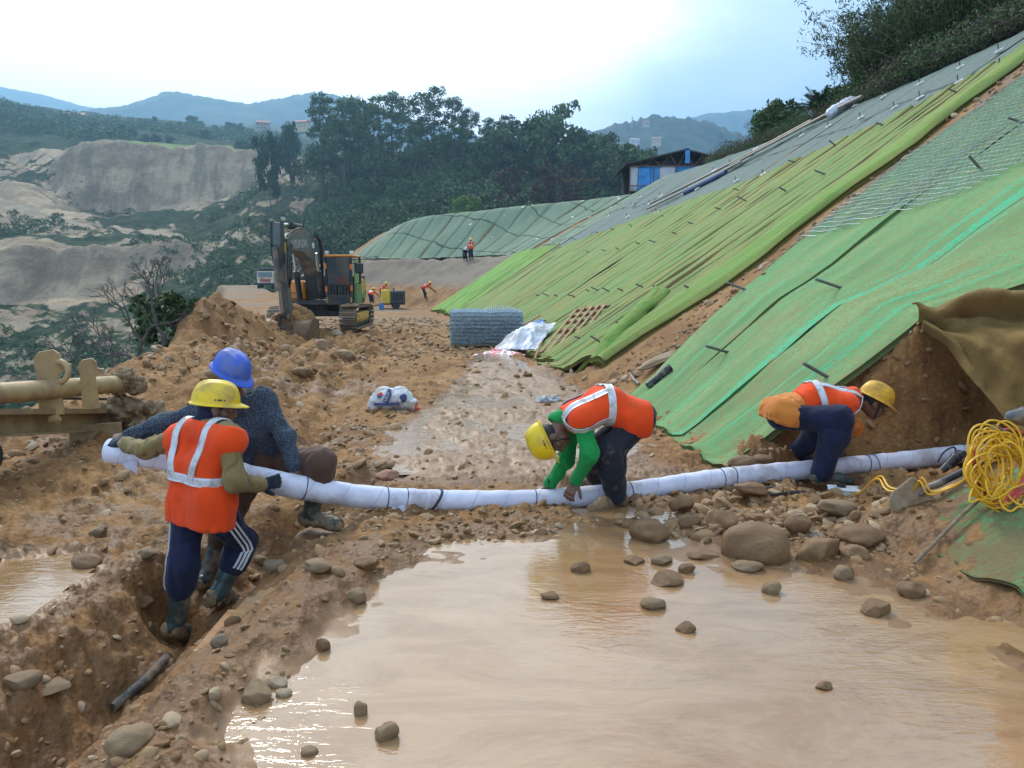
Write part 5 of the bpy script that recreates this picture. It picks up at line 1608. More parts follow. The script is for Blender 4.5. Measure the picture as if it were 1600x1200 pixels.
def build_pipe():
    root = thing('wrapped_pipe', 'long sagging pipe wrapped in white cloth, carried and laid by the four workers', 'pipe')
    t = NT('white_pipe_wrap')
    uv = t.tc('UV'); v = t.tc('Object')
    n = t.noise(v, 7, 5, 0.6)
    c = t.mix(t.mr(n, 0.35, 0.7), (0.70, 0.71, 0.82), (0.56, 0.57, 0.70))
    d = t.noise(v, 2.6, 7, 0.75)
    c = t.mix(t.mr(d, 0.50, 0.66, 0, 0.7), c, (0.34, 0.29, 0.27))
    sp = t.noise(v, 26, 3, 0.6)
    c = t.mix(t.mr(sp, 0.70, 0.75, 0, 0.6), c, (0.20, 0.15, 0.12))
    s = t.sep(uv)
    spiral = t.math('FRACT', t.math('ADD', t.math('MULTIPLY', s[0], 4.2), s[1]))
    lap = t.math('LESS_THAN', spiral, 0.035)
    c = t.mix(t.math('MULTIPLY', lap, 0.45), c, (0.33, 0.33, 0.42))
    h = t.math('ADD', t.math('MULTIPLY', spiral, 0.35), n)
    m = t.P(base=c, rough=0.72, normal=t.bump(h, 0.5, 0.012), spec=0.3)
    n_ = len(PIPE); k = 26
    T = np.gradient(PIPE, axis=0); T /= np.linalg.norm(T, axis=1)[:, None]
    V, UV = [], []
    arc = np.concatenate([[0], np.cumsum(np.linalg.norm(np.diff(PIPE, axis=0), axis=1))])
    for i in range(n_):
        N = np.cross([0, 0, 1.0], T[i]); N /= np.linalg.norm(N); B = np.cross(T[i], N)
        a = np.linspace(0, 2 * np.pi, k)
        lap = (arc[i] * 4.2 + a / (2 * np.pi)) % 1.0
        r = PIPE_R * (1 + 0.05 * lap + 0.03 * fbm2(a * 2, a * 0 + arc[i] * 9, 4, 3) + 0.02 * np.sin(arc[i] * 37 + a))
        V.append(PIPE[i] + r[:, None] * (np.cos(a)[:, None] * N + np.sin(a)[:, None] * B)); UV.append(np.stack([np.full(k, arc[i]), a / (2 * np.pi)], -1))
    V = np.concatenate(V); UV = np.concatenate(UV)
    F = grid_faces(n_, k)
    F3 = []
    V = np.concatenate([V, PIPE[:1], PIPE[-1:]]); UV = np.concatenate([UV, [[0, 0], [0, 0]]])
    for q in range(k - 1): F3.append([n_ * k, q, q + 1]); F3.append([n_ * k + 1, (n_ - 1) * k + q + 1, (n_ - 1) * k + q])
    mesh_np('wrap', V, [F, np.array(F3)], m, root, True, None, UV)
    def band(px, w, mat, r=0.0045, tilt=0.0):
        i = int(np.argmin([abs((q[0] / (q[1] * _CP - (q[2] - CAM_H) * _SP)) * 1200 + 800 - px) for q in PIPE]))
        i = max(1, min(n_ - 2, i))
        N = np.cross([0, 0, 1.0], T[i]); N /= np.linalg.norm(N); B = np.cross(T[i], N)
        a = np.linspace(0, 2 * np.pi, 25)
        mb = MB(); mb.tube([PIPE[i] + (PIPE_R * 1.055) * (math.cos(x) * N + math.sin(x) * B) + T[i] * tilt * math.sin(x) for x in a], r, 6, False)
        mb.build('tie_wire', mat, root, True)
    for px, tl in ((476, 0.0), (603, 0.0), (629, 0.01), (833, 0.01), (981, 0.0), (1126, 0.0), (1145, 0.01), (1350, 0.015), (1366, -0.01)):
        band(px, 0, M_black, 0.0035, tl)
    band(676, 0, M_black, 0.010, 0.05)
    for px, dz in ((622, 0.12), (205, 0.10)):         # loose flaps of the wrap
        i = int(np.argmin([abs((q[0] / (q[1] * _CP - (q[2] - CAM_H) * _SP)) * 1200 + 800 - px) for q in PIPE]))
        p = PIPE[i] + A3(0, -PIPE_R * 0.9, -PIPE_R * 0.3)
        Vf = []
        for u in np.linspace(0, 1, 8):
            for w in np.linspace(0, 1, 6):
                Vf.append(p + A3(0.09 * u - 0.02, -0.012 - 0.02 * math.sin(w * 2), -dz * w * (0.25 + 0.75 * u) - 0.01 * math.sin(u * 6)))
        mesh_np('loose_flap', np.array(Vf), grid_faces(8, 6), m, root, True)
build_pipe()

# A: orange vest, striped trousers, seen from behind
def NN(*v): return unit(A3(*v))
jA = JP(neck=(321, 662, 4.64), head=(338, 639, 4.70), hipL=(297, 788, 4.68), hipR=(333, 788, 4.55), shL=(280, 682, 4.74), shR=(360, 682, 4.52),
        elL=(229, 702, 4.66), wrL=(190, 692, 4.86), elR=(367, 752, 4.44), wrR=(406, 757, 4.68), knL=(287, 882, 4.56), anL=(277, 966, 4.62), toeL=(304, 996, 4.80),
        knR=(378, 848, 4.84), anR=(345, 920, 4.74), toeR=(366, 936, 4.93), mid=(313, 727, 4.62))
jA.update(hf=NN(.90, .36, -.12), hu=NN(.08, .05, 1), hdL=(NN(-.85, .35, -.1), NN(-.2, -.5, .85), (55, 70, 40), 60), thsL=1, hdR=(NN(.80, .55, .02), NN(.45, -.85, .1), (22, 30, 20), 50), thsR=1)
person('man in orange vest and striped navy trousers, back turned, carrying the pipe', jA,
       dict(trousers=M_navy, shirt=M_khaki, vest=M_vest, vest_hem=0.12, hat=M_hatY, feet='boots', gloves=True, stripes=True, band=0.38, mark=1, boot_top=0.55, hem=-0.02, collar=M_navy))
# B: sweater and blue helmet, leaning behind A
jB = JP(neck=(374, 622, 5.18), head=(360, 588, 5.08), hipR=(398, 728, 5.30), hipL=(436, 722, 5.32), shR=(322, 636, 5.18), shL=(410, 620, 5.22),
        elR=(256, 662, 5.08), wrR=(200, 681, 5.00), elL=(445, 682, 5.12), wrL=(461, 733, 5.02), knL=(500, 724, 5.06), anL=(487, 799, 5.14), toeL=(532, 821, 5.05),
        knR=(362, 795, 5.12), anR=(327, 890, 5.04), toeR=(312, 915, 4.92), mid=(392, 672, 5.22))
jB.update(hf=NN(.72, -.50, -.42), hu=NN(.22, -.1, .95), hdR=(NN(-.85, -.1, -.15), NN(.0, -.4, .9), (50, 60, 40), 40), thsR=-1, hdL=(NN(.35, -.35, -.85), NN(.4, -.75, .5), (18, 30, 25), 40), thsL=1)
person('bearded man in grey-blue sweater and blue hard hat leaning over the pipe', jB,
       dict(trousers=M_brownp, shirt=M_sweater, hat=M_hatB, feet='boots', beard=True, moustache=True, boot_top=0.52, cap=M_cap, baggy=0.022, hem=-0.03))
# C: green shirt, bent double over the pipe
jC = JP(neck=(880, 652, 5.52), head=(862, 684, 5.46), hipL=(1000, 655, 5.50), hipR=(998, 650, 5.74), shL=(905, 654, 5.37), shR=(893, 650, 5.68),
        elL=(922, 708, 5.32), wrL=(899, 752, 5.44), elR=(884, 720, 5.66), wrR=(858, 757, 5.64), knL=(952, 704, 5.44), anL=(963, 772, 5.52), toeL=(920, 798, 5.42),
        knR=(930, 700, 5.86), anR=(930, 744, 6.02), toeR=(904, 758, 6.02), mid=(946, 630, 5.58))
jC.update(hf=NN(.42, -.12, -.90), hu=NN(-.90, -.08, -.40), hdL=(NN(-.45, -.28, -.85), NN(-.35, -.80, .45), (22, 35, 25), 45), thsL=-1, hdR=(NN(-.75, -.2, -.35), NN(-.2, -.1, .95), (30, 40, 30), 35), thsR=1)
person('man in green shirt and orange vest bending double over the pipe, head down', jC,
       dict(trousers=M_navy_mud, shirt=M_greens, vest=M_vest, vest_hem=0.02, hat=M_hatY, feet='shoes', strap=True, band=0.52, mark=-1, collar=M_greens, cuff=M_navy, baggy=0.025, hem=0.0, strap_tilt=40))
# D: squatting by the dig
jD = JP(neck=(1337, 621, 6.30), head=(1365, 630, 6.29), hipR=(1222, 650, 6.16), hipL=(1224, 647, 6.46), shR=(1322, 634, 6.13), shL=(1320, 628, 6.47),
        elR=(1330, 664, 6.30), wrR=(1306, 704, 6.46), elL=(1336, 668, 6.55), wrL=(1314, 704, 6.52), knR=(1312, 656, 5.98), anR=(1284, 737, 6.00), toeR=(1332, 754, 6.08),
        knL=(1292, 664, 6.50), anL=(1245, 708, 6.72), toeL=(1270, 720, 6.86), mid=(1272, 621, 6.33))
jD.update(hf=NN(.88, -.10, -.46), hu=NN(.42, .0, .90), hdR=(NN(-.2, .1, -.9), NN(.2, -.9, .1), (25, 35, 25), 40), thsR=1, hdL=(NN(.1, .0, -.9), NN(.3, -.9, .1), (25, 35, 25), 40), thsL=-1)
person('man in orange vest over amber shirt squatting on the pipe beside the dig', jD,
       dict(trousers=M_navy, shirt=M_oshirt, vest=M_vest, vest_hem=-0.13, hat=M_hatO, feet='shoes', strap=True, band=0.50, collar=M_navy, baggy=0.03, hem=0.22, shirt_cut=[((jD['hipL'] + jD['hipR']) / 2 + A3(0, 0, -0.05), NN(-.25, 0, -1))], shoe=M_boot, shirt_low=True, strap_tilt=35))

# the man standing above the dig: only his boot reaches into the picture
_bf = march(1578, 664, H_slope)
def stand(at, yaw, h=1.66, arms_out=0.0, bend=0.0):
    """upright figure facing yaw at a point of the ground; bend leans the trunk forward"""
    f = A3(math.sin(yaw), math.cos(yaw), 0); r = A3(math.cos(yaw), -math.sin(yaw), 0); u = A3(0, 0, 1); s = h / 1.7
    at = np.asarray(at, float)
    hip = at + u * 0.88 * s - f * 0.18 * bend
    tr = unit(u * math.cos(bend) + f * math.sin(bend))
    nk = hip + tr * 0.52 * s
    j = dict(hipL=hip - r * 0.09, hipR=hip + r * 0.09, neck=nk, mid=hip + tr * 0.26 * s - np.cross(r, tr) * -0.02,
             shL=nk - r * 0.19 - tr * 0.04, shR=nk + r * 0.19 - tr * 0.04)
    hd = unit(tr + u * 0.3)
    j['head'] = nk + hd * 0.15; j['hf'] = unit(f - u * 0.35 * bend - u * 0.1); j['hu'] = hd
    for sd, s_ in (('L', -1), ('R', 1)):
        j['kn' + sd] = hip + r * 0.10 * s_ - u * 0.44 * s + f * (0.04 + 0.1 * bend); j['an' + sd] = at + r * 0.11 * s_ + u * 0.09
        j['toe' + sd] = at + r * 0.13 * s_ + f * 0.19 + u * 0.035
        a = j['sh' + sd]
        j['el' + sd] = a - u * 0.27 * s + r * 0.06 * s_ + f * (0.02 + 0.12 * bend + arms_out * 0.15)
        j['wr' + sd] = j['el' + sd] - u * 0.17 * s + f * (0.14 + 0.06 * bend + arms_out * 0.1)
        j['hd' + sd] = (unit(-u + 0.5 * f), r * s_, (25, 30, 25), 35); j['ths' + sd] = 1 if sd == 'R' else -1
    return j
jE = stand(_bf + A3(0.36, 0.06, 0.0), rad(-82), 1.70)
jE['toeL'] = _bf + A3(-0.02, 0.0, 0.05); jE['anL'] = _bf + A3(0.20, 0.03, 0.10); jE['knL'] = jE['anL'] + A3(0.14, 0.02, 0.40)
for _s in 'LR':
    jE['el' + _s] = jE['sh' + _s] + A3(0.10, 0, -0.27); jE['wr' + _s] = jE['el' + _s] + A3(0.08, 0, -0.22); jE.pop('hd' + _s)
M_greyboot = simple('grey_suede_boot', (0.13, 0.15, 0.17), 0.8, 0, 0.2, 14, 0.3, 60, dirt=(0.26, 0.19, 0.12), dirt_amt=0.2)
person('person at the right edge, only a grey boot in view above the cable', jE,
       dict(trousers=M_navy, shirt=M_oshirt, vest=M_vest, hat=M_hatO, feet='shoes', shoe=M_greyboot, hem=0.05), fine=1.5)

# far workers
def far_man(px, py, Y, yaw, pose, label, look, h=1.66):
    p = march(px, py) if Y is None else P(px, py, Y)
    j = stand(p, yaw, h, 0.6 if pose else 0.0, pose)
    return person(label, j, look, 'workers far off on the slope', fine=2.4)
_lo = dict(trousers=M_navy, shirt=M_oshirt, vest=M_vest, hat=M_hatY, feet='shoes', hem=0.05)
far_man(736, 405, None, rad(200), 0.0, 'standing worker in orange vest on the bench below the dull green mats', _lo, 1.75)
far_man(665, 467, None, rad(70), 1.1, 'bending worker in orange vest at the foot of the bright green mat', _lo)
far_man(598, 470, 62, rad(90), 0.8, 'stooping worker in orange vest behind the yellow compressor', dict(_lo, trousers=M_navy_mud))
far_man(581, 473, 58, rad(30), 0.9, 'worker in red-orange vest crouched beside the excavator counterweight', _lo, 1.2)
far_man(727, 407, None, rad(160), 0.9, 'crouching worker in white helmet beside the standing worker on the bench', dict(trousers=M_navy, shirt=M_navy, hat=M_white, feet='shoes', hem=0.05), 1.15)
_hv = simple('lime_vest', (0.55, 0.72, 0.05), 0.7, 0, 0.1, 10, 0.1)
def behind_crest(px, head_py, h, Y0=34.0, Y1=70.0):
    best = None
    for Y in np.arange(Y0, Y1, 0.25):
        q = P(px, head_py, Y); z = float(H_base(q[0:1], q[1:2])[0])
        e = abs(q[2] - (z + h))
        if best is None or e < best[0]: best = (e, A3(q[0], q[1], q[2] - h))
    return best[1]
_q1, _q2 = behind_crest(1226, 199, 1.3), behind_crest(1241, 196, 1.3)
for _q, _lab, _lk, _b in ((_q1, 'worker in lime vest half hidden behind the crest', dict(trousers=M_navy, shirt=M_navy, vest=_hv, hat=M_black, feet='shoes', hem=0.05), 0.2),
                          (_q2, 'worker in yellow helmet behind the crest right of the lime vest', _lo, 0.3)):
    person(_lab, stand(_q, rad(190), 1.5, 0.4, _b), _lk, 'workers far off on the slope', fine=2.4)
# ------------------------------------------------------------ things lying about the site
M_wood = simple('weathered_wood', (0.33, 0.20, 0.105), 0.8, 0, 0.3, 12, 0.4, 60, dirt=(0.22, 0.14, 0.08), dirt_amt=0.3)
M_wood2 = simple('fresh_wood', (0.42, 0.25, 0.13), 0.8, 0, 0.25, 12, 0.4, 60)
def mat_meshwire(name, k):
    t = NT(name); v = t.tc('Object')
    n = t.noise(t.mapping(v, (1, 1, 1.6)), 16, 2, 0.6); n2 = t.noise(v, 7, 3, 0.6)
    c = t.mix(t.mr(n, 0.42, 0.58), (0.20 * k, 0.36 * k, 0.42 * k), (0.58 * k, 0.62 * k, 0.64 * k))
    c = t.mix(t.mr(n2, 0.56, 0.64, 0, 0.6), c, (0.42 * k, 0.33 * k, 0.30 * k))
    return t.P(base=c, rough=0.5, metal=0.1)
M_mesh = mat_meshwire('blue_grey_mesh_wire', 1.0)
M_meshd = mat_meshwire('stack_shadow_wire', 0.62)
def gz(x, y, fn=None): return float((fn or H_full)(np.array([x]), np.array([y]))[0])

def mesh_stack():
    x0, y0 = P(705, 543, 20.0)[0], 20.0
    z0 = gz(x0 + 0.9, y0 + 0.6)
    root = thing('mesh_stack', 'tall stack of blue-grey wire mesh panels on a pallet', 'mesh stack', (x0, y0, z0), (0, 0, rad(2)))
    W_, D_ = 1.86, 2.0
    mb = MB()
    for x in (0.05, 0.55, 1.05, 1.70): mb.box((x, D_ / 2, 0.045), (0.10, D_, 0.09), None, 0.01)
    pal = mb.build('pallet', M_wood, root)
    mb = MB()
    for i in range(9): mb.box((W_ / 2, 0.07 + i * 0.23, 0.102), (W_ + 0.04, 0.11, 0.022), None, 0.004)
    mb.build('pallet_boards', M_wood, pal)
    rg = np.random.RandomState(3)
    nP = 26
    for k in range(nP):
        mb = MB()
        z = 0.125 + k * 0.0335
        sx, sy = rg.uniform(-.025, .025), rg.uniform(-.02, .02)
        sag = 0.010
        for i in range(24):
            x = W_ * i / 23
            yy = np.linspace(0, D_, 5)
            mb.tube(np.stack([np.full(5, x + sx), yy + sy, z + sag * np.sin(x * 7 + k) * 0.5 + 0.004 * rg.normal(size=5)], -1), 0.0052, 4, True)
        for y in list(np.linspace(0, D_, 14)) + [0.03]:
            xx = np.linspace(-0.02, W_ + 0.02, 24)
            mb.tube(np.stack([xx + sx, np.full(24, y + sy) + 0.008 * np.sin(xx * 31 + k), z + 0.008 + sag * np.sin(xx * 6.5 + 1.7 * k) * 0.6 + 0.004 * rg.normal(size=24)], -1), 0.0062, 4, True)
        # folded edge: little hooks that close the gap between sheets
        for i in range(24):
            x = W_ * i / 23 + sx
            mb.tube([(x, sy - 0.005, z), (x + 0.004, sy - 0.014, z + 0.016), (x, sy - 0.004, z + 0.030)], 0.0050, 4, True)
            y = D_ * i / 23 + sy
            mb.tube([(sx - 0.02, y, z), (sx - 0.03, y, z + 0.016), (sx - 0.02, y, z + 0.030)], 0.0050, 4, True)
        mb.build('mesh_panel', M_mesh if k % 3 else M_meshd, root, False, fix=False)
    # heaped loose end of the top sheet
    mb = MB()
    for i in range(16):
        x = 0.9 + 0.055 * i
        yy = np.linspace(0.5, 1.9, 9)
        mb.tube(np.stack([np.full(9, x), yy, 1.0 + 0.12 * np.sin((yy - 0.5) / 1.4 * np.pi) * math.sin((i + 1) / 17 * np.pi)], -1), 0.005, 4)
    mb.build('curled_sheet', M_mesh, root, False, fix=False)
mesh_stack()

def drape(name, label, cat, quad, mat, nu=60, nv=40, amp=0.05, freq=6.0, seed=0, fn=None, off=0.03, lift=0.0, parent=None, rag=0.06, thick=0.006):
    """crumpled sheet lying on whatever is below; quad: four plan corners"""
    q = [np.asarray(c, float) for c in quad]
    U, V = np.meshgrid(np.linspace(0, 1, nu), np.linspace(0, 1, nv), indexing='ij')
    w = lambda a: a[..., None]
    XY = w((1 - U) * (1 - V)) * q[0][:2] + w(U * (1 - V)) * q[1][:2] + w(U * V) * q[2][:2] + w((1 - U) * V) * q[3][:2]
    ed = (1 - np.minimum(np.minimum(U, 1 - U), np.minimum(V, 1 - V)) * 4).clip(0, 1)
    XY = XY + (rag * ed * fbm2(U * 7 + seed, V * 7, 3, 3))[..., None]
    H = np.array([c[2] if len(c) > 2 else 0.0 for c in q])
    h = (1 - U) * (1 - V) * H[0] + U * (1 - V) * H[1] + U * V * H[2] + (1 - U) * V * H[3]
    g = (fn or H_full)(XY[..., 0], XY[..., 1])
    fold = ridg2(U * freq + seed, V * freq * 0.7 + seed, 7, 3) + 0.5 * fbm2(U * freq * 2, V * freq * 2, 9 + seed, 3)
    Z = g + off + h + amp * fold * (0.4 + 0.6 * (1 - ed)) + lift * np.sin(np.pi * U) * np.sin(np.pi * V)
    P0 = np.stack([XY[..., 0], XY[..., 1], Z], -1).reshape(-1, 3)
    F = grid_faces(nu, nv)
    o = mesh_np(name, P0, F, mat, parent, True, None, np.stack([U, V], -1).reshape(-1, 2))
    md = o.modifiers.new('thickness', 'SOLIDIFY'); md.thickness = thick
    if parent is None: tag(o, label, cat)
    return o
def xy(px, py, Y=None, fn=None):
    p = march(px, py, fn or H_base) if Y is None else P(px, py, Y)
    return p
M_tarp = simple('white_tarpaulin', (0.60, 0.62, 0.68), 0.5, 0, 0.08, 3, 0.3, 14, dirt=(0.42, 0.38, 0.34), dirt_amt=0.15)
M_bluet = simple('blue_tarpaulin', (0.02, 0.13, 0.42), 0.5, 0, 0.15, 5, 0.3, 14)
def red_mat():
    t = NT('red_white_sheet'); v = t.tc('Object')
    n = t.noise(v, 3.5, 3, 0.5, 1.0)
    c = t.mix(t.mr(n, 0.48, 0.54), (0.70, 0.62, 0.60), (0.62, 0.035, 0.07))
    return t.P(base=c, rough=0.45, normal=t.bump(t.noise(v, 12, 4), 0.3, 0.03))
Yt = 18.2
a_ = lambda px, py, Y, h=0.0: (*P(px, py, Y)[:2], h)
drape('white_tarpaulin', 'crumpled white tarpaulin heaped between the mesh stack and the broken pallets', 'tarpaulin',
      [a_(768, 555, 17.2, 0.02), a_(838, 552, 17.0, 0.05), a_(868, 520, 18.6, 0.16), a_(818, 515, 19.6, 0.45)], M_tarp, 80, 70, 0.17, 3.2, 2, H_slope, 0.05, 0.30)
drape('blue_tarpaulin', 'blue sheet tucked under the white tarpaulin next to the mesh stack', 'tarpaulin',
      [a_(806, 540, 18.4, 0.1), a_(850, 545, 17.8, 0.12), a_(850, 505, 20.3, 0.3), a_(812, 505, 20.6, 0.35)], M_bluet, 40, 40, 0.16, 5, 5, H_slope, 0.03, 0.12)
drape('torn_sheet', 'torn red and white plastic sheet spread before the mesh stack', 'plastic sheet',
      [a_(735, 566, 16.5), a_(822, 566, 16.6), a_(815, 546, 17.8), a_(760, 550, 17.6)], red_mat(), 60, 30, 0.09, 6, 8, H_base, 0.02, 0.04)
def slats(name, label, A, B, C, n, cross, w=0.085, th=0.02, gap=0.15, mat=None, group=None):
    """lattice: n boards running A->B side by side towards C, with cross boards"""
    A, B, C = (np.asarray(v, float) for v in (A, B, C))
    root = thing(name, label, 'pallet', tuple(A), group=group)
    e1 = unit(B - A); L = np.linalg.norm(B - A); e2 = C - A; Wd = np.linalg.norm(e2); e2 = unit(e2 - e1 * (e2 @ e1)); e3 = np.cross(e1, e2)
    R = np.stack([e1, e2, e3], 1)
    rg = np.random.RandomState(n)
    for i in range(n):
        mb = MB(); c = e1 * L / 2 + e2 * (Wd * (i + 0.5) / n)
        mb.box(c, (L * rg.uniform(.93, 1.0), w, th), R @ rotz(rg.normal() * 0.02), 0.004)
        mb.build('board', mat or M_wood2, root)
    for f in cross:
        mb = MB(); mb.box(e1 * L * f + e2 * Wd / 2 + e3 * 0.05, (w, Wd, 0.07), R, 0.004)
        mb.build('bearer', mat or M_wood, root)
    return root
Ys = 17.0
slats('broken_pallet', 'wooden lattice pallet leaning on the green mat, upper of two', P(838, 560, 16.0) + A3(0, 0, 0.10), P(898, 488, 17.2) + A3(0, 0, 0.10), P(872, 572, 15.2) + A3(0.10, 0, 0.14), 5, (0.06, 0.5, 0.70, 0.84, 0.97), 0.06)
slats('broken_pallet', 'bundle of narrow wooden boards under the lattice pallet, lower of two', P(838, 566, 15.9) + A3(0, 0, 0.06), P(893, 522, 16.6) + A3(0, 0, 0.10), P(850, 569, 15.4) + A3(0.10, 0, 0.06), 8, (0.08, 0.55), 0.05)
def plank(label, a, b, w=0.09, th=0.02, mat=None, name='plank', cat='plank'):
    a, b = np.asarray(a, float), np.asarray(b, float)
    e = unit(b - a); s = unit(np.cross(e, [0, 0.3, 1.0])); R = np.stack([e, s, np.cross(e, s)], 1)
    mb = MB(); mb.box((0, 0, 0), (np.linalg.norm(b - a), w, th), R, 0.004)
    o = mb.build(name, mat or M_wood2, None); o.location = (a + b) / 2
    return tag(o, label, cat)
plank('short wooden board lying across the leaning pallet', P(878, 514, 16.9) + A3(0, -0.2, 0.02), P(893, 545, 15.9) + A3(0, -0.1, 0.05), 0.11, 0.025)
plank('pale wooden board propped against the boards at their foot', P(834, 566, 15.7) + A3(0, 0, 0.02), P(846, 534, 15.9), 0.09, 0.025)
plank('dark wooden board behind the blue sheet on the mat', P(812, 512, 20.8), P(842, 498, 21.6) + A3(0, 0, 0.1), 0.14, 0.03, M_wood)

# printed sack
def sack():
    c = P(612, 643, 9.6); z = gz(c[0], c[1]); c[2] = z
    root = thing('printed_sack', 'white woven sack with dark blue printing slumped on the wet mud', 'sack', tuple(c))
    M_s = simple('white_sack', (0.58, 0.60, 0.62), 0.6, 0, 0.1, 9, 0.4, 26, dirt=(0.36, 0.28, 0.21), dirt_amt=0.30, bdist=0.02)
    pr = [CAP(A3(-.16, 0, .09), A3(.12, .02, .12), .11, .13), CAP(A3(-.24, 0, .05), A3(-.1, 0, .13), .06, .12), CAP(A3(.1, 0, .12), A3(.26, -.03, .07), .12, .07),
          CAP(A3(-.1, 0.05, .18), A3(.12, .04, .17), .075, .07), CAP(A3(.2, -.04, .05), A3(.27, -.1, .04), .06, .04)]
    V, F = sdf_shape(pr, 0.08, 0.012, wr=0.026, wf=13, seed=4)
    body = mesh_np('sack', V, F, M_s, root, True)
    M_pr = simple('blue_print', (0.05, 0.06, 0.16), 0.6, 0, 0.2, 12, 0.1)
    M_rd = simple('red_print', (0.62, 0.05, 0.03), 0.6, 0, 0.1, 12, 0.05)
    def patch(name, pts2, mat, lift=0.004):
        """outline (x, z) in front of the sack laid onto its skin"""
        xs = np.array(pts2)
        out = []
        for x, zz in xs:
            q = project_out(pr, 0.08, A3(x, 0.25, zz), A3(0, -1, 0), 0, 0.7, 120)
            out.append(q if q is not None else A3(x, 0, zz))
        return np.array(out)
    def strip(name, a, b, w, mat, n=16):
        a, b = np.array(a), np.array(b); t = np.linspace(0, 1, n)
        d = unit(A3(*(b - a), 0))[:2]; pr_ = np.array([-d[1], d[0]])
        C = [patch('', [a + (b - a) * s], mat)[0] + A3(0, -0.010, 0) for s in t]
        W = [A3(pr_[0], 0, pr_[1])] * n
        ribbon(name, C, W, w, mat, body, [A3(0, -0.010, 0)] * n)
    strip('printed_band', (-0.20, 0.075), (0.12, 0.085), 0.035, M_pr)
    strip('printed_panel', (-0.055, 0.10), (0.005, 0.255), 0.075, M_pr)
    th = np.linspace(0, np.pi, 13)
    for s, m in ((1, M_rd), (-1, M_pr)):
        R_ = 0.038
        loc = [(-0.125 + R_ * math.cos(x) * 1.0, 0.19 + s * R_ * math.sin(x) * 0.9 + 0.006 * math.sin(2 * x)) for x in th]
        q = patch('', loc, m) + A3(0, -0.013, 0)
        mesh_np('round_emblem', q, np.array([[0, i, i + 1] for i in range(1, len(q) - 1)]), m, body, False)
    text_on('USTI', 0.06, M_white, body, A3(-0.038, -0.165, 0.115), unit(A3(0.36, 0, 0.93)), unit(A3(-0.93, 0.10, 0.36)), 'lettering')
    tip = [CAP(A3(.30, -.09, .03), A3(.34, -.10, .10), .022, .008), CAP(A3(.30, -.09, .02), A3(.37, -.11, .02), .02, .012)]
    sdf_obj('red_tie', tip, M_rd, root, k=0.02, res=0.006)
    # torn open corner
    q = A3(.17, -.135, .155)
    bl = ELL(q, (0.045, 0.02, 0.05), np.eye(3))
    sdf_obj('torn_corner', [bl], M_pr, root, k=0.02, res=0.008, wr=0.02, wf=30)
def text_on(txt, size, mat, parent, loc, ex, ey, name='lettering', ext=0.002):
    cu = bpy.data.curves.new(name, 'FONT'); cu.body = txt; cu.size = size; cu.extrude = ext
    tmp = bpy.data.objects.new(name, cu); COL.objects.link(tmp)
    dg = bpy.context.evaluated_depsgraph_get()
    me = bpy.data.meshes.new_from_object(tmp.evaluated_get(dg))
    bpy.data.objects.remove(tmp)
    me.materials.clear(); me.materials.append(mat)
    o = bpy.data.objects.new(name, me); link(o, parent)
    ez = np.cross(ex, ey)
    M = np.eye(4); M[:3, 0] = ex; M[:3, 1] = ey; M[:3, 2] = ez; M[:3, 3] = loc
    o.matrix_local = Matrix(M.tolist())
    return o
sack()
# crumpled clear plastic and a flat slab of card
V, F = sdf_shape([CAP(A3(-.09, 0, .03), A3(.08, .02, .03), .03, .025), CAP(A3(.02, 0, .03), A3(.12, .03, .02), .03, .015)], 0.03, 0.008, wr=0.035, wf=30, seed=9)
o = mesh_np('plastic_bag', V, F, simple('grey_film', (0.50, 0.52, 0.54), 0.25, 0, 0.4, 20, 0.4, 40), None, False)
p = march(858, 630, H_base); o.location = (p[0], p[1], gz(p[0], p[1])); o.scale = (1.25, 1.25, 1.25)
tag(o, 'crumpled grey plastic bag on the mud beyond the green-shirted man', 'plastic bag')
V = rock_verts(_I4[0], 77, 0.4, (0.30, 0.16, 0.05))
o = mesh_np('earth_slab', V, _I4[1], M_bould[2], None, True); p = march(1028, 571, H_slope); o.location = tuple(p + A3(0, 0, 0.07)); o.rotation_euler = (0, rad(-24), 0.25)
tag(o, 'flat tan slab resting on the edge of the nearest mat', 'slab')

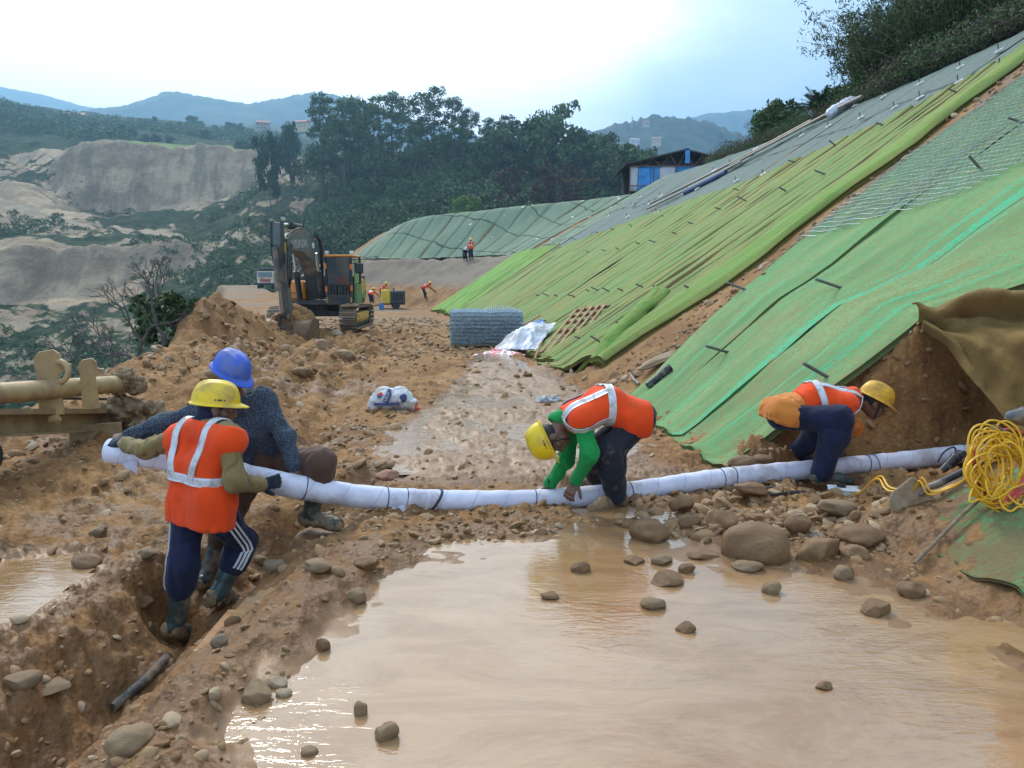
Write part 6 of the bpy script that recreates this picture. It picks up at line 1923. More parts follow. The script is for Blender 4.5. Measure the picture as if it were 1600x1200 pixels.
# jute cloth over the mouth of the dig
def jute():
    t = NT('jute_cloth'); v = t.tc('Object')
    n = t.noise(v, 3, 5, 0.6); f = t.noise(v, 140, 3, 0.7)
    c = t.mix(t.mr(n, 0.3, 0.7), (0.275, 0.17, 0.056), (0.39, 0.255, 0.098))
    c = t.mix(t.mr(f, 0.48, 0.62, 0, 0.5), c, (0.13, 0.075, 0.022))
    m = t.P(base=c, rough=0.9, spec=0.15, normal=t.bump(f, 0.9, 0.02))
    top = [P(1424, 474, 7.14), P(1462, 484, 7.02), P(1490, 474, 6.90), P(1530, 462, 6.8), P(1600, 462, 6.55), P(1680, 468, 6.3), P(1760, 480, 6.1)]
    mids = [P(1436, 500, 7.05), P(1470, 520, 6.85), P(1505, 512, 6.72), P(1545, 512, 6.55), P(1610, 520, 6.25), P(1690, 530, 6.0), P(1770, 540, 5.8)]
    low = [P(1442, 512, 7.05), P(1487, 547, 6.72), P(1512, 590, 6.50), P(1545, 625, 6.25), P(1590, 672, 5.95), P(1680, 700, 5.7), P(1790, 720, 5.5)]
    T_, M_, L_ = spline(top, 110), spline(mids, 110), spline(low, 110)
    nv = 60; s = np.linspace(0, 1, nv)[None, :, None]
    B = (1 - s) ** 2 * T_[:, None] + 2 * s * (1 - s) * (M_[:, None] * 1.0 + A3(0, -0.10, 0.05)) + s * s * L_[:, None]
    U, Vv = np.meshgrid(np.linspace(0, 1, 110), np.linspace(0, 1, nv), indexing='ij')
    fold = 0.09 * np.sin(U * 5 + Vv * 8.5) * (0.25 + Vv * (1 - Vv) * 3) + 0.07 * (ridg2(U * 3.2 + Vv * 1.3, Vv * 2.2 - U * 1.5, 5, 3) - 0.5) + 0.035 * fbm2(U * 9, Vv * 7 + U * 4, 8, 3) + 0.03 * np.sin(Vv * 24 - U * 9) * Vv
    roll = 0.11 * np.exp(-((Vv - 0.10) / 0.09) ** 2) * sstep(0.12, 0.3, U) - 0.08 * np.exp(-((Vv - 0.24) / 0.05) ** 2) * sstep(0.1, 0.3, U)
    B = B + (1.15 * fold + 1.1 * roll)[..., None] * unit(A3(-0.35, -0.85, 0.45))
    B[..., 2] += 0.012 * fbm2(U * 60, Vv * 3, 4, 2) * (Vv < 0.05)
    o = mesh_np('jute_cloth', B.reshape(-1, 3), grid_faces(110, nv), m, None, True)
    md = o.modifiers.new('thickness', 'SOLIDIFY'); md.thickness = 0.015
    tag(o, 'brown jute cloth draped in folds over the mouth of the dig', 'cloth')
jute()

# shovel
def shovel():
    tip = march(1393, 816, H_slope) + A3(0, -0.02, 0.05); top = P(1447, 764, 4.78)
    end = P(1660, 672, 4.75)
    root = thing('shovel', 'round-point shovel with black handle lying at the corner of the muddy mat', 'shovel', tuple(top))
    ax = unit(tip - top); L = np.linalg.norm(tip - top)
    side = unit(np.cross(ax, A3(0.25, -0.75, 0.6))); nrm = np.cross(side, ax)
    if nrm[1] > 0: nrm = -nrm; side = -side
    nu, nv = 25, 17
    V = []
    for u in np.linspace(0, 1, nu):
        w = 0.115 * min(1, (u / 0.06) ** 0.4) if u < 0.55 else 0.115 * math.sqrt(max(0, 1 - ((u - 0.55) / 0.45) ** 2.3))
        for s in np.linspace(-1, 1, nv):
            dish = 0.028 * (s * s) * (1 - 0.4 * u) - 0.02 * math.sin(u * 3.1)
            ridge = 0.018 * math.exp(-(s / 0.16) ** 2) * max(0, 1 - u * 1.4)
            V.append(ax * (u * L) + side * (s * w) + nrm * (dish + ridge))
    M_bl = simple('muddy_steel', (0.36, 0.28, 0.19), 0.5, 0.1, 0.15, 8, 0.25, 40, dirt=(0.28, 0.185, 0.105), dirt_amt=0.4)
    o = mesh_np('blade', np.array(V), grid_faces(nu, nv), M_bl, root, True)
    md = o.modifiers.new('thickness', 'SOLIDIFY'); md.thickness = 0.006
    hd = end - top; h = unit(hd)
    mb = MB(); mb.tube([ax * 0.06 + nrm * 0.012, nrm * 0.014 - ax * 0.02, h * 0.06 + nrm * 0.012, h * 0.10 + nrm * 0.008], [0.012, 0.022, 0.023, 0.024], 12)
    mb.build('socket', simple('shovel_socket', (0.20, 0.17, 0.14), 0.5, 0.3, 0.2, 20, 0.2), root, True)
    mb = MB(); mb.tube(np.array([h * 0.08 + nrm * 0.008 + h * (np.linalg.norm(hd)) * t + A3(0, 0, 0.018 * math.sin(t * 3)) for t in np.linspace(0, 1, 14)]), 0.023, 12)
    mb.build('handle', simple('black_handle', (0.022, 0.026, 0.032), 0.4, 0, 0.3, 16, 0.2, 40, dirt=(0.20, 0.15, 0.11), dirt_amt=0.2), root, True)
shovel()
# grinder on the pipe
def grinder():
    a, b = P(1448, 762, 6.05), P(1502, 706, 6.22)
    e = unit(b - a); s = unit(np.cross(e, A3(0, -1, 0.2))); n = np.cross(s, e)
    root = thing('angle_grinder', 'black electric hand tool leaning on the end of the pipe', 'power tool', tuple(a))
    L = np.linalg.norm(b - a)
    at_ = lambda t, x=0, y=0: e * L * t + s * x + n * y
    mb = MB(); mb.tube([at_(0.30), at_(0.36), at_(0.62), at_(0.78), at_(0.80)], [0.020, 0.034, 0.036, 0.040, 0.040], 14); mb.build('motor_body', M_black, root, True)
    M_gr = simple('tool_grey', (0.075, 0.080, 0.078), 0.4, 0.2, 0.2, 20, 0.2)
    mb = MB(); mb.tube([at_(0.80), at_(0.86), at_(0.98)], [0.041, 0.046, 0.030], 14); mb.tube([at_(0.9, 0, 0.0), at_(0.9, 0.0, 0.07)], 0.03, 14); mb.build('gear_head', M_gr, root, True)
    mb = MB(); mb.tube([at_(0.30), at_(0.10), at_(0.0)], [0.024, 0.022, 0.018], 12); mb.build('grip', simple('tool_blue_black', (0.02, 0.03, 0.06), 0.5, 0, 0.2, 10, 0.1), root, True)
    mb = MB(); mb.tube([at_(0.72, 0.03, 0.0), at_(0.70, 0.075, 0.01), at_(0.66, 0.12, 0.01)], 0.014, 10); mb.build('side_handle', M_black, root, True)
    mb = MB(); mb.cyl(at_(0.55, 0, 0.03), at_(0.55, 0, 0.046), 0.020, 14); mb.build('brush_cap', M_gr, root, True)
    mb = MB(); mb.tube(spline([at_(0.88, 0, -0.01), at_(0.95, -0.06, 0), at_(0.7, -0.10, 0.0), at_(0.5, -0.08, 0.0)], 20), 0.007, 8); mb.build('power_lead', M_black, root, True)
    mb = MB(); mb.tube(spline([at_(0.0), at_(-0.15, 0.02), at_(-0.45, 0.02) + A3(-.1, 0, .02), at_(-0.9) + A3(-.15, 0, -.02)], 20), 0.006, 8); mb.build('lead_tail', M_black, root, True)
grinder()
# yellow cable coil with a red one beneath
def cables():
    M_y = simple('yellow_cable', (0.80, 0.43, 0.018), 0.4, 0, 0.1, 10, 0)
    M_r = simple('red_cable', (0.60, 0.055, 0.075), 0.45, 0, 0.1, 10, 0)
    rg = np.random.RandomState(8)
    Yc = 4.42
    root = thing('cable_coil', 'tangled coil of yellow cable hung on the peg at the right edge', 'cable', tuple(P(1555, 690, Yc)))
    o0 = np.array(root.location)
    for k in range(26):
        cx, cy = 1560 + rg.uniform(-16, 22), 735 + rg.uniform(-18, 18)
        rx, ry = rg.uniform(14, 54), rg.uniform(34, 60)
        ph0 = rg.uniform(0, 6.28); tl = rg.uniform(-0.5, 0.5)
        pts = []
        for a in np.linspace(0, 2 * np.pi, 40):
            w = 1 + 0.14 * math.sin(2 * a + ph0) + 0.10 * math.sin(3 * a + 2 * ph0) + 0.05 * math.sin(5 * a + 3 * ph0)
            x = rx * w * math.cos(a); y = ry * w * math.sin(a)
            X = cx + x * math.cos(tl) - y * math.sin(tl); Y_ = cy + x * math.sin(tl) + y * math.cos(tl)
            s = (Y_ - 735) / 60.0
            q = P(X, Y_, Yc + 0.05 * math.sin(a + ph0) - 0.012 * k / 4 - 0.05 * s)
            zmin = gz(q[0], q[1], H_slope) + 0.07
            if q[2] < zmin: q = q + A3(0, -0.05, 0) * (zmin - q[2]) / 0.05 * 0.6
            pts.append(q - o0)
        mb = MB(); mb.tube(np.array(pts), 0.0062, 6, False); mb.build('cable_loop', M_y, root, True)
    mb = MB()
    for k in range(5):
        q0 = P(1552 + 3 * k, 752 + 4 * k, Yc - 0.1) - o0; mb.tube([q0, q0 + A3(.03, -.01, -.05), q0 + A3(.05, -.01, -.11)], 0.007, 6)
    mb.build('cable_knot', M_y, root, True)
    lead = [P(1510, 748, Yc - .05), P(1480, 764, 4.62), P(1450, 772, 4.66), P(1438, 752, 4.7), P(1426, 766, 4.8), P(1395, 768, 4.9), P(1372, 748, 5.2), P(1340, 772, 5.55), P(1322, 776, 5.75)]
    for dz in (0, 0.018):
        mb = MB(); mb.tube(spline([q - o0 + A3(dz, 0, dz) for q in lead], 90), 0.0062, 6); mb.build('cable_lead', M_y, root, True)
    r2 = thing('red_cable', 'red cable trailing beneath the yellow coil', 'cable', tuple(P(1560, 770, 4.4)))
    o1 = np.array(r2.location)
    for k in range(3):
        pts = [P(1520, 700 + 18 * k, 4.42), P(1536, 756 + 6 * k, 4.38), P(1556 + 6 * k, 788, 4.32), P(1584, 768 + 6 * k, 4.30), P(1605, 742 + 10 * k, 4.3), P(1640, 726, 4.3)]
        mb = MB(); mb.tube(spline([q - o1 for q in pts], 40), 0.0065, 6); mb.build('cable_strand', M_r, r2, True)
    pts = [P(1556, 676, 4.5), P(1575, 670, 4.5), P(1600, 676, 4.5), P(1640, 690, 4.5)]
    mb = MB(); mb.tube(spline([q - o1 for q in pts], 20), 0.0065, 6); mb.build('cable_strand', M_r, r2, True)
cables()
def rod(name, label, cat, pts, r, mat, n=10):
    pts = np.asarray(pts, float); o0 = pts[0].copy()
    mb = MB(); mb.tube(pts - o0, r, n); o = mb.build(name, mat, None, True); o.location = tuple(o0)
    return tag(o, label, cat)
M_peg = simple('dirty_wood', (0.22, 0.16, 0.10), 0.8, 0, 0.3, 20, 0.4, 60)
rod('wooden_peg', 'wooden peg that the yellow cable hangs from', 'peg', [P(1553, 668, 4.42), P(1586, 686, 4.62), P(1600, 694, 4.72)], 0.020, M_peg)
rod('wooden_stick', 'long thin stick lying up the muddy mat', 'stick', [march(1428, 893, H_slope) + A3(0, 0, .05), march(1500, 825, H_slope) + A3(0, 0, .075), march(1560, 772, H_slope) + A3(0, 0, .08)], 0.011, M_peg, 8)
rod('black_pipe', 'thick black pipe stub lying on the nearest mat behind the green-shirted man', 'pipe', [march(1012, 614, H_slope) + A3(0, 0, .09), march(1028, 602, H_slope) + A3(0, 0, .10), march(1046, 588, H_slope) + A3(0, 0, .12)], [0.050, 0.050, 0.056], simple('black_hdpe', (0.02, 0.02, 0.022), 0.5, 0, 0.3, 30, 0.3, 50, dirt=(0.2, 0.17, 0.14), dirt_amt=0.25), 16)
rod('metal_chain', 'short grey chain end lying above the back of the green-shirted man', 'chain', [march(983, 594, H_slope) + A3(0, 0, .10), march(990, 601, H_slope) + A3(0, 0, .07), march(998, 606, H_slope) + A3(0, 0, .05)], [0.012, 0.022, 0.02], M_nail, 8)
_h = []
for px, py in ((262, 1032), (245, 1050), (226, 1070), (208, 1085), (190, 1100), (176, 1112)):
    p = march(px, py, H_full); _h.append(p + A3(0, 0, 0.022))
rod('black_hose', 'black hose half buried in the side of the trench', 'hose', spline(_h, 30), 0.028, simple('hose_rubber', (0.045, 0.05, 0.052), 0.45, 0, 0.3, 20, 0.2, 40, dirt=(0.25, 0.17, 0.10), dirt_amt=0.35), 12)
# white box on its stone
def white_box():
    c = P(1319, 774, 5.72)
    root = thing('junction_box', 'small white box with black knob set on a tan stone', 'box', tuple(c), (0, 0, rad(-12)))
    mb = MB(); mb.box((0, 0, 0.024), (0.215, 0.13, 0.05), None, 0.008, (1.06, 1.06)); mb.build('case', M_white, root)
    mb = MB(); mb.box((0, 0, 0.055), (0.232, 0.145, 0.012), None, 0.004); mb.build('lid', M_white, root)
    mb = MB(); mb.cyl((-.02, 0.02, 0.061), (-.02, 0.02, 0.085), 0.034, 16); mb.build('knob', M_black, root, True)
white_box()
def pliers():
    p = P(1215, 783, 5.75); p[2] = max(p[2], gz(p[0], p[1]) + 0.02)
    root = thing('bolt_cutter', 'black bolt cutter lying among the stones before the pipe', 'tool', tuple(p))
    for k, (a, b) in enumerate((((-.22, .01, .02), (.10, .03, .03)), ((-.22, -.05, .02), (.10, .01, .03)))):
        mb = MB(); mb.tube([a, tuple(np.array(a) * .5 + np.array(b) * .5 + A3(0, (.02 if k == 0 else -.02), 0)), b], [0.013, 0.011, 0.012], 8); mb.build('handle', M_black, root, True)
    mb = MB(); mb.box((.15, .02, .03), (.13, .05, .022), rotz(0.15), 0.006); mb.build('jaw', M_black, root)
    rod('steel_rod', 'bent grey steel rod behind the bolt cutter', 'rod', [p + A3(-.20, .12, .03), p + A3(-.27, .10, .035), p + A3(-.25, .08, .035), p + A3(.05, .14, .04), p + A3(.2, .2, .05)], 0.008, M_nail, 8)
pliers()

# bundle of channels lying down the slope, sack at its head
def channels():
    a = march(1338, 168, H_slope); b = march(1010, 334, H_slope)
    root = thing('channel_bundle', 'bundle of long grey metal channels lying down the crest mats', 'channel', tuple(b))
    mats = [simple('grey_channel', (0.23, 0.22, 0.19), 0.5, 0.3, 0.2, 2, 0.1), simple('tan_channel', (0.30, 0.26, 0.20), 0.55, 0.2, 0.2, 2, 0.1)]
    n = 40
    M_bl = simple('blue_sheet', (0.03, 0.07, 0.16), 0.5, 0, 0.2, 4, 0.2)
    for k in range(5):
        f0, f1 = (0.0, 0.52) if k % 2 == 0 else (0.46, 1.0)
        if k == 4: f0, f1 = 0.2, 0.8
        t = np.linspace(f0, f1, n)
        X = b[0] + (a[0] - b[0]) * t + 0.10 * k; Y = b[1] + (a[1] - b[1]) * t + 0.16 * (k - 2)
        Z = H_slope(X, Y) + 0.20 + 0.05 * (k % 3)
        mb = MB()
        q = np.stack([X, Y, Z], -1) - b
        for off in ((0, 0), (0.0, 0.13)):
            mb.tube(q + A3(-0.02, off[1], 0.02), 0.045, 6)
        mb.build('channel', mats[k % 2], root, False)
    t = np.linspace(0.22, 0.44, n)
    X = b[0] + (a[0] - b[0]) * t; Y = b[1] + (a[1] - b[1]) * t - 0.42
    mb = MB(); mb.tube(np.stack([X, Y, H_slope(X, Y) + 0.14], -1) - b, 0.10, 8); mb.build('blue_wrap', M_bl, root, True)
    V, F = sdf_shape([CAP(A3(-.5, 0, .1), A3(.5, .1, .14), .15, .12), CAP(A3(.3, 0, .12), A3(.9, .15, .1), .12, .08)], 0.1, 0.04, wr=0.09, wf=6)
    o = mesh_np('white_sack', V, F, M_tarp, None, True); p = march(1318, 168, H_slope); o.location = tuple(p + A3(0, 0, 0.1)); o.rotation_euler = (0, rad(-25), 0.3)
    tag(o, 'crumpled white sacking at the head of the channel bundle', 'sacking')
channels()

# drill mast lying at the left edge
def mast():
    M_t = simple('tan_paint', (0.40, 0.27, 0.125), 0.55, 0, 0.12, 5, 0.2, 30, dirt=(0.28, 0.18, 0.095), dirt_amt=0.35)
    M_td = simple('dark_tan_paint', (0.30, 0.205, 0.10), 0.6, 0, 0.15, 6, 0.25, 30, dirt=(0.22, 0.14, 0.075), dirt_amt=0.4)
    root = thing('drill_mast', 'mud-caked tan drill mast with tube and beam at the left edge', 'drill rig', (-4.3, 7.5, 0.0))
    o0 = A3(-4.3, 7.5, 0.0)
    a, b = P(-90, 622, 5.9), P(184, 600, 8.3)
    mb = MB(); mb.tube(np.array([a + (b - a) * t for t in np.linspace(0, 1, 6)]) - o0, 0.094, 24); mb.build('tube', M_t, root, True)
    mud = [CAP(b - o0 + A3(0, 0, 0), b - o0 + A3(.10, .18, -.02), .10, .085), ELL(b - o0 + A3(.06, .05, .07), (.10, .10, .08), np.eye(3)), ELL(b - o0 + A3(.14, .12, -.05), (.09, .1, .08), np.eye(3))]
    sdf_obj('mud_cake', mud, M_bootmud, root, k=0.04, res=0.012, wr=0.06, wf=24, seed=3)
    a, b = P(-90, 664, 5.9), P(163, 656, 8.35)
    e = unit(b - a); s = unit(np.cross(e, A3(0, 0, 1))); u = np.cross(s, e); R = np.stack([e, s, u], 1); L = np.linalg.norm(b - a); c = (a + b) / 2 - o0
    mb = MB(); mb.box(c + u * 0.10, (L, 0.17, 0.016), R, 0.003); mb.box(c - u * 0.11, (L, 0.17, 0.016), R, 0.003); mb.box(c, (L - .01, 0.014, 0.204), R); mb.box(c + u * .10 + s * .12, (L, .012, .05), R)
    mb.build('beam', M_td, root)
    mb = MB(); q = P(82, 655, 7.2) - o0; mb.cyl(q - s * .02, q + s * .05, 0.045, 18); mb.cyl(q + s * .05, q + s * .075, 0.024, 6); mb.build('pivot_bolt', M_t, root, True)
    # cradle plates holding the tube
    base = P(108, 640, 7.35) - o0
    def plate(off, h, w, notch, nm):
        ol = [(-w / 2, -0.02), (w / 2, -0.02), (w / 2 * .8, h * .62), (w * .95, h * .70), (w * .95, h * .78), (w * .55, h * .80), (w * .5, h * .94), (w * .25, h), (-w * .35, h * .95), (-w * .55, h * .84), (-w * .5, h * .6)]
        pl = np.array(ol); n = len(pl)
        Vv = np.concatenate([base + off + np.outer(pl[:, 0], e * .55 + A3(.55, 0, 0)) + np.outer(pl[:, 1], A3(0, 0, 1)), base + off + A3(.02, -.05, 0) + np.outer(pl[:, 0], e * .55 + A3(.55, 0, 0)) + np.outer(pl[:, 1], A3(0, 0, 1))])
        from mathutils.geometry import tessellate_polygon
        tr_ = tessellate_polygon([[Vector((x, y, 0)) for x, y in pl]])
        F4 = [[i, (i + 1) % n, n + (i + 1) % n, n + i] for i in range(n)]
        F3 = [list(t_) for t_ in tr_] + [[n + t_[2], n + t_[1], n + t_[0]] for t_ in tr_]
        m_ = MB(); m_.add(Vv, F4, F3); m_.build(nm, M_t, root)
    plate(A3(-.10, -.10, 0), 0.60, 0.27, True, 'cradle_plate')
    plate(A3(.08, .25, 0), 0.48, 0.20, True, 'cradle_plate')
    mb = MB(); q = base + A3(-.02, .02, .36); mb.tube([q + A3(0.10 * math.cos(x), -.12 + .02 * math.sin(x), 0.10 * math.sin(x) + .02) for x in np.linspace(0, 2 * np.pi, 25)], 0.028, 8, False); mb.build('ring', M_t, root, True)
    # clogged roller under the tube end
    q = P(200, 650, 8.4) - o0
    sdf_obj('mud_cake', [CAP(q + A3(-.18, 0, .02), q + A3(.20, .1, 0), .15, .14), ELL(q + A3(-.05, -.05, .12), (.15, .12, .10), np.eye(3)), ELL(q + A3(.16, 0, -.12), (.13, .12, .12), np.eye(3))], M_bootmud, root, k=0.05, res=0.016, wr=0.09, wf=15, seed=6)
    mb = MB(); mb.box(P(150, 678, 8.0) - o0, (0.5, 0.03, 0.22), rotz(0.4), 0.005); mb.build('skirt_plate', M_td, root)
    mb = MB(); mb.box(P(60, 628, 7.6) - o0 + A3(0, .25, 0), (.10, 2.6, .03), R @ rotz(1.57), 0.004); mb.build('rubber_strip', M_black, root)
    mb = MB(); mb.cyl(P(-36, 715, 6.2) - o0 + A3(-.25, .1, 0), P(-36, 715, 6.2) - o0 + A3(.06, 0, 0), 0.17, 20); mb.build('wheel', M_black, root, True)
mast()
# ------------------------------------------------------------ excavator (local frame: x right, y away, z up)
def excavator():
    bx, by = -7.02, 28.7
    bz = P(545, 515, 26.9)[2] - 0.0
    root = thing('excavator', 'dusty dark grey and yellow tracked excavator with caged cab, bucket on the spoil', 'excavator', (bx, by, bz))
    D_ = (0.27, 0.19, 0.115)
    M_gy = simple('excavator_grey', (0.085, 0.10, 0.10), 0.5, 0, 0.15, 3, 0.1, 20, dirt=D_, dirt_amt=0.22)
    M_dk = simple('excavator_dark', (0.020, 0.024, 0.028), 0.5, 0, 0.2, 3, 0.1, 20, dirt=(0.12, 0.09, 0.06), dirt_amt=0.2)
    M_or = simple('excavator_orange', (0.66, 0.24, 0.025), 0.45, 0, 0.1, 3, 0.05, dirt=(0.35, 0.2, 0.09), dirt_amt=0.15)
    M_ye = simple('excavator_yellow', (0.58, 0.36, 0.075), 0.5, 0, 0.1, 3, 0.05, dirt=(0.35, 0.24, 0.12), dirt_amt=0.2)
    M_gr = simple('excavator_green', (0.10, 0.22, 0.085), 0.5, 0, 0.12, 3, 0.05, dirt=(0.25, 0.2, 0.1), dirt_amt=0.15)
    M_st = simple('track_steel', (0.22, 0.185, 0.14), 0.6, 0.4, 0.25, 4, 0.3, 30, dirt=D_, dirt_amt=0.5)
    M_ch = simple('chrome_rod', (0.55, 0.56, 0.58), 0.2, 0.9, 0.1, 4, 0)
    M_bk = simple('bucket_steel', (0.13, 0.085, 0.050), 0.6, 0.3, 0.25, 4, 0.3, 25, dirt=(0.24, 0.15, 0.08), dirt_amt=0.5)
    M_or2 = simple('orange_reflector', (0.75, 0.16, 0.02), 0.4, 0, 0.1, 5, 0)
    t = NT('cab_glass'); M_gl = t.P(base=(0.05, 0.085, 0.085), rough=0.08, spec=0.6)
    # tracks
    Lh, Rr = 1.45, 0.42
    def loop(n):
        out = []
        per = 4 * Lh + 2 * math.pi * Rr
        for i in range(n):
            s = per * i / n
            if s < 2 * Lh: out.append((-Lh + s, 2 * Rr, 0.0))
            elif s < 2 * Lh + math.pi * Rr:
                a = (s - 2 * Lh) / Rr; out.append((Lh + Rr * math.sin(a), Rr + Rr * math.cos(a), -a))
            elif s < 4 * Lh + math.pi * Rr: out.append((Lh - (s - 2 * Lh - math.pi * Rr), 0.0, math.pi))
            else:
                a = (s - 4 * Lh - math.pi * Rr) / Rr; out.append((-Lh - Rr * math.sin(a), Rr - Rr * math.cos(a), math.pi - a))
        return out
    for sx in (-1.3, 1.3):
        mb = MB()
        for (y, z, a) in loop(46):
            c, s = math.cos(a), math.sin(a); R = np.array([[1, 0, 0], [0, c, -s], [0, s, c]])
            mb.box((sx, y, z), (0.60, 0.155, 0.035), R, 0.008)
            mb.box(np.array([sx, y, z]) + R @ A3(0, 0.05, 0.03), (0.60, 0.025, 0.045), R)
        tr = mb.build('track', M_st, root)
        mb = MB()
        mb.prism([(-1.35, 0.20), (1.35, 0.20), (1.5, 0.42), (1.35, 0.62), (-1.35, 0.62), (-1.5, 0.42)], 0, sx - 0.18, sx + 0.18)
        mb.box((sx + (0.20 if sx > 0 else -0.20), 0, 0.45), (0.05, 2.3, 0.30), None, 0.02)
        mb.build('track_frame', M_ye if sx > 0 else M_dk, tr)
        for yy in (-Lh, Lh):
            mb = MB(); mb.cyl((sx - 0.2, yy, Rr), (sx + 0.2, yy, Rr), 0.33, 20); mb.cyl((sx - 0.24, yy, Rr), (sx + 0.24, yy, Rr), 0.12, 12); mb.build('sprocket', M_dk, tr, True)
        for yy in np.linspace(-1.0, 1.0, 6):
            mb = MB(); mb.cyl((sx - 0.2, yy, 0.14), (sx + 0.2, yy, 0.14), 0.11, 12); mb.build('roller', M_dk, tr, True)
    mb = MB(); mb.box((0, 0, 0.58), (2.1, 1.0, 0.28), None, 0.05); mb.cyl((0, 0, 0.68), (0, 0, 0.95), 0.62, 28); mb.build('undercarriage', M_dk, root)
    # house
    mb = MB(); mb.box((0, 0.35, 1.03), (2.5, 3.1, 0.20), None, 0.04); mb.build('platform', M_dk, root)
    mb = MB(); mb.box((-0.86, 0.25, 1.52), (0.80, 2.3, 0.78), None, 0.05); side = mb.build('side_body', M_or, root)
    mb = MB(); mb.box((-0.86, -0.905, 1.42), (0.78, 0.015, 0.03)); mb.box((-0.86, -0.905, 1.22), (0.66, 0.012, 0.02)); mb.build('panel_gap', M_dk, side)
    mb = MB(); mb.prism([(1.25, 1.13), (2.05, 1.13), (2.15, 1.35), (2.15, 1.95), (2.0, 2.1), (1.25, 2.1)], 0, -1.25, 1.25); mb.build('counterweight', M_dk, root)
    mb = MB(); mb.prism([(0.45, 1.14), (1.9, 1.14), (1.95, 1.9), (0.9, 1.98), (0.45, 1.65)], 0, 0.55, 1.28); pn = mb.build('side_panel', M_gr, root)
    mb = MB(); mb.prism([(0.30, 1.24), (1.9, 1.52), (1.9, 2.0), (1.15, 2.02), (0.80, 1.78)], 0, 1.282, 1.30); mb.build('yellow_flash', M_ye, pn)
    mb = MB(); mb.cyl((-0.5, 1.6, 2.1), (-0.5, 1.6, 2.5), 0.06, 12); mb.build('exhaust_pipe', M_dk, root, True)
    # cab
    x0, x1, y0, y1, z0, z1 = 0.42, 1.42, -1.35, 0.35, 0.96, 2.88
    mb = MB()
    w = 0.085
    for (x, y) in ((x0, y0), (x1, y0), (x0, y1), (x1, y1)): mb.box((x + (w / 2 if x == x0 else -w / 2), y + (w / 2 if y == y0 else -w / 2), (z0 + z1) / 2), (w, w, z1 - z0), None, 0.015)
    mb.box(((x0 + x1) / 2, y0 + 0.04, z0 + 0.20), (x1 - x0 - .17, 0.07, 0.40), None, 0.01)
    mb.box(((x0 + x1) / 2, y0 + 0.04, z0 + 0.80), (x1 - x0 - .17, 0.06, 0.05))
    mb.box(((x0 + x1) / 2, (y0 + y1) / 2, z0 + 0.03), (x1 - x0 - .17, y1 - y0 - .17, 0.06))
    mb.box(((x0 + x1) / 2, y1 - 0.03, 1.5), (x1 - x0 - .17, 0.05, 1.0))
    cab = mb.build('cab', M_dk, root)
    mb = MB(); mb.box(((x0 + x1) / 2, (y0 + y1) / 2 - .01, z1 + 0.035), (x1 - x0 + 0.04, y1 - y0 + 0.06, 0.10), None, 0.035); mb.build('cab_roof', M_or, cab)
    mb = MB(); mb.box((x1 + 0.004, -0.25, z0 + 0.42), (0.02, 0.95, 0.80)); mb.box((x1 + 0.004, -0.95, 1.75), (0.02, 0.12, 1.9)); mb.build('door_panel', M_gr, cab)
    mb = MB(); mb.box(((x0 + x1) / 2, y0 + 0.06, z0 + 1.36), (x1 - x0 - .17, 0.012, 1.06)); mb.box((x1 - 0.03, -0.42, z0 + 1.32), (0.012, 0.85, 0.95)); mb.build('cab_window', M_gl, cab)
    mb = MB(); mb.box(((x0 + x1) / 2 + .1, y0 + 0.045, z0 + 0.98), (0.52, 0.012, 0.34), None, 0.1); mb.build('red_seat_cover', simple('red_seat', (0.30, 0.035, 0.03), 0.6, 0, 0.2, 6, 0), cab)
    mb = MB()
    for x in np.linspace(x0 + 0.13, x1 - 0.13, 13): mb.box((x, y0 - 0.03, z0 + 1.36), (0.014, 0.014, 1.05))
    for z in np.linspace(z0 + 0.85, z0 + 1.86, 16): mb.box(((x0 + x1) / 2, y0 - 0.045, z), (x1 - x0 - .22, 0.014, 0.014))
    for x in np.linspace(x0 + 0.16, x1 - 0.16, 7): mb.box((x, y0 - 0.03, z0 + 0.60), (0.016, 0.014, 0.34))
    mb.build('window_guard', M_gy, cab)
    for x, z in ((x0 + .04, 2.50), (x1 - .04, 2.48), (x0 + .04, 1.60), (x1 - .04, 1.62)):
        mb = MB(); mb.box((x, y0 - 0.012, z), (0.085, 0.02, 0.22), None, 0.01); mb.build('reflector', M_or2, cab)
    for x, z in ((x0 + .06, 1.16), (x1 - .06, 1.16)):
        mb = MB(); mb.box((x, y0 - 0.012, z), (0.05, 0.02, 0.20), rotz(0), 0.01); mb.build('grab_handle', M_ye, cab)
    for x in (x0 + .07, x1 - 0.02):
        mb = MB(); mb.box((x, y0 + 0.1, z1 + 0.16), (0.13, 0.10, 0.14), None, 0.02); mb.build('work_lamp', M_white, cab)
    mb = MB(); mb.box((x1 + 0.24, y0 + 0.1, 2.42), (0.30, 0.10, 0.42), None, 0.04); mb.tube([(x1, y0 + .1, 2.62), (x1 + 0.2, y0 + 0.1, 2.64)], 0.02, 8); mb.build('mirror', M_dk, cab)
    # boom
    xb = -0.16
    CL = [(-0.35, 1.25, .20), (-0.75, 2.05, .30), (-1.25, 2.80, .40), (-1.9, 3.25, .46), (-2.7, 3.42, .42), (-3.6, 3.40, .33), (-4.65, 3.22, .20)]
    K = spline([(0, a, b) for a, b, c in CL], 28); hh = np.interp(np.linspace(0, 1, 28), np.linspace(0, 1, len(CL)), [c[2] for c in CL])
    T = np.gradient(K, axis=0); T /= np.linalg.norm(T, axis=1)[:, None]
    N = np.stack([T[:, 0] * 0, -T[:, 2], T[:, 1]], 1)
    upp, dn = K - N * hh[:, None], K + N * hh[:, None]
    mb = MB(); mb.prism(np.concatenate([upp, dn[::-1]])[:, 1:], 0, xb - 0.23, xb + 0.23); boom = mb.build('boom', M_gy, root)
    mb = MB()
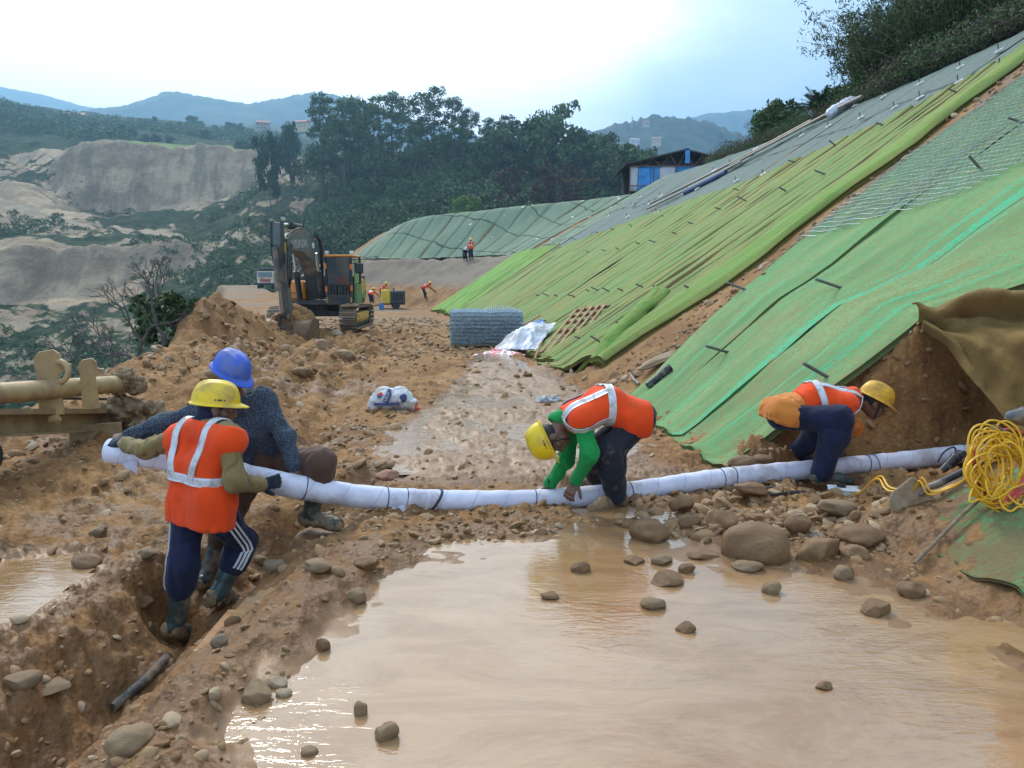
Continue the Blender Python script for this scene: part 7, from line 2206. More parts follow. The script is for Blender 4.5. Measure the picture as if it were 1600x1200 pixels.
    for dx in (-.17, -.06, .17):
        mb.tube(dn[6:27] * 1.0 + A3(xb + dx, 0, 0.05) if dn[15, 2] > upp[15, 2] else upp[6:27] + A3(xb + dx, 0, 0.05), 0.028, 8)
    mb.build('hydraulic_line', M_st, boom, True)
    top = upp if upp[15, 2] > dn[15, 2] else dn
    mb = MB()
    for k, dx in enumerate((0.30, 0.36)):
        mb.tube(spline([A3(xb + dx, -1.6, 3.75), A3(xb + dx + .04, -1.15, 3.55), A3(xb + dx + .05, -0.9, 2.6), A3(xb + dx, -0.8, 1.5)], 20), 0.035, 8)
    mb.build('hose', M_dk, boom, True)
    mb = MB(); mb.box((xb + 0.245, -1.55, 3.30), (0.05, 0.20, 0.22), None, 0.03); mb.build('boom_lamp', M_white, boom)
    text_on('HYUNDAI', 0.44, simple('pale_lettering', (0.42, 0.44, 0.43), 0.6, 0, 0.1, 5, 0), boom, A3(xb + 0.234, -4.25, 3.10), unit(A3(0, 1, 0.06)), unit(A3(0, -0.06, 1)), 'lettering', 0.004)
    for dx in (-0.40, 0.40):
        mb = MB(); mb.tube([(xb + dx, -1.15, 1.20), (xb + dx, -1.55, 2.3)], 0.105, 14); cy = mb.build('boom_cylinder', M_dk, root, True)
        mb = MB(); mb.tube([(xb + dx, -1.55, 2.3), (xb + dx, -1.80, 3.0)], 0.055, 12); mb.build('cylinder_rod', M_ch, cy, True)
    mb = MB(); mb.tube([(xb, -2.15, 3.98), (xb, -3.5, 3.98)], 0.11, 14); mb.tube([(xb, -3.45, 3.98), (xb, -3.6, 3.98)], 0.15, 14); mb.tube([(xb - .1, -2.05, 3.98), (xb - .1, -2.0, 4.2)], 0.03, 8); mb.tube([(xb + .1, -2.2, 3.98), (xb + .1, -2.15, 4.22)], 0.03, 8); cy = mb.build('arm_cylinder', M_dk, root, True)
    mb = MB(); mb.tube([(xb, -3.6, 3.98), (xb, -4.85, 3.88)], 0.06, 12); mb.build('cylinder_rod', M_ch, cy, True)
    # arm
    ol = [(-4.72, 3.98), (-5.02, 3.95), (-5.10, 3.2), (-4.95, 2.6), (-4.32, 0.60), (-4.02, 0.50), (-3.95, 0.75), (-4.35, 2.4), (-4.40, 3.1), (-4.60, 3.5)]
    mb = MB(); mb.prism(ol, 0, xb - 0.13, xb + 0.13); arm = mb.build('arm', M_gy, root)
    mb = MB(); mb.prism([(-4.80, 4.03), (-5.06, 4.0), (-5.14, 3.2), (-4.98, 2.55), (-4.78, 2.55), (-4.86, 3.3)], 0, xb - 0.18, xb - 0.135); mb.prism([(-4.80, 4.03), (-5.06, 4.0), (-5.14, 3.2), (-4.98, 2.55), (-4.78, 2.55), (-4.86, 3.3)], 0, xb + 0.135, xb + 0.18); mb.build('arm_plate', M_dk, arm)
    mb = MB(); mb.box((xb + 0.187, -4.80, 3.1), (0.01, .10, .35)); mb.build('warning_sticker', simple('sticker_yellow', (0.6, 0.42, 0.03), 0.5, 0, 0.1, 6, 0), arm)
    mb = MB()
    for dx in (0.20, 0.26, 0.32):
        mb.tube(spline([A3(xb + dx, -4.5, 3.25), A3(xb + dx + .04, -4.75, 2.7), A3(xb + dx, -4.7, 2.1), A3(xb + .17, -4.45, 1.7)], 18), 0.022, 8)
    mb.build('hose', M_dk, arm, True)
    mb = MB(); mb.tube([(xb - .03, -5.18, 3.1), (xb - .03, -4.98, 1.75)], 0.085, 14); mb.tube([(xb - .03, -5.0, 1.85), (xb - .03, -4.96, 1.62)], 0.11, 14); cy = mb.build('bucket_cylinder', M_gy, root, True)
    mb = MB(); mb.tube([(xb - .03, -4.95, 1.65), (xb - .03, -4.75, 0.85)], 0.06, 12); mb.build('cylinder_rod', M_ch, cy, True)
    for dx in (-.20, .20):
        mb = MB(); mb.prism([(-4.85, 0.75), (-4.70, 0.78), (-4.15, 0.70), (-4.15, 0.55), (-4.72, 0.52), (-4.86, 0.60)], 0, xb + dx - .03, xb + dx + .03); mb.prism([(-4.86, 0.72), (-4.70, 0.72), (-4.45, 0.10), (-4.60, 0.05)], 0, xb + dx + .035, xb + dx + .08); mb.build('bucket_link', M_bk, root)
    # bucket: curved shell with side plates
    xa, xc = xb - 0.78, xb + 0.80
    prof = spline([(0, -3.9, 0.58), (0, -4.45, 0.45), (0, -4.72, 0.08), (0, -4.62, -0.32), (0, -4.2, -0.49), (0, -3.35, -0.39)], 26)[:, 1:]
    inner = prof + np.array([0.0, 0.0]); c_ = np.array([-3.9, 0.03]); inner = c_ + (prof - c_) * 0.94
    mb = MB(); mb.prism(np.concatenate([prof, inner[::-1]]), 0, xa, xc); bk = mb.build('bucket', M_bk, root)
    mb = MB()
    pass
    for xx in (xa - 0.02, xc - 0.02):
        mb = MB(); mb.prism(np.concatenate([prof, [[-3.35, 0.48]]]), 0, xx, xx + 0.04); mb.build('bucket_side', M_bk, bk)
    for x in np.linspace(xa + 0.12, xc - 0.12, 5):
        mb = MB(); mb.box((x, -3.27, -0.37), (0.11, 0.26, 0.07), None, 0.02, None); mb.build('bucket_tooth', M_st, bk)
    mb = MB(); mb.box((xb, -4.66, 0.03), (0.5, 0.05, 0.5), None, 0.02); mb.box((xb - .28, -4.66, .08), (.04, .14, .7), None, .01); mb.box((xb + .28, -4.66, .08), (.04, .14, .7), None, .01); mb.build('bucket_ear', M_bk, bk)
    root.scale = (0.97, 0.97, 0.88)
    # earth in the bucket: a thing of its own
    V, F = sdf_shape([ELL(A3(xb, -3.85, 0.28), (0.72, 0.55, 0.62), np.eye(3)), ELL(A3(xb + .35, -3.75, 0.50), (0.40, 0.40, 0.45), np.eye(3)), ELL(A3(xb + .05, -3.7, 0.70), (0.30, 0.3, 0.35), np.eye(3))], 0.2, 0.04, wr=0.10, wf=7, seed=2)
    o = mesh_np('soil_load', V, F, M_ground2, None, True); o.location = (bx, by, bz); o.scale = (0.97, 0.97, 0.88)
    tag(o, 'heap of brown earth filling the excavator bucket', 'earth')
    V, F = sdf_shape([ELL(A3(1.3, -1.5, 0.92), (0.33, 0.35, 0.06), np.eye(3)), ELL(A3(1.35, -1.2, 0.93), (0.25, 0.25, 0.07), np.eye(3))], 0.1, 0.03, wr=0.06, wf=9)
    o = mesh_np('mud_cake', V, F, M_bootmud, root, True)
_t = NT('loose_earth'); _c, _m, _f = soil_colour(_t, _t.tc('Object'))
M_ground2 = _t.P(base=_c, rough=0.9, normal=_t.bump(_f, 0.6, 0.03))
excavator()

# ------------------------------------------------------------ tipper truck far back
def truck():
    p = P(416, 447.5, 112.0)
    zg = gz(p[0], p[1], H_base)
    root = thing('tipper_truck', 'small distant cream tipper truck facing the camera beyond the excavator', 'truck', (p[0], p[1], zg), (0, 0, rad(12)))
    M_cr = simple('cream_paint', (0.50, 0.44, 0.33), 0.5, 0, 0.08, 2, 0, dirt=(0.33, 0.25, 0.17), dirt_amt=0.3)
    t = NT('truck_glass'); M_gl = t.P(base=(0.10, 0.13, 0.14), rough=0.1)
    M_rd = simple('truck_red', (0.35, 0.10, 0.07), 0.5, 0, 0.1, 2, 0)
    mb = MB(); mb.prism([(-0.9, 0.75), (0.9, 0.75), (0.9, 2.5), (0.3, 2.62), (-0.55, 2.55), (-0.9, 1.75)], 0, -1.15, 1.15); cab = mb.build('cab', M_cr, root)
    mb = MB(); mb.add([(-1.0, -0.90, 1.78), (1.0, -0.90, 1.78), (0.95, -0.60, 2.42), (-0.95, -0.60, 2.42)], [[0, 1, 2, 3]]); o = mb.build('windscreen', M_gl, cab); o.location = (0, -0.03, 0.01)
    mb = MB(); mb.box((0, -0.92, 1.25), (1.5, 0.05, 0.42)); mb.build('grille', M_rd, cab)
    mb = MB(); mb.box((0, -0.98, 0.72), (2.3, 0.2, 0.32), None, 0.04); mb.build('bumper', M_dkk, cab)
    for x in (-.9, .9):
        mb = MB(); mb.box((x, -0.93, 1.05), (0.32, 0.06, 0.22), None, 0.03); mb.build('headlight', M_white, cab)
        mb = MB(); mb.box((x * 1.45, -0.75, 2.0), (0.2, 0.12, 0.45), None, 0.03); mb.build('mirror', M_dkk, cab)
    mb = MB(); mb.box((0, 3.4, 2.0), (2.4, 4.4, 1.7), None, 0.05); mb.box((0, 1.05, 2.98), (2.4, 0.3, 0.25), None, 0.03); mb.box((0, .35, 2.92), (2.3, 1.3, 0.08)); mb.build('dump_body', simple('truck_body', (0.10, 0.11, 0.11), 0.6, 0, 0.2, 2, 0), root)
    mb = MB(); mb.box((0, 2.6, 0.85), (0.9, 6.4, 0.25)); mb.build('chassis', M_dkk, root)
    for x in (-1.0, 1.0):
        for y in (-0.1, 3.6, 4.9):
            mb = MB(); mb.cyl((x - .17, y, 0.5), (x + .17, y, 0.5), 0.5, 20); w_ = mb.build('wheel', M_dkk, root, True)
            mb = MB(); mb.cyl((x - .18, y, 0.5), (x + .18, y, 0.5), 0.25, 14); mb.build('rim', M_cr, w_, True)
M_dkk = simple('dull_black', (0.02, 0.02, 0.02), 0.6, 0, 0.2, 3, 0)
truck()
# compressor on wheels, jerrycan beside
def compressor():
    p = P(614, 473, 60.0); zg = gz(p[0], p[1], H_base)
    root = thing('air_compressor', 'yellow and black portable air compressor at the foot of the far bank', 'compressor', (p[0], p[1], zg), (0, 0, rad(14)))
    M_y = simple('compressor_yellow', (0.62, 0.44, 0.04), 0.5, 0, 0.08, 3, 0)
    M_k = simple('compressor_grey', (0.055, 0.06, 0.065), 0.5, 0, 0.15, 3, 0)
    mb = MB(); mb.box((-0.55, 0, 0.92), (0.6, 1.3, 1.05), None, 0.06); mb.build('yellow_canopy', M_y, root)
    mb = MB(); mb.box((0.32, 0, 0.90), (1.15, 1.34, 1.0), None, 0.08); mb.build('dark_canopy', M_k, root)
    mb = MB(); mb.box((0.32, -0.675, 0.9), (0.8, 0.02, 0.6)); mb.build('louvre_panel', M_dkk, root)
    mb = MB(); mb.cyl((0.1, 0.2, 1.4), (0.1, 0.2, 1.58), 0.07, 10); mb.build('exhaust', M_dkk, root, True)
    mb = MB(); mb.box((-0.1, 0, 0.36), (1.9, 1.2, 0.10)); mb.tube([(-0.9, -0.3, .36), (-1.6, -0.3, 0.2)], 0.05, 8); mb.build('chassis', M_dkk, root)
    for y in (-.68, .68):
        mb = MB(); mb.cyl((0.2, y - .08, 0.27), (0.2, y + .08, 0.27), 0.27, 18); mb.build('wheel', M_dkk, root, True)
    q = P(596, 474, 58.0); z2 = gz(q[0], q[1], H_base)
    mb = MB(); mb.box((0, 0, 0.22), (0.34, 0.22, 0.42), None, 0.04); mb.cyl((0.1, 0, .43), (.1, 0, .52), 0.05, 10); mb.tube([(-.1, 0, .42), (-.1, 0, .5), (.03, 0, .5), (.03, 0, .42)], 0.02, 6)
    o = mb.build('jerrycan', simple('blue_plastic', (0.02, 0.16, 0.45), 0.5, 0, 0.1, 5, 0), None); o.location = (q[0], q[1], z2)
    tag(o, 'blue jerrycan standing left of the compressor', 'jerrycan')
compressor()
# ------------------------------------------------------------ the valley and the hills beyond
_PX = np.array([-500, 0, 150, 300, 430, 560, 700, 850, 1000, 1200, 1600, 2200])
_RR = np.array([95, 120, 150, 190, 230, 280, 340, 420, 520, 650, 800])
_PY = np.array([
    [800, 740, 650, 565, 470, 392, 345, 280, 246, 226, 214],
    [800, 730, 640, 560, 470, 392, 342, 278, 246, 224, 212],
    [780, 700, 610, 540, 462, 392, 350, 268, 248, 230, 218],
    [740, 650, 570, 505, 440, 385, 335, 266, 246, 232, 222],
    [700, 600, 500, 440, 388, 335, 290, 262, 246, 236, 230],
    [660, 560, 462, 400, 340, 282, 256, 262, 268, 262, 250],
    [600, 520, 440, 372, 305, 252, 246, 258, 270, 266, 258],
    [560, 490, 410, 345, 300, 262, 256, 262, 272, 268, 258],
    [520, 470, 400, 352, 315, 292, 284, 282, 278, 268, 258],
    [480, 440, 400, 360, 330, 310, 300, 292, 280, 268, 258],
    [440, 420, 400, 370, 340, 320, 305, 292, 280, 268, 258],
    [440, 420, 400, 370, 340, 320, 305, 292, 280, 268, 258]], float)
_ZT = (430 - _PY) * _RR[None] / 1200 + CAM_H
def valley_h(x, y, rough=True):
    x = np.asarray(x, float); y = np.asarray(y, float)
    r = np.hypot(x, y); px = 800 + 1200 * np.tan(np.clip(np.arctan2(x, y), -1.0, 1.0))
    px = px + 40 * fbm2(x * 0.012, y * 0.012, 5, 3)
    rr = r + 16 * fbm2(x * 0.02, y * 0.02, 9, 3)
    rr = rr + 9 * (ridg2(x * 0.10, y * 0.018, 63, 3) - 0.6) * sstep(200, 230, rr) * sstep(440, 410, rr)
    # cut benches: two steep faces, one above the quarry floor and one lower down
    w1 = sstep(40, 130, px) * sstep(450, 415, px); w2 = sstep(350, 290, px)
    r1 = np.interp(rr, [0, 338, 374, 388, 424, 2000], [0, 338, 348, 416, 424, 2000]); r2 = np.interp(rr, [0, 226, 250, 260, 284, 2000], [0, 226, 233, 277, 284, 2000])
    rr = rr + w1 * (r1 - rr) + w2 * (r2 - rr)
    i = np.clip(np.searchsorted(_PX, px) - 1, 0, len(_PX) - 2); j = np.clip(np.searchsorted(_RR, rr) - 1, 0, len(_RR) - 2)
    a = np.clip((px - _PX[i]) / (_PX[i + 1] - _PX[i]), 0, 1); b = np.clip((rr - _RR[j]) / (_RR[j + 1] - _RR[j]), 0, 1)
    a = a * a * (3 - 2 * a)
    z = (_ZT[i, j] * (1 - a) + _ZT[i + 1, j] * a) * (1 - b) + (_ZT[i, j + 1] * (1 - a) + _ZT[i + 1, j + 1] * a) * b
    if rough:
        g = sstep(100, 150, r)
        z = z + g * (4.2 * fbm2(x * 0.035, y * 0.035, 21, 5, 0.55) + 4.2 * (ridg2(x * 0.07, y * 0.03, 31, 4) - 0.6) * sstep(460, 380, r) + 0.8 * fbm2(x * 0.2, y * 0.2, 41, 4))
    return z
def mat_valley():
    t = NT('valley_side'); v = t.tc('Object')
    cl = t.attr('cliff'); fld = t.attr('field'); pth = t.attr('path')
    n = t.noise(v, 0.05, 7, 0.65); n2 = t.noise(v, 0.22, 6, 0.7); n3 = t.noise(t.mapping(v, (1, 0.5, 1.5)), 0.06, 7, 0.70)
    veg = t.mix(t.mr(n2, 0.35, 0.65), (0.026, 0.045, 0.020), (0.065, 0.088, 0.038))
    veg = t.mix(t.mr(n, 0.5, 0.7, 0, 0.6), veg, (0.11, 0.105, 0.055))
    rock_ = t.mix(t.mr(n3, 0.35, 0.65), (0.34, 0.245, 0.155), (0.64, 0.48, 0.31))
    rock_ = t.mix(t.mr(n, 0.55, 0.72, 0, 0.6), rock_, (0.47, 0.32, 0.20))
    rock_ = t.mix(t.mr(n2, 0.55, 0.72, 0, 0.6), rock_, (0.20, 0.18, 0.145))
    sk = t.noise(t.mapping(v, (1, 0.12, 0.25)), 0.16, 5, 0.65)
    rock_ = t.mix(t.mr(sk, 0.46, 0.62, 0, 0.7), rock_, (0.25, 0.195, 0.135))
    f = t.mr(t.math('ADD', cl, t.mr(n2, 0.3, 0.7, -0.30, 0.30, False)), 0.40, 0.60)
    c = t.mix(f, veg, rock_)
    c = t.mix(fld, c, t.mix(t.mr(t.noise(t.mapping(v, (0.4, 4, 1)), 0.12, 3, 0.6), 0.4, 0.6), (0.16, 0.24, 0.055), (0.26, 0.31, 0.09)))
    c = t.mix(pth, c, (0.48, 0.37, 0.255))
    return t.P(base=c, rough=0.95, spec=0.1, normal=t.bump(t.math('ADD', n2, n3), 1.0, 2.5))
def build_valley():
    az = np.radians(np.concatenate([np.linspace(-60, -36, 50)[:-1], np.linspace(-36, 14, 460), np.linspace(14, 45, 40)[1:]]))
    r = np.concatenate([np.linspace(95, 150, 30)[:-1], np.linspace(150, 440, 260), np.linspace(440, 800, 80)[1:]])
    A, R = np.meshgrid(az, r, indexing='ij')
    X, Y = R * np.sin(A), R * np.cos(A)
    Z = valley_h(X, Y)
    Z = np.where(R < 118, Z - (118 - R) * 0.6, Z)
    px = 800 + 1200 * np.tan(A); py = 430 - 1200 * (Z - CAM_H) / Y
    gx = np.gradient(Z, axis=1) / np.gradient(R, axis=1)
    nz = fbm2(X * 0.025, Y * 0.025, 55, 5, 0.6)
    cl = 0.26 + 0.85 * nz + 0.45 * sstep(0.35, 0.8, gx)
    cl = cl + 0.55 * np.exp(-((px - 330) / 130) ** 2 - ((R - 375) / 45) ** 2) + 0.5 * np.exp(-((px - 60) / 150) ** 2 - ((R - 340) / 50) ** 2)
    cl = cl + 0.8 * np.exp(-((px - 130) / 200) ** 2 - ((R - 252) / 16) ** 2) + 0.9 * sstep(90, 140, px) * sstep(440, 400, px) * np.exp(-((R - 380) / 16) ** 2) + 0.25 * np.exp(-((px - 260) / 170) ** 2 - ((R - 215) / 40) ** 2)
    cl = cl - 1.0 * sstep(470, 560, px) * sstep(170, 200, R) - 0.9 * sstep(415, 440, R) - 0.5 * sstep(185, 150, R)
    cl = cl - 0.8 * np.exp(-((px - 240) / 110) ** 2 - ((R - 318) / 16) ** 2) - 0.5 * np.exp(-((px - 60) / 200) ** 2 - ((R - 275) / 9) ** 2)
    field = sstep(0.5, 0.6, np.exp(-((px - 330) / 125) ** 4 - ((R - 450) / 50) ** 4) + 0.2 * nz) 
    field = np.maximum(field, 0.8 * sstep(0.55, 0.62, np.exp(-((px - 60) / 60) ** 4 - ((R - 600) / 40) ** 4)))
    pr = np.interp(px, [-100, 0, 80, 150, 230, 320, 420], [352, 344, 330, 312, 292, 268, 240])
    path = sstep(4.6, 2.6, np.abs(R - pr - 6 * fbm2(X * 0.02, Y * 0.02, 8, 2))) * (px < 425)
    o = mesh_np('valley_side', np.stack([X, Y, Z], -1).reshape(-1, 3), grid_faces(len(az), len(r))[:, ::-1], mat_valley(), None, True,
                {'cliff': cl.ravel(), 'field': field.ravel(), 'path': path.ravel()})
    tag(o, kind='structure')
build_valley()
def ridge(name, sil, r, depth, col1, col2, bump_amp, bump_f, seed, z_low=-20):
    """a long hill whose crest is given as (px, py) seen at distance r"""
    sil = np.array(sil, float)
    n = 420; m = 26
    px = np.linspace(sil[0, 0], sil[-1, 0], n)
    py = np.interp(px, sil[:, 0], sil[:, 1])
    k = np.hanning(13); k /= k.sum(); py = np.convolve(np.pad(py, 6, 'edge'), k, 'valid')
    zc = (430 - py) * r / 1200 + CAM_H
    u = np.linspace(0, 1, m)
    Rr = r - depth * (1 - u)
    PX, RR = np.meshgrid(px, Rr, indexing='ij')
    Y = RR; X = (PX - 800) / 1200 * RR
    prof = u ** 0.8
    Z = z_low + (zc[:, None] - z_low) * prof[None]
    Z = Z + (0.10 * depth * fbm2(X / depth * 3, Y / depth * 3, seed, 4) + 0.05 * depth * (ridg2(X / depth * 4, Y / depth * 1.5, seed + 2, 3) - 0.6)) * (u * (1 - u) * 3)[None]
    tre = bump_amp * (0.5 * ridg2(px / bump_f, px * 0 + seed, seed + 4, 3) + 0.5 * vn2(px / (bump_f * 0.23), px * 0, seed + 5))
    Z[:, -1] += tre; Z[:, -2] += 0.5 * tre
    # back slope
    Xb = X[:, -1:] * 1.06; Yb = Y[:, -1:] + depth * 0.4; Zb = np.full((n, 1), z_low)
    V = np.stack([np.concatenate([X, Xb], 1), np.concatenate([Y, Yb], 1), np.concatenate([Z, Zb], 1)], -1).reshape(-1, 3)
    t = NT(name); v = t.tc('Object'); nn = t.noise(v, 14.0 / depth, 6, 0.65)
    m_ = t.P(base=t.mix(t.mr(nn, 0.38, 0.65), col1, col2), rough=0.95, spec=0.1)
    return tag(mesh_np('hill', V, grid_faces(n, m + 1)[:, ::-1], m_, None, True), kind='structure')
G1, G2 = (0.045, 0.065, 0.04), (0.10, 0.11, 0.07)
ridge('far_hill', [(-700, 120), (-300, 150), (-60, 140), (0, 146), (40, 153), (100, 164), (160, 181), (230, 192), (330, 200), (600, 220), (800, 240)], 3000, 900, G1, G2, 6, 30, 1)
ridge('mid_hill', [(-200, 230), (100, 205), (160, 188), (215, 182), (250, 172), (285, 160), (330, 166), (370, 174), (400, 179), (450, 170), (500, 162), (540, 166), (600, 185), (700, 215), (800, 235), (900, 250)], 1900, 600, G1, G2, 9, 22, 2)
ridge('near_hill', [(-500, 170), (-100, 172), (0, 176), (25, 176), (60, 190), (110, 196), (200, 205), (260, 212), (400, 208), (480, 215), (600, 240)], 1150, 330, (0.04, 0.06, 0.035), (0.11, 0.11, 0.06), 7, 26, 3)
ridge('right_far_hill', [(880, 240), (960, 215), (1000, 198), (1030, 196), (1060, 199), (1100, 191), (1150, 187), (1250, 180), (1500, 190), (1800, 200)], 2600, 700, G1, G2, 8, 26, 4)
ridge('right_near_hill', [(840, 260), (900, 226), (930, 219), (960, 210), (985, 204), (1020, 200), (1060, 202), (1100, 210), (1140, 224), (1180, 244), (1300, 262)], 1250, 330, (0.035, 0.055, 0.03), (0.10, 0.10, 0.06), 12, 24, 5)

# ------------------------------------------------------------ trees
def mat_leaf(name, c1, c2, c3):
    t = NT(name); v = t.tc('Object')
    n = t.noise(v, 0.9, 3, 0.6); tone = t.attr('tone'); rnd = t.objinfo('Random')
    c = t.mix(tone, c1, c2)
    c = t.mix(t.mr(n, 0.5, 0.7, 0, 0.5), c, c3)
    c = t.mix(t.math('MULTIPLY', rnd, 0.35), c, tuple(0.55 * x for x in c1))
    return t.P(base=c, rough=0.75, spec=0.2)
LEAF = {'dark': mat_leaf('dark_leaf', (0.060, 0.10, 0.036), (0.15, 0.20, 0.070), (0.105, 0.16, 0.058)),
        'mid': mat_leaf('mid_leaf', (0.030, 0.055, 0.018), (0.080, 0.115, 0.036), (0.055, 0.085, 0.030)),
        'pale': mat_leaf('pale_leaf', (0.085, 0.15, 0.025), (0.19, 0.27, 0.055), (0.13, 0.20, 0.04)),
        'bamboo': mat_leaf('bamboo_leaf', (0.038, 0.066, 0.022), (0.10, 0.125, 0.040), (0.14, 0.135, 0.05)),
        'dry': mat_leaf('dry_leaf', (0.075, 0.055, 0.042), (0.13, 0.10, 0.075), (0.10, 0.065, 0.05)),
        'rust': mat_leaf('rust_leaf', (0.085, 0.045, 0.032), (0.12, 0.065, 0.045), (0.06, 0.05, 0.035)),
        'palm': mat_leaf('palm_leaf', (0.035, 0.055, 0.03), (0.08, 0.11, 0.06), (0.06, 0.08, 0.05))}
M_bark = simple('bark', (0.10, 0.082, 0.065), 0.9, 0, 0.3, 3, 0.3, 12)
M_barkp = simple('pale_bark', (0.24, 0.21, 0.18), 0.9, 0, 0.25, 3, 0.3, 12)
def leaves(cent, rad_, n, size, rg, droop=0.0, aspect=0.55):
    """leaf-sized quads spread through clumps"""
    Vs = []; T = []
    tot = sum(r ** 2 for r in rad_)
    for c, r in zip(cent, rad_):
        k = max(4, int(n * r * r / tot))
        d = rg.normal(size=(k, 3)); d /= np.linalg.norm(d, axis=1)[:, None]
        q = c + d * (r * (rg.uniform(0.0, 1.0, k) ** 0.5) * (1 + 0.45 * rg.uniform(0, 1, k) ** 4))[:, None] * np.array([1, 1, 0.66])
        a = rg.normal(size=(k, 3)); a[:, 2] -= droop; a /= np.linalg.norm(a, axis=1)[:, None]
        b = rg.normal(size=(k, 3)); b -= a * (a * b).sum(1)[:, None]; b /= np.linalg.norm(b, axis=1)[:, None]
        s = size * rg.uniform(0.6, 1.3, k)[:, None]
        Vs.append(np.stack([q - a * s, q + b * s * aspect, q + a * s, q - b * s * aspect], 1).reshape(-1, 3))
        T.append(np.repeat(np.clip(rg.uniform(0, 1, k) * 0.6 + 0.4 * rg.uniform(0, 1), 0, 1), 4))
    V = np.concatenate(Vs); F = np.arange(len(V)).reshape(-1, 4)
    return V, F, np.concatenate(T)
def limb(mb, a, b, r0, r1, rg, bend=0.12, n=6):
    a, b = np.asarray(a, float), np.asarray(b, float)
    L = np.linalg.norm(b - a); t = np.linspace(0, 1, n)
    off = np.cumsum(rg.normal(size=(n, 3)) * bend * L / n, 0); off -= off[0]; off *= np.sin(t * np.pi)[:, None] + 0.3 * t[:, None]
    pts = a + (b - a) * t[:, None] + off
    mb.tube(pts, r0 + (r1 - r0) * t, 7, False); return pts
def make_tree(name, h, w, leaf, seed, style='round', nleaf=2600, size=0.28, trunk_h=0.35, bark=None):
    """Empty > trunk, crown; height h, crown width w"""
    rg = np.random.RandomState(seed)
    root = bpy.data.objects.new(name, None); root.empty_display_size = 0.5
    mb = MB(); th = h * trunk_h
    lean = rg.normal(size=2) * 0.012 * h
    top = A3(lean[0], lean[1], h * 0.93)
    tr = limb(mb, (0, 0, -0.6), top, 0.014 * h + 0.04, 0.02, rg, 0.08, 12)
    cent, rad_ = [], []
    nb = 11 if style != 'tiered' else 19
    for i in range(nb):
        f = trunk_h + (0.95 - trunk_h) * (i + rg.uniform(0.2, 0.8)) / nb
        p = np.array([np.interp(f * 0.93, np.linspace(0, 0.93, 12), tr[:, k]) for k in range(3)])
        an = i * 2.4 + rg.uniform(-0.5, 0.5)
        if style == 'round': rw = w / 2 * math.sqrt(max(0.12, 1 - ((f - 0.60) / 0.46) ** 2))
        elif style == 'column': rw = w / 2 * (0.75 + 0.25 * math.sin(f * 9)) * (1.05 - 0.55 * f)
        else: rw = w / 2 * (0.72 + 0.28 * math.sin(i * 2.1 + seed)) * (1.05 - 0.35 * f)
        e = p + A3(math.cos(an) * rw * 0.72, math.sin(an) * rw * 0.72, (0.16 if style != 'tiered' else 0.05) * rw + 0.2)
        limb(mb, p, e, 0.011 * h * (1.1 - f) + 0.02, 0.015, rg, 0.18)
        c = rw * (0.50 if style != 'tiered' else 0.54) * rg.uniform(0.8, 1.25)
        cent.append(e); rad_.append(max(0.35, c))
        for q in range(2):
            cent.append(e + np.clip(rg.normal(size=3), -1, 1) * c * np.array([0.9, 0.9, 0.5])); rad_.append(max(0.3, c * rg.uniform(0.45, 0.75)))
    cent.append(top - A3(0, 0, 0.03 * h)); rad_.append(w * 0.18)
    t_o = mb.build('trunk', bark or M_bark, root, True, fix=False)
    V, F, T = leaves(cent, rad_, nleaf, size, rg)
    c_o = mesh_np('crown', V, F, LEAF[leaf], root, False, {'tone': T})
    return root
def bare_tree(name, h, spread, seed, depth=5, bark=None, twist=0.5, flat=0.0, r0=None):
    rg = np.random.RandomState(seed)
    root = bpy.data.objects.new(name, None)
    m1, m2 = MB(), MB()
    def grow(p, d, L, r, k):
        e = p + d * L
        pts = limb(m1 if k >= depth - 1 else m2, p, e, r, r * 0.62, rg, 0.22, 5)
        if k == 0: return
        for q in range(2 if k > 2 else 3):
            nd = unit(d + rg.normal(size=3) * twist * np.array([1, 1, 0.7]) + A3(0, 0, 0.12 - flat))
            grow(pts[-1] if q < 2 else pts[3], nd, L * rg.uniform(0.66, 0.88), r * 0.64, k - 1)
    grow(A3(0, 0, -0.3), unit(A3(rg.normal() * .1, rg.normal() * .1, 1)), h * spread, r0 or 0.022 * h, depth)
    m1.build('trunk', bark or M_bark, root, True, fix=False)
    m2.build('branches', bark or M_bark, root, True, fix=False)
    return root
def place_tree(proto, used, label, cat, loc, s=1.0, rz=0.0, group=None, sz=None):
    o = proto if proto not in used else copy_tree(proto)
    if proto not in used:
        COL.objects.link(proto); used.append(proto)
    o.location = loc; o.scale = (s, s, sz or s); o.rotation_euler = (0, 0, rz)
    return tag(o, label, cat, group)
_used = []
rgt = np.random.RandomState(11)
T_open = [make_tree('tall_tree', 19, 8.0, 'dark', 31 + i, 'tiered', 5200, 0.25, 0.30, M_bark) for i in range(3)]
T_round = [make_tree('round_tree', 13, 10, 'dark', 41 + i, 'round', 4200, 0.42, 0.25) for i in range(2)] + [make_tree('round_tree', 11, 9, 'mid', 45, 'round', 3600, 0.40, 0.22)]
T_pale = [make_tree('pale_tree', 7, 7.5, 'pale', 51, 'tiered', 2600, 0.30, 0.25)]
T_rust = [make_tree('rusty_tree', 11, 7, 'rust', 61, 'tiered', 1500, 0.35, 0.25)]
def vh(x, y): return float(valley_h(np.array([x]), np.array([y]))[0])
def on_valley(px, r):
    x, y = (px - 800) / 1200 * r, r
    return (x, y, vh(x, y) - 0.3)
def fit(px, top_py, r, h):
    """scale a tree of height h standing at px, r so that its top reaches top_py"""
    l = on_valley(px, r); zt = (430 - top_py) * r / 1200 + CAM_H
    return l, max(0.45, min(2.2, (zt - l[2]) / h))
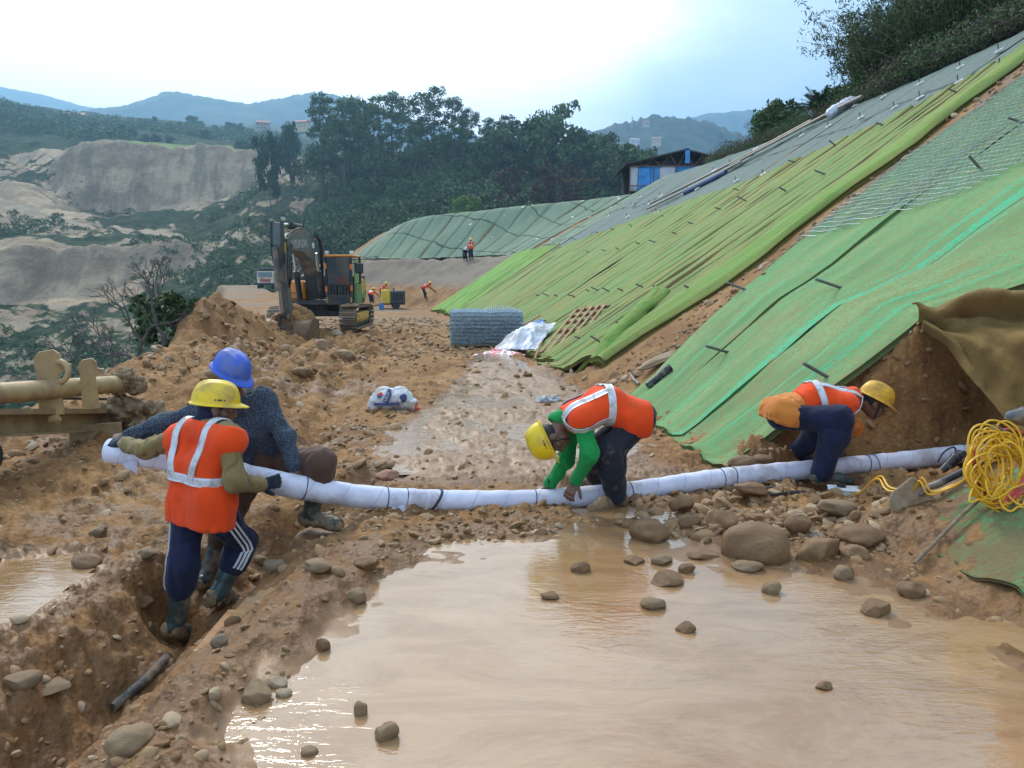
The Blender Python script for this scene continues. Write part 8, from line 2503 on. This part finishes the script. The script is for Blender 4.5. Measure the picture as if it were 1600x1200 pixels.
SKY = [(512, 158, 262, 0), (545, 166, 256, 1), (566, 162, 268, 2), (592, 168, 250, 0), (622, 156, 262, 1), (650, 162, 255, 0), (683, 150, 258, 2), (716, 164, 252, 1), (735, 180, 262, 0), (768, 196, 255, 1), (800, 190, 250, 2)]
NAME_SKY = ['leftmost open-crowned tall tree on the wooded knoll, standing clear', 'tall tree on the knoll skyline, second from the left', 'feathery tall tree third from left on the knoll skyline',
            'thin tall tree left of the bright gap on the knoll', 'broad tall tree just right of the bright gap on the knoll', 'tall tree sixth from left on the knoll skyline',
            'tallest pointed tree on the knoll skyline', 'open tall tree right of the pointed tallest one', 'lower tall tree on the right shoulder of the knoll',
            'tall tree tenth from left on the knoll skyline', 'rightmost of the tall open trees on the knoll']
for (px, py, r, k), lab in zip(SKY, NAME_SKY):
    l, s = fit(px, py, r, 18.2)
    place_tree(T_open[k], _used, lab, 'tree', l, s, rgt.uniform(0, 6), 'tall trees on the wooded knoll')
RND = [(868, 180, 236, 0, 'big layered dark tree at the right end of the knoll'), (835, 198, 240, 1, 'dark round tree beside the big layered tree'), (905, 215, 232, 0, 'dark round tree right of the big layered tree'),
       (940, 222, 250, 2, 'round tree before the hazy right hill'), (985, 236, 215, 0, 'flat-topped dark tree left of the shed'), (960, 240, 225, 1, 'dark tree between the flat-topped one and the knoll'),
       (432, 214, 268, 2, 'bushy green tree at the left foot of the knoll'), (463, 198, 300, 2, 'grey-green tree at the end of the terraced field'), (780, 205, 240, 0, 'dark tree low on the right side of the knoll')]
for px, py, r, k, lab in RND:
    h = (13, 13, 11)[k]; l, s = fit(px, py, r, h * 0.98)
    place_tree(T_round[k], _used, lab, 'tree', l, min(s, 0.85 if px < 500 else 1.3), rgt.uniform(0, 6), None, s)
for px, py, r, lab, pr, h in [(735, 300, 118, 'lime-green spreading tree just above the far nose mats', T_pale[0], 6.6), (905, 268, 150, 'lime-green tree behind the dull green mats', T_pale[0], 6.6), (940, 266, 152, 'small lime-green tree next to the shed', T_pale[0], 6.6),
                              (725, 275, 190, 'small bright green tree on the knoll slope', T_pale[0], 6.6), (888, 225, 205, 'rust-brown tree standing among dark ones', T_rust[0], 10.5), (800, 262, 190, 'dry brown tree on the bank above the mats', T_rust[0], 10.5), (850, 258, 185, 'dull brown leafless-looking tree above the mats', T_rust[0], 10.5)]:
    l, s = fit(px, py, r, h)
    place_tree(pr, _used, lab, 'tree', l, min(s, 1.3), rgt.uniform(0, 6))
# trees across the valley, left
LEFT = [(20, 205, 520, 0), (36, 196, 560, 1), (92, 212, 500, 2), (128, 206, 540, 0), (150, 196, 520, 1), (172, 200, 500, 0), (186, 215, 470, 1), (212, 216, 480, 2), (228, 214, 470, 0), (246, 222, 460, 1), (262, 220, 455, 2), (282, 224, 460, 0),
        (318, 192, 640, 1), (330, 200, 640, 0), (262, 198, 660, 2), (300, 204, 640, 0), (350, 206, 650, 1), (375, 202, 640, 2), (390, 204, 630, 0), (60, 222, 470, 0), (40, 226, 465, 1), (10, 226, 470, 2), (110, 226, 455, 0), (140, 226, 452, 1), (338, 214, 500, 2), (160, 224, 450, 0), (-20, 216, 480, 1), (75, 232, 440, 2), (200, 228, 440, 0), (410, 220, 470, 1), (395, 230, 430, 2)]
for i, (px, py, r, k) in enumerate(sorted(LEFT)):
    h = (13, 13, 11)[k]; l, s = fit(px, py, r, h)
    nm = 'hazy dark tree across the valley, %s of the row counted from the left edge' % ORD[min(i, 29)]
    place_tree(T_round[k], _used, nm, 'tree', l, s, rgt.uniform(0, 6), 'trees across the valley')
# undergrowth on the knoll, the gullies and the left bank: ground cover, one object each
def thicket(name, label, pts, sizes, mats, seed, per=60, leaf=0.55, parent=None):
    rg = np.random.RandomState(seed)
    Vs, Fs, Ts, n = [], [], [], 0
    cent = [np.array(p) + A3(0, 0, s * 0.35) for p, s in zip(pts, sizes)]
    for c, s in zip(cent, sizes):
        k = int(per)
        d = rg.normal(size=(k, 3)); d /= np.linalg.norm(d, axis=1)[:, None]; d[:, 2] = np.abs(d[:, 2]) * 1.1 - 0.25
        q = c + d * (s * rg.uniform(0.5, 1.05, k))[:, None]
        a = rg.normal(size=(k, 3)); a /= np.linalg.norm(a, axis=1)[:, None]; b = np.cross(a, rg.normal(size=(k, 3))); b /= np.linalg.norm(b, axis=1)[:, None]
        z = (leaf * s * 0.42 * rg.uniform(0.5, 1.2, k))[:, None]
        Vs.append(np.stack([q - a * z, q + b * z * .6, q + a * z, q - b * z * .6], 1).reshape(-1, 3)); Ts.append(np.repeat(np.clip(rg.uniform(0, .5, k) + 0.5 * rg.uniform(), 0, 1), 4))
    V = np.concatenate(Vs)
    o = mesh_np(name, V, np.arange(len(V)).reshape(-1, 4), mats, None, False, {'tone': np.concatenate(Ts)})
    return tag(o, label, 'undergrowth', None, 'stuff')
def scatter_valley(n, pxr, rr, seed, cond=None):
    rg = np.random.RandomState(seed)
    px = rg.uniform(*pxr, n); r = rg.uniform(*rr, n)
    x = (px - 800) / 1200 * r; y = r
    k = np.ones(n, bool) if cond is None else cond(px, r, x, y)
    x, y = x[k], y[k]
    return np.stack([x, y, valley_h(x, y)], -1)
pts = scatter_valley(2300, (430, 1010), (150, 290), 1, lambda px, r, x, y: (px > 480 + 90 * vn2(x * 0.03, y * 0.03, 3)) & (r > 165 + 20 * vn2(x * .05, y * .05, 4)))
thicket('forest', 'dense dark green wood clothing the knoll behind the slope', pts, 1.6 + 3.2 * np.random.RandomState(2).uniform(0, 1, len(pts)) ** 1.5, LEAF['dark'], 3, 120, 0.30)
pts = scatter_valley(900, (430, 900), (140, 240), 21, lambda px, r, x, y: vn2(x * 0.05, y * 0.05, 33) > 0.42)
thicket('scrub', 'mid-green scrub low on the knoll above the mats', pts, 1.0 + 1.8 * np.random.RandomState(22).uniform(0, 1, len(pts)), LEAF['mid'], 23, 90, 0.34)
pts = scatter_valley(6500, (-120, 520), (120, 330), 5, lambda px, r, x, y: (fbm2(x * 0.03, y * 0.03, 71, 4) > -0.08 + 0.26 * sstep(150, 260, r)))
thicket('scrub', 'low green scrub dotted over the eroded gullies on the left', pts, 0.5 + 1.5 * np.random.RandomState(6).uniform(0, 1, len(pts)) ** 3, LEAF['dark'], 7, 40, 0.6)
pts = scatter_valley(1500, (-150, 470), (415, 640), 8, lambda px, r, x, y: (vn2(x * 0.02, y * 0.02, 75) > 0.40) & ~((px > 215) & (px < 460) & (r < 500)))
thicket('forest', 'hazy dark woodland above the cliffs across the valley', pts, 2.0 + 3.5 * np.random.RandomState(9).uniform(0, 1, len(pts)), LEAF['dark'], 10, 50, 0.45)

# bank just below the edge of the site
def scatter_site(n, xr, yr, seed, cond):
    rg = np.random.RandomState(seed); x = rg.uniform(*xr, n); y = rg.uniform(*yr, n); k = cond(x, y); x, y = x[k], y[k]
    return np.stack([x, y, H_base(x, y)], -1)
edge_t = lambda x, y: np.interp(y, _ys, _XE) - x
pts = scatter_site(3000, (-45, -6), (6, 60), 12, lambda x, y: (edge_t(x, y) > 1.2) & (edge_t(x, y) < 16) & (vn2(x * 0.3, y * 0.3, 5) > 0.4))
thicket('scrub', 'bushes and weeds on the bank dropping below the left edge of the site', pts, 0.35 + 0.8 * np.random.RandomState(13).uniform(0, 1, len(pts)) ** 2, LEAF['mid'], 14, 40, 0.5)
b1 = make_tree('bush', 2.8, 3.2, 'mid', 81, 'round', 2600, 0.15, 0.08)
p = P(272, 508, 19.0); place_tree(b1, _used, 'bright green bush at the rim left of the mound', 'bush', (p[0], p[1], p[2] - 0.8), 0.55, 0.3)
M_twig = simple('grey_twig', (0.075, 0.062, 0.052), 0.9, 0, 0.25, 3, 0.2)
def bare_at(px, base_py, Y, top_py, seed, label, lean=0.0, depth=7, twist=0.40, flat=0.06):
    a = P(px, base_py, Y); h = (base_py - top_py) * Y / 1200
    o = bare_tree('bare_tree', h, 0.27, seed, depth, M_twig, twist, flat, 0.026 * h)
    place_tree(o, _used, label, 'tree', tuple(a), 1.0, 0.0); o.rotation_euler = (0, lean, 0)
bare_at(232, 610, 14.5, 380, 3, 'leafless grey tree leaning left over the valley rim', -0.55)
bare_at(247, 540, 17.0, 370, 8, 'leafless tree rising from the rim beside the green bush', -0.15)
bare_at(215, 640, 13.5, 440, 15, 'low bare branches sprawling behind the drill mast', -0.9)
# bare tree on the right skyline, palm, bamboo and dark trees above the crest
def on_crest(px, r_extra=0.0, d_extra=3.0):
    p = None
    for py in range(40, 330):
        p = march(px, py, H_base)
        if p is not None and slope_d(p[0], p[1]) > 0.5: break
    q = unit(A3(p[0], p[1], 0))
    x, y = p[0] + q[0] * r_extra, p[1] + q[1] * r_extra
    return A3(x, y, float(H_base(np.array([x]), np.array([y]))[0])), p
def crest_tree(proto, px, ex, top_py, h0, label, cat='tree', group=None, smin=0.25, smax=2.6, rz=0.0, wmax=9.0):
    l, p = on_crest(px, ex)
    zt = (430 - top_py) * l[1] / 1200 + CAM_H
    s = max(smin, min(smax, (zt - l[2]) / h0))
    return place_tree(proto, _used, label, cat, (l[0], l[1], l[2] - 0.2), min(s, wmax), rz, group, s)
bt = bare_tree('bare_tree', 6, 0.30, 23, 6, M_twig, 0.55, 0.10)
crest_tree(bt, 1168, 10, 160, 6.0, 'wide bare tree alone on the right skyline')
def bamboo(seed, nc=26, h=9.0):
    rg = np.random.RandomState(seed); root = bpy.data.objects.new('bamboo', None)
    mb = MB(); cent, rad_ = [], []
    for i in range(nc):
        b = rg.normal(size=2) * 0.55; d = unit(A3(*(rg.normal(size=2) * 0.20), 1)); H = h * rg.uniform(0.65, 1.0)
        t = np.linspace(0, 1, 12); bendd = rg.normal(size=2) * 0.9
        pts = np.stack([b[0] + d[0] * H * t + bendd[0] * t ** 3 * 1.6, b[1] + d[1] * H * t + bendd[1] * t ** 3 * 1.6, H * t - 0.5 * t ** 4 * np.hypot(*bendd)], -1)
        mb.tube(pts, 0.035 * (1 - 0.85 * t) + 0.004, 5, False)
        for q in range(3, 12):
            for z in range(2):
                cent.append(pts[q] + rg.normal(size=3) * 0.28); rad_.append(0.20 + 0.42 * (1 - abs(t[q] - 0.5)))
    mb.build('culms', simple('bamboo_culm', (0.16, 0.17, 0.07), 0.6, 0, 0.2, 3, 0), root, True, fix=False)
    V, F, T = leaves(cent, rad_, 7800, 0.17, rg, 0.7, 0.22)
    mesh_np('foliage', V, F, LEAF['bamboo'], root, False, {'tone': T})
    return root
BM = [bamboo(91), bamboo(92), bamboo(93, 20)]
BAM = [(1372, 6, 70, 0), (1390, 5, 45, 1), (1412, 6, 20, 2), (1440, 5, 10, 0), (1470, 5, -5, 1), (1500, 5, -25, 2), (1530, 6, -30, 0), (1570, 5, -40, 1), (1610, 6, -50, 2), (1655, 6, -60, 0), (1380, 9, 25, 2), (1425, 9, -10, 1), (1358, 4, 95, 1)]
for i, (px, ex, ty, k) in enumerate(sorted(BAM)):
    crest_tree(BM[k], px, ex, ty, 8.2, 'dense dark bamboo clump above the crest, %s from the left' % ORD[i], 'bamboo', 'bamboo clumps above the crest', rz=i * 1.3, smin=0.5)
def stalks(seed):
    rg = np.random.RandomState(seed); root = bpy.data.objects.new('bare_bamboo', None); mb = MB(); m2 = MB()
    for i in range(7):
        b = rg.normal(size=2) * 0.5; H = 7 * rg.uniform(0.7, 1.0); dx = -rg.uniform(0.2, 0.9); t = np.linspace(0, 1, 14)
        pts = np.stack([b[0] + dx * t ** 2 * 1.4, b[1] + rg.normal() * .3 * t, H * t - 0.35 * t ** 5], -1)
        mb.tube(pts, 0.022 * (1 - 0.8 * t) + 0.003, 5, False)
        for q in range(4, 14):
            for z in range(3):
                e = pts[q] + A3(*(rg.normal(size=2) * 0.45), rg.uniform(0.0, 0.4)); m2.tube([pts[q], (pts[q] + e) / 2 + rg.normal(size=3) * .05, e], [0.005, 0.004, 0.003], 4, False)
    mb.build('culms', M_twig, root, True, fix=False); m2.build('twigs', M_twig, root, True, fix=False)
    return root
for px, ex, ty, lab in [(1462, 9, -5, 'dark leafy tree rising behind the bamboo, left one'), (1535, 9, -40, 'dark leafy tree rising behind the bamboo, middle one'), (1600, 9, -60, 'dark leafy tree at the top right corner')]:
    crest_tree(T_round[0], px, ex, ty, 13, lab, rz=px, smin=0.3)
ST = stalks(5)
crest_tree(ST, 1340, 6, 20, 6.6, 'sparse leafless bamboo stalks against the sky, left of the bamboo', 'bamboo', rz=0.0)
crest_tree(ST, 1362, 8, 5, 6.6, 'bare bamboo stalks rising out of the leftmost clumps', 'bamboo', rz=2.0)
crest_tree(ST, 1395, 9, -15, 6.6, 'tall bare bamboo stalks topping the dense clumps', 'bamboo', rz=4.0)
def palm(seed):
    rg = np.random.RandomState(seed); root = bpy.data.objects.new('palm_tree', None)
    mb = MB(); mb.tube([(0, 0, -.3), (0.03, 0, 0.5), (0.0, 0.02, 1.2)], [0.14, 0.12, 0.10], 9); mb.build('trunk', M_bark, root, True, fix=False)
    Vs = []
    for i in range(30):
        an = rg.uniform(0, 6.28); el = rg.uniform(0.1, 1.35); L = rg.uniform(0.9, 1.5)
        d = A3(math.cos(an) * math.cos(el), math.sin(an) * math.cos(el), math.sin(el)); sd = unit(np.cross(d, A3(0, 0, 1)))
        for t in np.linspace(0.15, 1, 16):
            c = A3(0, 0, 1.2) + d * L * t - A3(0, 0, 0.35 * t * t * L)
            for s in (-1, 1):
                tip = c + sd * s * 0.30 * (1.1 - t * 0.7) + d * 0.14 - A3(0, 0, .05)
                Vs.append([c, c + d * 0.05, tip, c + d * 0.012])
    V = np.array(Vs).reshape(-1, 3); mesh_np('crown', V, np.arange(len(V)).reshape(-1, 4), LEAF['palm'], root, False, {'tone': np.random.RandomState(1).uniform(0, 1, len(V))})
    return root
crest_tree(palm(3), 1277, 5, 136, 2.3, 'small feathery palm on the crest left of the bamboo', 'palm tree', smin=0.5)
T_c = make_tree('dark_shrub', 3.2, 3.0, 'dark', 95, 'round', 3000, 0.14, 0.12)
for px, ex, ty, lab in [(1222, 5, 172, 'dark leafy tree on the crest beside the bare tree'), (1203, 5, 184, 'dark leafy bush low on the crest skyline'), (1302, 5, 152, 'dark shrub at the foot of the leftmost bamboo'), (1242, 5, 186, 'low dark shrub on the crest above the lime vest')]:
    crest_tree(T_c, px, ex, ty, 3.0, lab, 'shrub', rz=px, wmax=0.55)
def crest_scrub():
    rg = np.random.RandomState(17); pts, sz = [], []
    for px in np.linspace(1110, 1760, 150):
        for k in range(5):
            ex = rg.uniform(0.5, 7.0)
            l, _ = on_crest_cached(px + rg.uniform(-4, 4), ex); pts.append(l); sz.append(rg.uniform(0.25, 0.6) * (1 + 0.10 * ex) * (1 + 0.6 * sstep(1300, 1420, px)))
    k = int(len(pts) * 0.5); idx = rg.permutation(len(pts)); P_ = np.array(pts)[idx]; S_ = np.array(sz)[idx]
    thicket('scrub', 'dry brown brush along the crest under the bamboo', P_[:k], S_[:k], LEAF['dry'], 18, 170, 0.13)
    thicket('scrub', 'dark green brush along the crest on the right', P_[k:], S_[k:], LEAF['dark'], 19, 170, 0.14)
_cc = {}
def on_crest_cached(px, ex):
    k = int(px // 12) * 12
    if k not in _cc: _cc[k] = on_crest(k, 0.0)[0]
    if k + 12 not in _cc: _cc[k + 12] = on_crest(k + 12, 0.0)[0]
    f = (px - k) / 12; l = _cc[k] * (1 - f) + _cc[k + 12] * f
    q = unit(A3(l[0], l[1], 0)); x, y = l[0] + q[0] * ex, l[1] + q[1] * ex
    return A3(x, y, float(H_base(np.array([x]), np.array([y]))[0])), None
crest_scrub()

# ------------------------------------------------------------ shed, houses, tower
def shed():
    Y = 78.0
    z = P(1040, 289, Y)[2] - 0.8
    c = P(1040, 289, Y); root = thing('open_shed', 'open black-roofed shed hung with blue and white sheets above the mats', 'shed', (c[0], c[1], z))
    k = Y / 1200.0
    Wd = 150 * k
    M_s = simple('blue_sheeting', (0.035, 0.24, 0.58), 0.5, 0, 0.12, 2, 0.1); M_w = simple('grey_white_sheeting', (0.45, 0.48, 0.52), 0.5, 0, 0.1, 2, 0.1)
    M_r = simple('dark_roofing', (0.030, 0.034, 0.040), 0.6, 0, 0.2, 2, 0.1); M_p = simple('rusty_pole', (0.16, 0.09, 0.06), 0.7, 0, 0.2, 3, 0)
    top = 1.2 + 21 * k; ridge_ = 1.2 + 44 * k
    x0, x1 = -55 * k, 90 * k
    seg = [(0.0, 0.09, M_w), (0.09, 0.22, M_s), (0.22, 0.31, M_s), (0.31, 0.48, M_w), (0.48, 0.75, M_s), (0.755, 1.0, M_s)]
    for a, b, m in seg:
        X = np.linspace(x0 + (x1 - x0) * a, x0 + (x1 - x0) * (b - .004), 12); Zz = np.linspace(0.2, top, 8)
        XX, ZZ = np.meshgrid(X, Zz, indexing='ij')
        V = np.stack([XX, 0.25 * fbm2(XX * 1.5, ZZ, 3, 3), ZZ], -1).reshape(-1, 3)
        o = mesh_np('hanging_sheet', V, grid_faces(12, 8), m, root, True); md = o.modifiers.new('thickness', 'SOLIDIFY'); md.thickness = 0.02
    xr = 28 * k
    mb = MB()
    dep = 7.0
    eL, eR = (-62 * k, top + 2 * k), (78 * k + 20 * k, top + 6 * k)
    mb.prism([(eL[0], eL[1]), (xr, ridge_), (eR[0], eR[1]), (eR[0], eR[1] + .12), (xr, ridge_ + .14), (eL[0], eL[1] + .12)], 1, -0.6, dep)
    mb.prism([(-100 * k, 0.2), (eL[0], eL[1]), (eL[0], eL[1] + .10), (-104 * k, 0.2)], 1, -0.6, dep)
    roof = mb.build('roof', M_r, root)
    mb = MB(); mb.box((xr + 2 * k, -0.62, ridge_ - 10 * k), (7 * k, 0.03, 19 * k)); mb.box((xr + 2 * k, 0.3, ridge_ + .16), (7 * k, 1.9, 0.03)); mb.build('blue_strip', M_s, roof)
    mb = MB()
    for x in np.linspace(x0, x1, 5): mb.cyl((x, -.15, 0), (x, -.15, top), 0.05, 8)
    mb.tube([(x0, -.2, top + .03), (x1, -.2, top + .03)], 0.05, 6); mb.tube([(x0, -.25, 0.7), (x1, -.25, 0.75)], 0.05, 6)
    for f in (0.0, .16, .33, .5, .67, .84):
        a_, b_ = x0 + (x1 - x0) * f, x0 + (x1 - x0) * (f + .08)
        zz = lambda x: np.interp(x, [eL[0], xr, eR[0]], [eL[1], ridge_, eR[1]])
        mb.tube([(a_, -.2, top), (b_, -.2, zz(b_))], 0.035, 6); mb.tube([(b_, -.2, zz(b_)), (b_ + (b_ - a_), -.2, top)], 0.035, 6)
    mb.build('truss', M_p, root, False)
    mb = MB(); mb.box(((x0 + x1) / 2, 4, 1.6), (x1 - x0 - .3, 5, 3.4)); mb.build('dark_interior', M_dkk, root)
    o = thicket('rubble_heap', 'scatter of pale rubble beside the left foot of the shed', [A3(c[0] - 6.8 - i * .35, c[1] - 1 + .2 * math.sin(i), z + 1.0 + .1 * math.sin(i * 2)) for i in range(10)], [0.35] * 10, M_bould[0], 4, 40, 0.35)
shed()
def house(px, py, r, w, d, h, label, wall, roofc, fn=True, rz=0.2, storeys=2):
    x, y = (px - 800) / 1200 * r, r
    z = (430 - py) * r / 1200 + CAM_H
    root = thing('house', label, 'house', (x, y, z), (0, 0, rz))
    mw = simple('wall_%d_%d' % (px, py), wall, 0.8, 0, 0.06, 1, 0); mr_ = simple('roof_%d_%d' % (px, py), roofc, 0.8, 0, 0.15, 1, 0)
    mb = MB(); mb.box((0, 0, h / 2 - 2), (w, d, h + 4)); mb.build('wall', mw, root)
    mb = MB(); mb.prism([(-d * .62, h), (d * .62, h), (0, h + d * .28)], 0, -w * .56, w * .56); mb.build('roof', mr_, root)
    n = max(2, int(w / 2.6))
    for s in range(storeys):
        for i in range(n):
            mb = MB(); mb.box((-w / 2 + w * (i + .5) / n, -d / 2 - .03, h * (s + .5) / storeys), (1.0, .08, 1.2)); mb.build('window', M_dkk, root)
C_ = (0.34, 0.30, 0.25); R_ = (0.42, 0.14, 0.08); W_ = (0.42, 0.42, 0.41)
house(68, 214, 620, 16, 8, 4.5, 'long low house with rust roof left of the far trees', (0.45, 0.33, 0.28), R_, rz=0.1, storeys=1)
house(95, 214, 620, 18, 8, 5, 'second low house with orange-brown roof across the valley', C_, (0.45, 0.20, 0.10), rz=-0.1, storeys=1)
house(138, 206, 640, 20, 10, 7, 'large house with red tiled roof among the far trees', C_, (0.45, 0.22, 0.14), rz=0.15)
house(190, 223, 520, 6.5, 6, 4.5, 'small white house peeping from trees across the valley', W_, (0.35, 0.36, 0.38))
house(425, 214, 700, 11, 8, 6, 'pale house at the left foot of the wooded knoll', C_, R_, rz=0.3)
house(484, 211, 720, 12, 8, 5, 'ochre house glimpsed left of the tallest trees', (0.55, 0.42, 0.25), R_, rz=-0.3)
house(985, 234, 1010, 11, 8, 5, 'white house on the hazy right hillside', W_, (0.45, 0.43, 0.42), rz=0.2)
house(1018, 233, 1010, 12, 8, 6, 'cream house with ochre front on the hazy right hillside', (0.42, 0.32, 0.22), (0.35, 0.2, 0.13), rz=-0.2)
house(1002, 206, 1180, 9, 7, 4, 'house high on the hazy right hill below its crest', C_, R_)
def tower():
    r = 1230; x, y = (981 - 800) / 1200 * r, r; z = (430 - 209) * r / 1200
    root = thing('mast_tower', 'thin lattice radio mast on the right hilltop', 'tower', (x, y, z))
    M_t = simple('mast_steel', (0.35, 0.30, 0.30), 0.6, 0.2, 0.1, 1, 0)
    H = 17.0
    mb = MB()
    for sx in (-1, 1):
        for sy in (-1, 1): mb.tube([(sx * 1.1, sy * 1.1, -4), (sx * .5, sy * .5, H)], 0.22, 5)
    for i in range(8):
        z0, z1 = H * i / 8, H * (i + 1) / 8; w0, w1 = 1.1 - .6 * i / 8, 1.1 - .6 * (i + 1) / 8
        mb.tube([(-w0, -w0, z0), (w1, -w1, z1)], 0.12, 4); mb.tube([(w0, -w0, z0), (-w1, -w1, z1)], 0.12, 4)
    mb.build('lattice', M_t, root)
    mb = MB(); mb.box((0, -.7, H - 1.5), (2.4, .5, 1.4)); mb.box((0, -.7, H - 4), (2.0, .5, 1.2)); mb.build('antenna_panel', M_t, root)
tower()

# ------------------------------------------------------------ haze: one closed box of even air
def haze():
    mb = MB(); mb.box((0, 1500, 230), (7200, 4600, 1060))
    m = bpy.data.materials.new('haze'); m.use_nodes = True; n = m.node_tree.nodes; l = m.node_tree.links
    for x in list(n):
        if x.type == 'BSDF_PRINCIPLED': n.remove(x)
    out = [x for x in n if x.type == 'OUTPUT_MATERIAL'][0]
    v = n.new('ShaderNodeVolumePrincipled'); v.inputs['Color'].default_value = (0.32, 0.64, 1.0, 1); v.inputs['Density'].default_value = 0.00046; v.inputs['Anisotropy'].default_value = 0.5
    l.new(v.outputs[0], out.inputs['Volume'])
    o = mb.build('haze', m); tag(o, 'thin blue haze filling the valley air', 'haze', None, 'stuff')
haze()
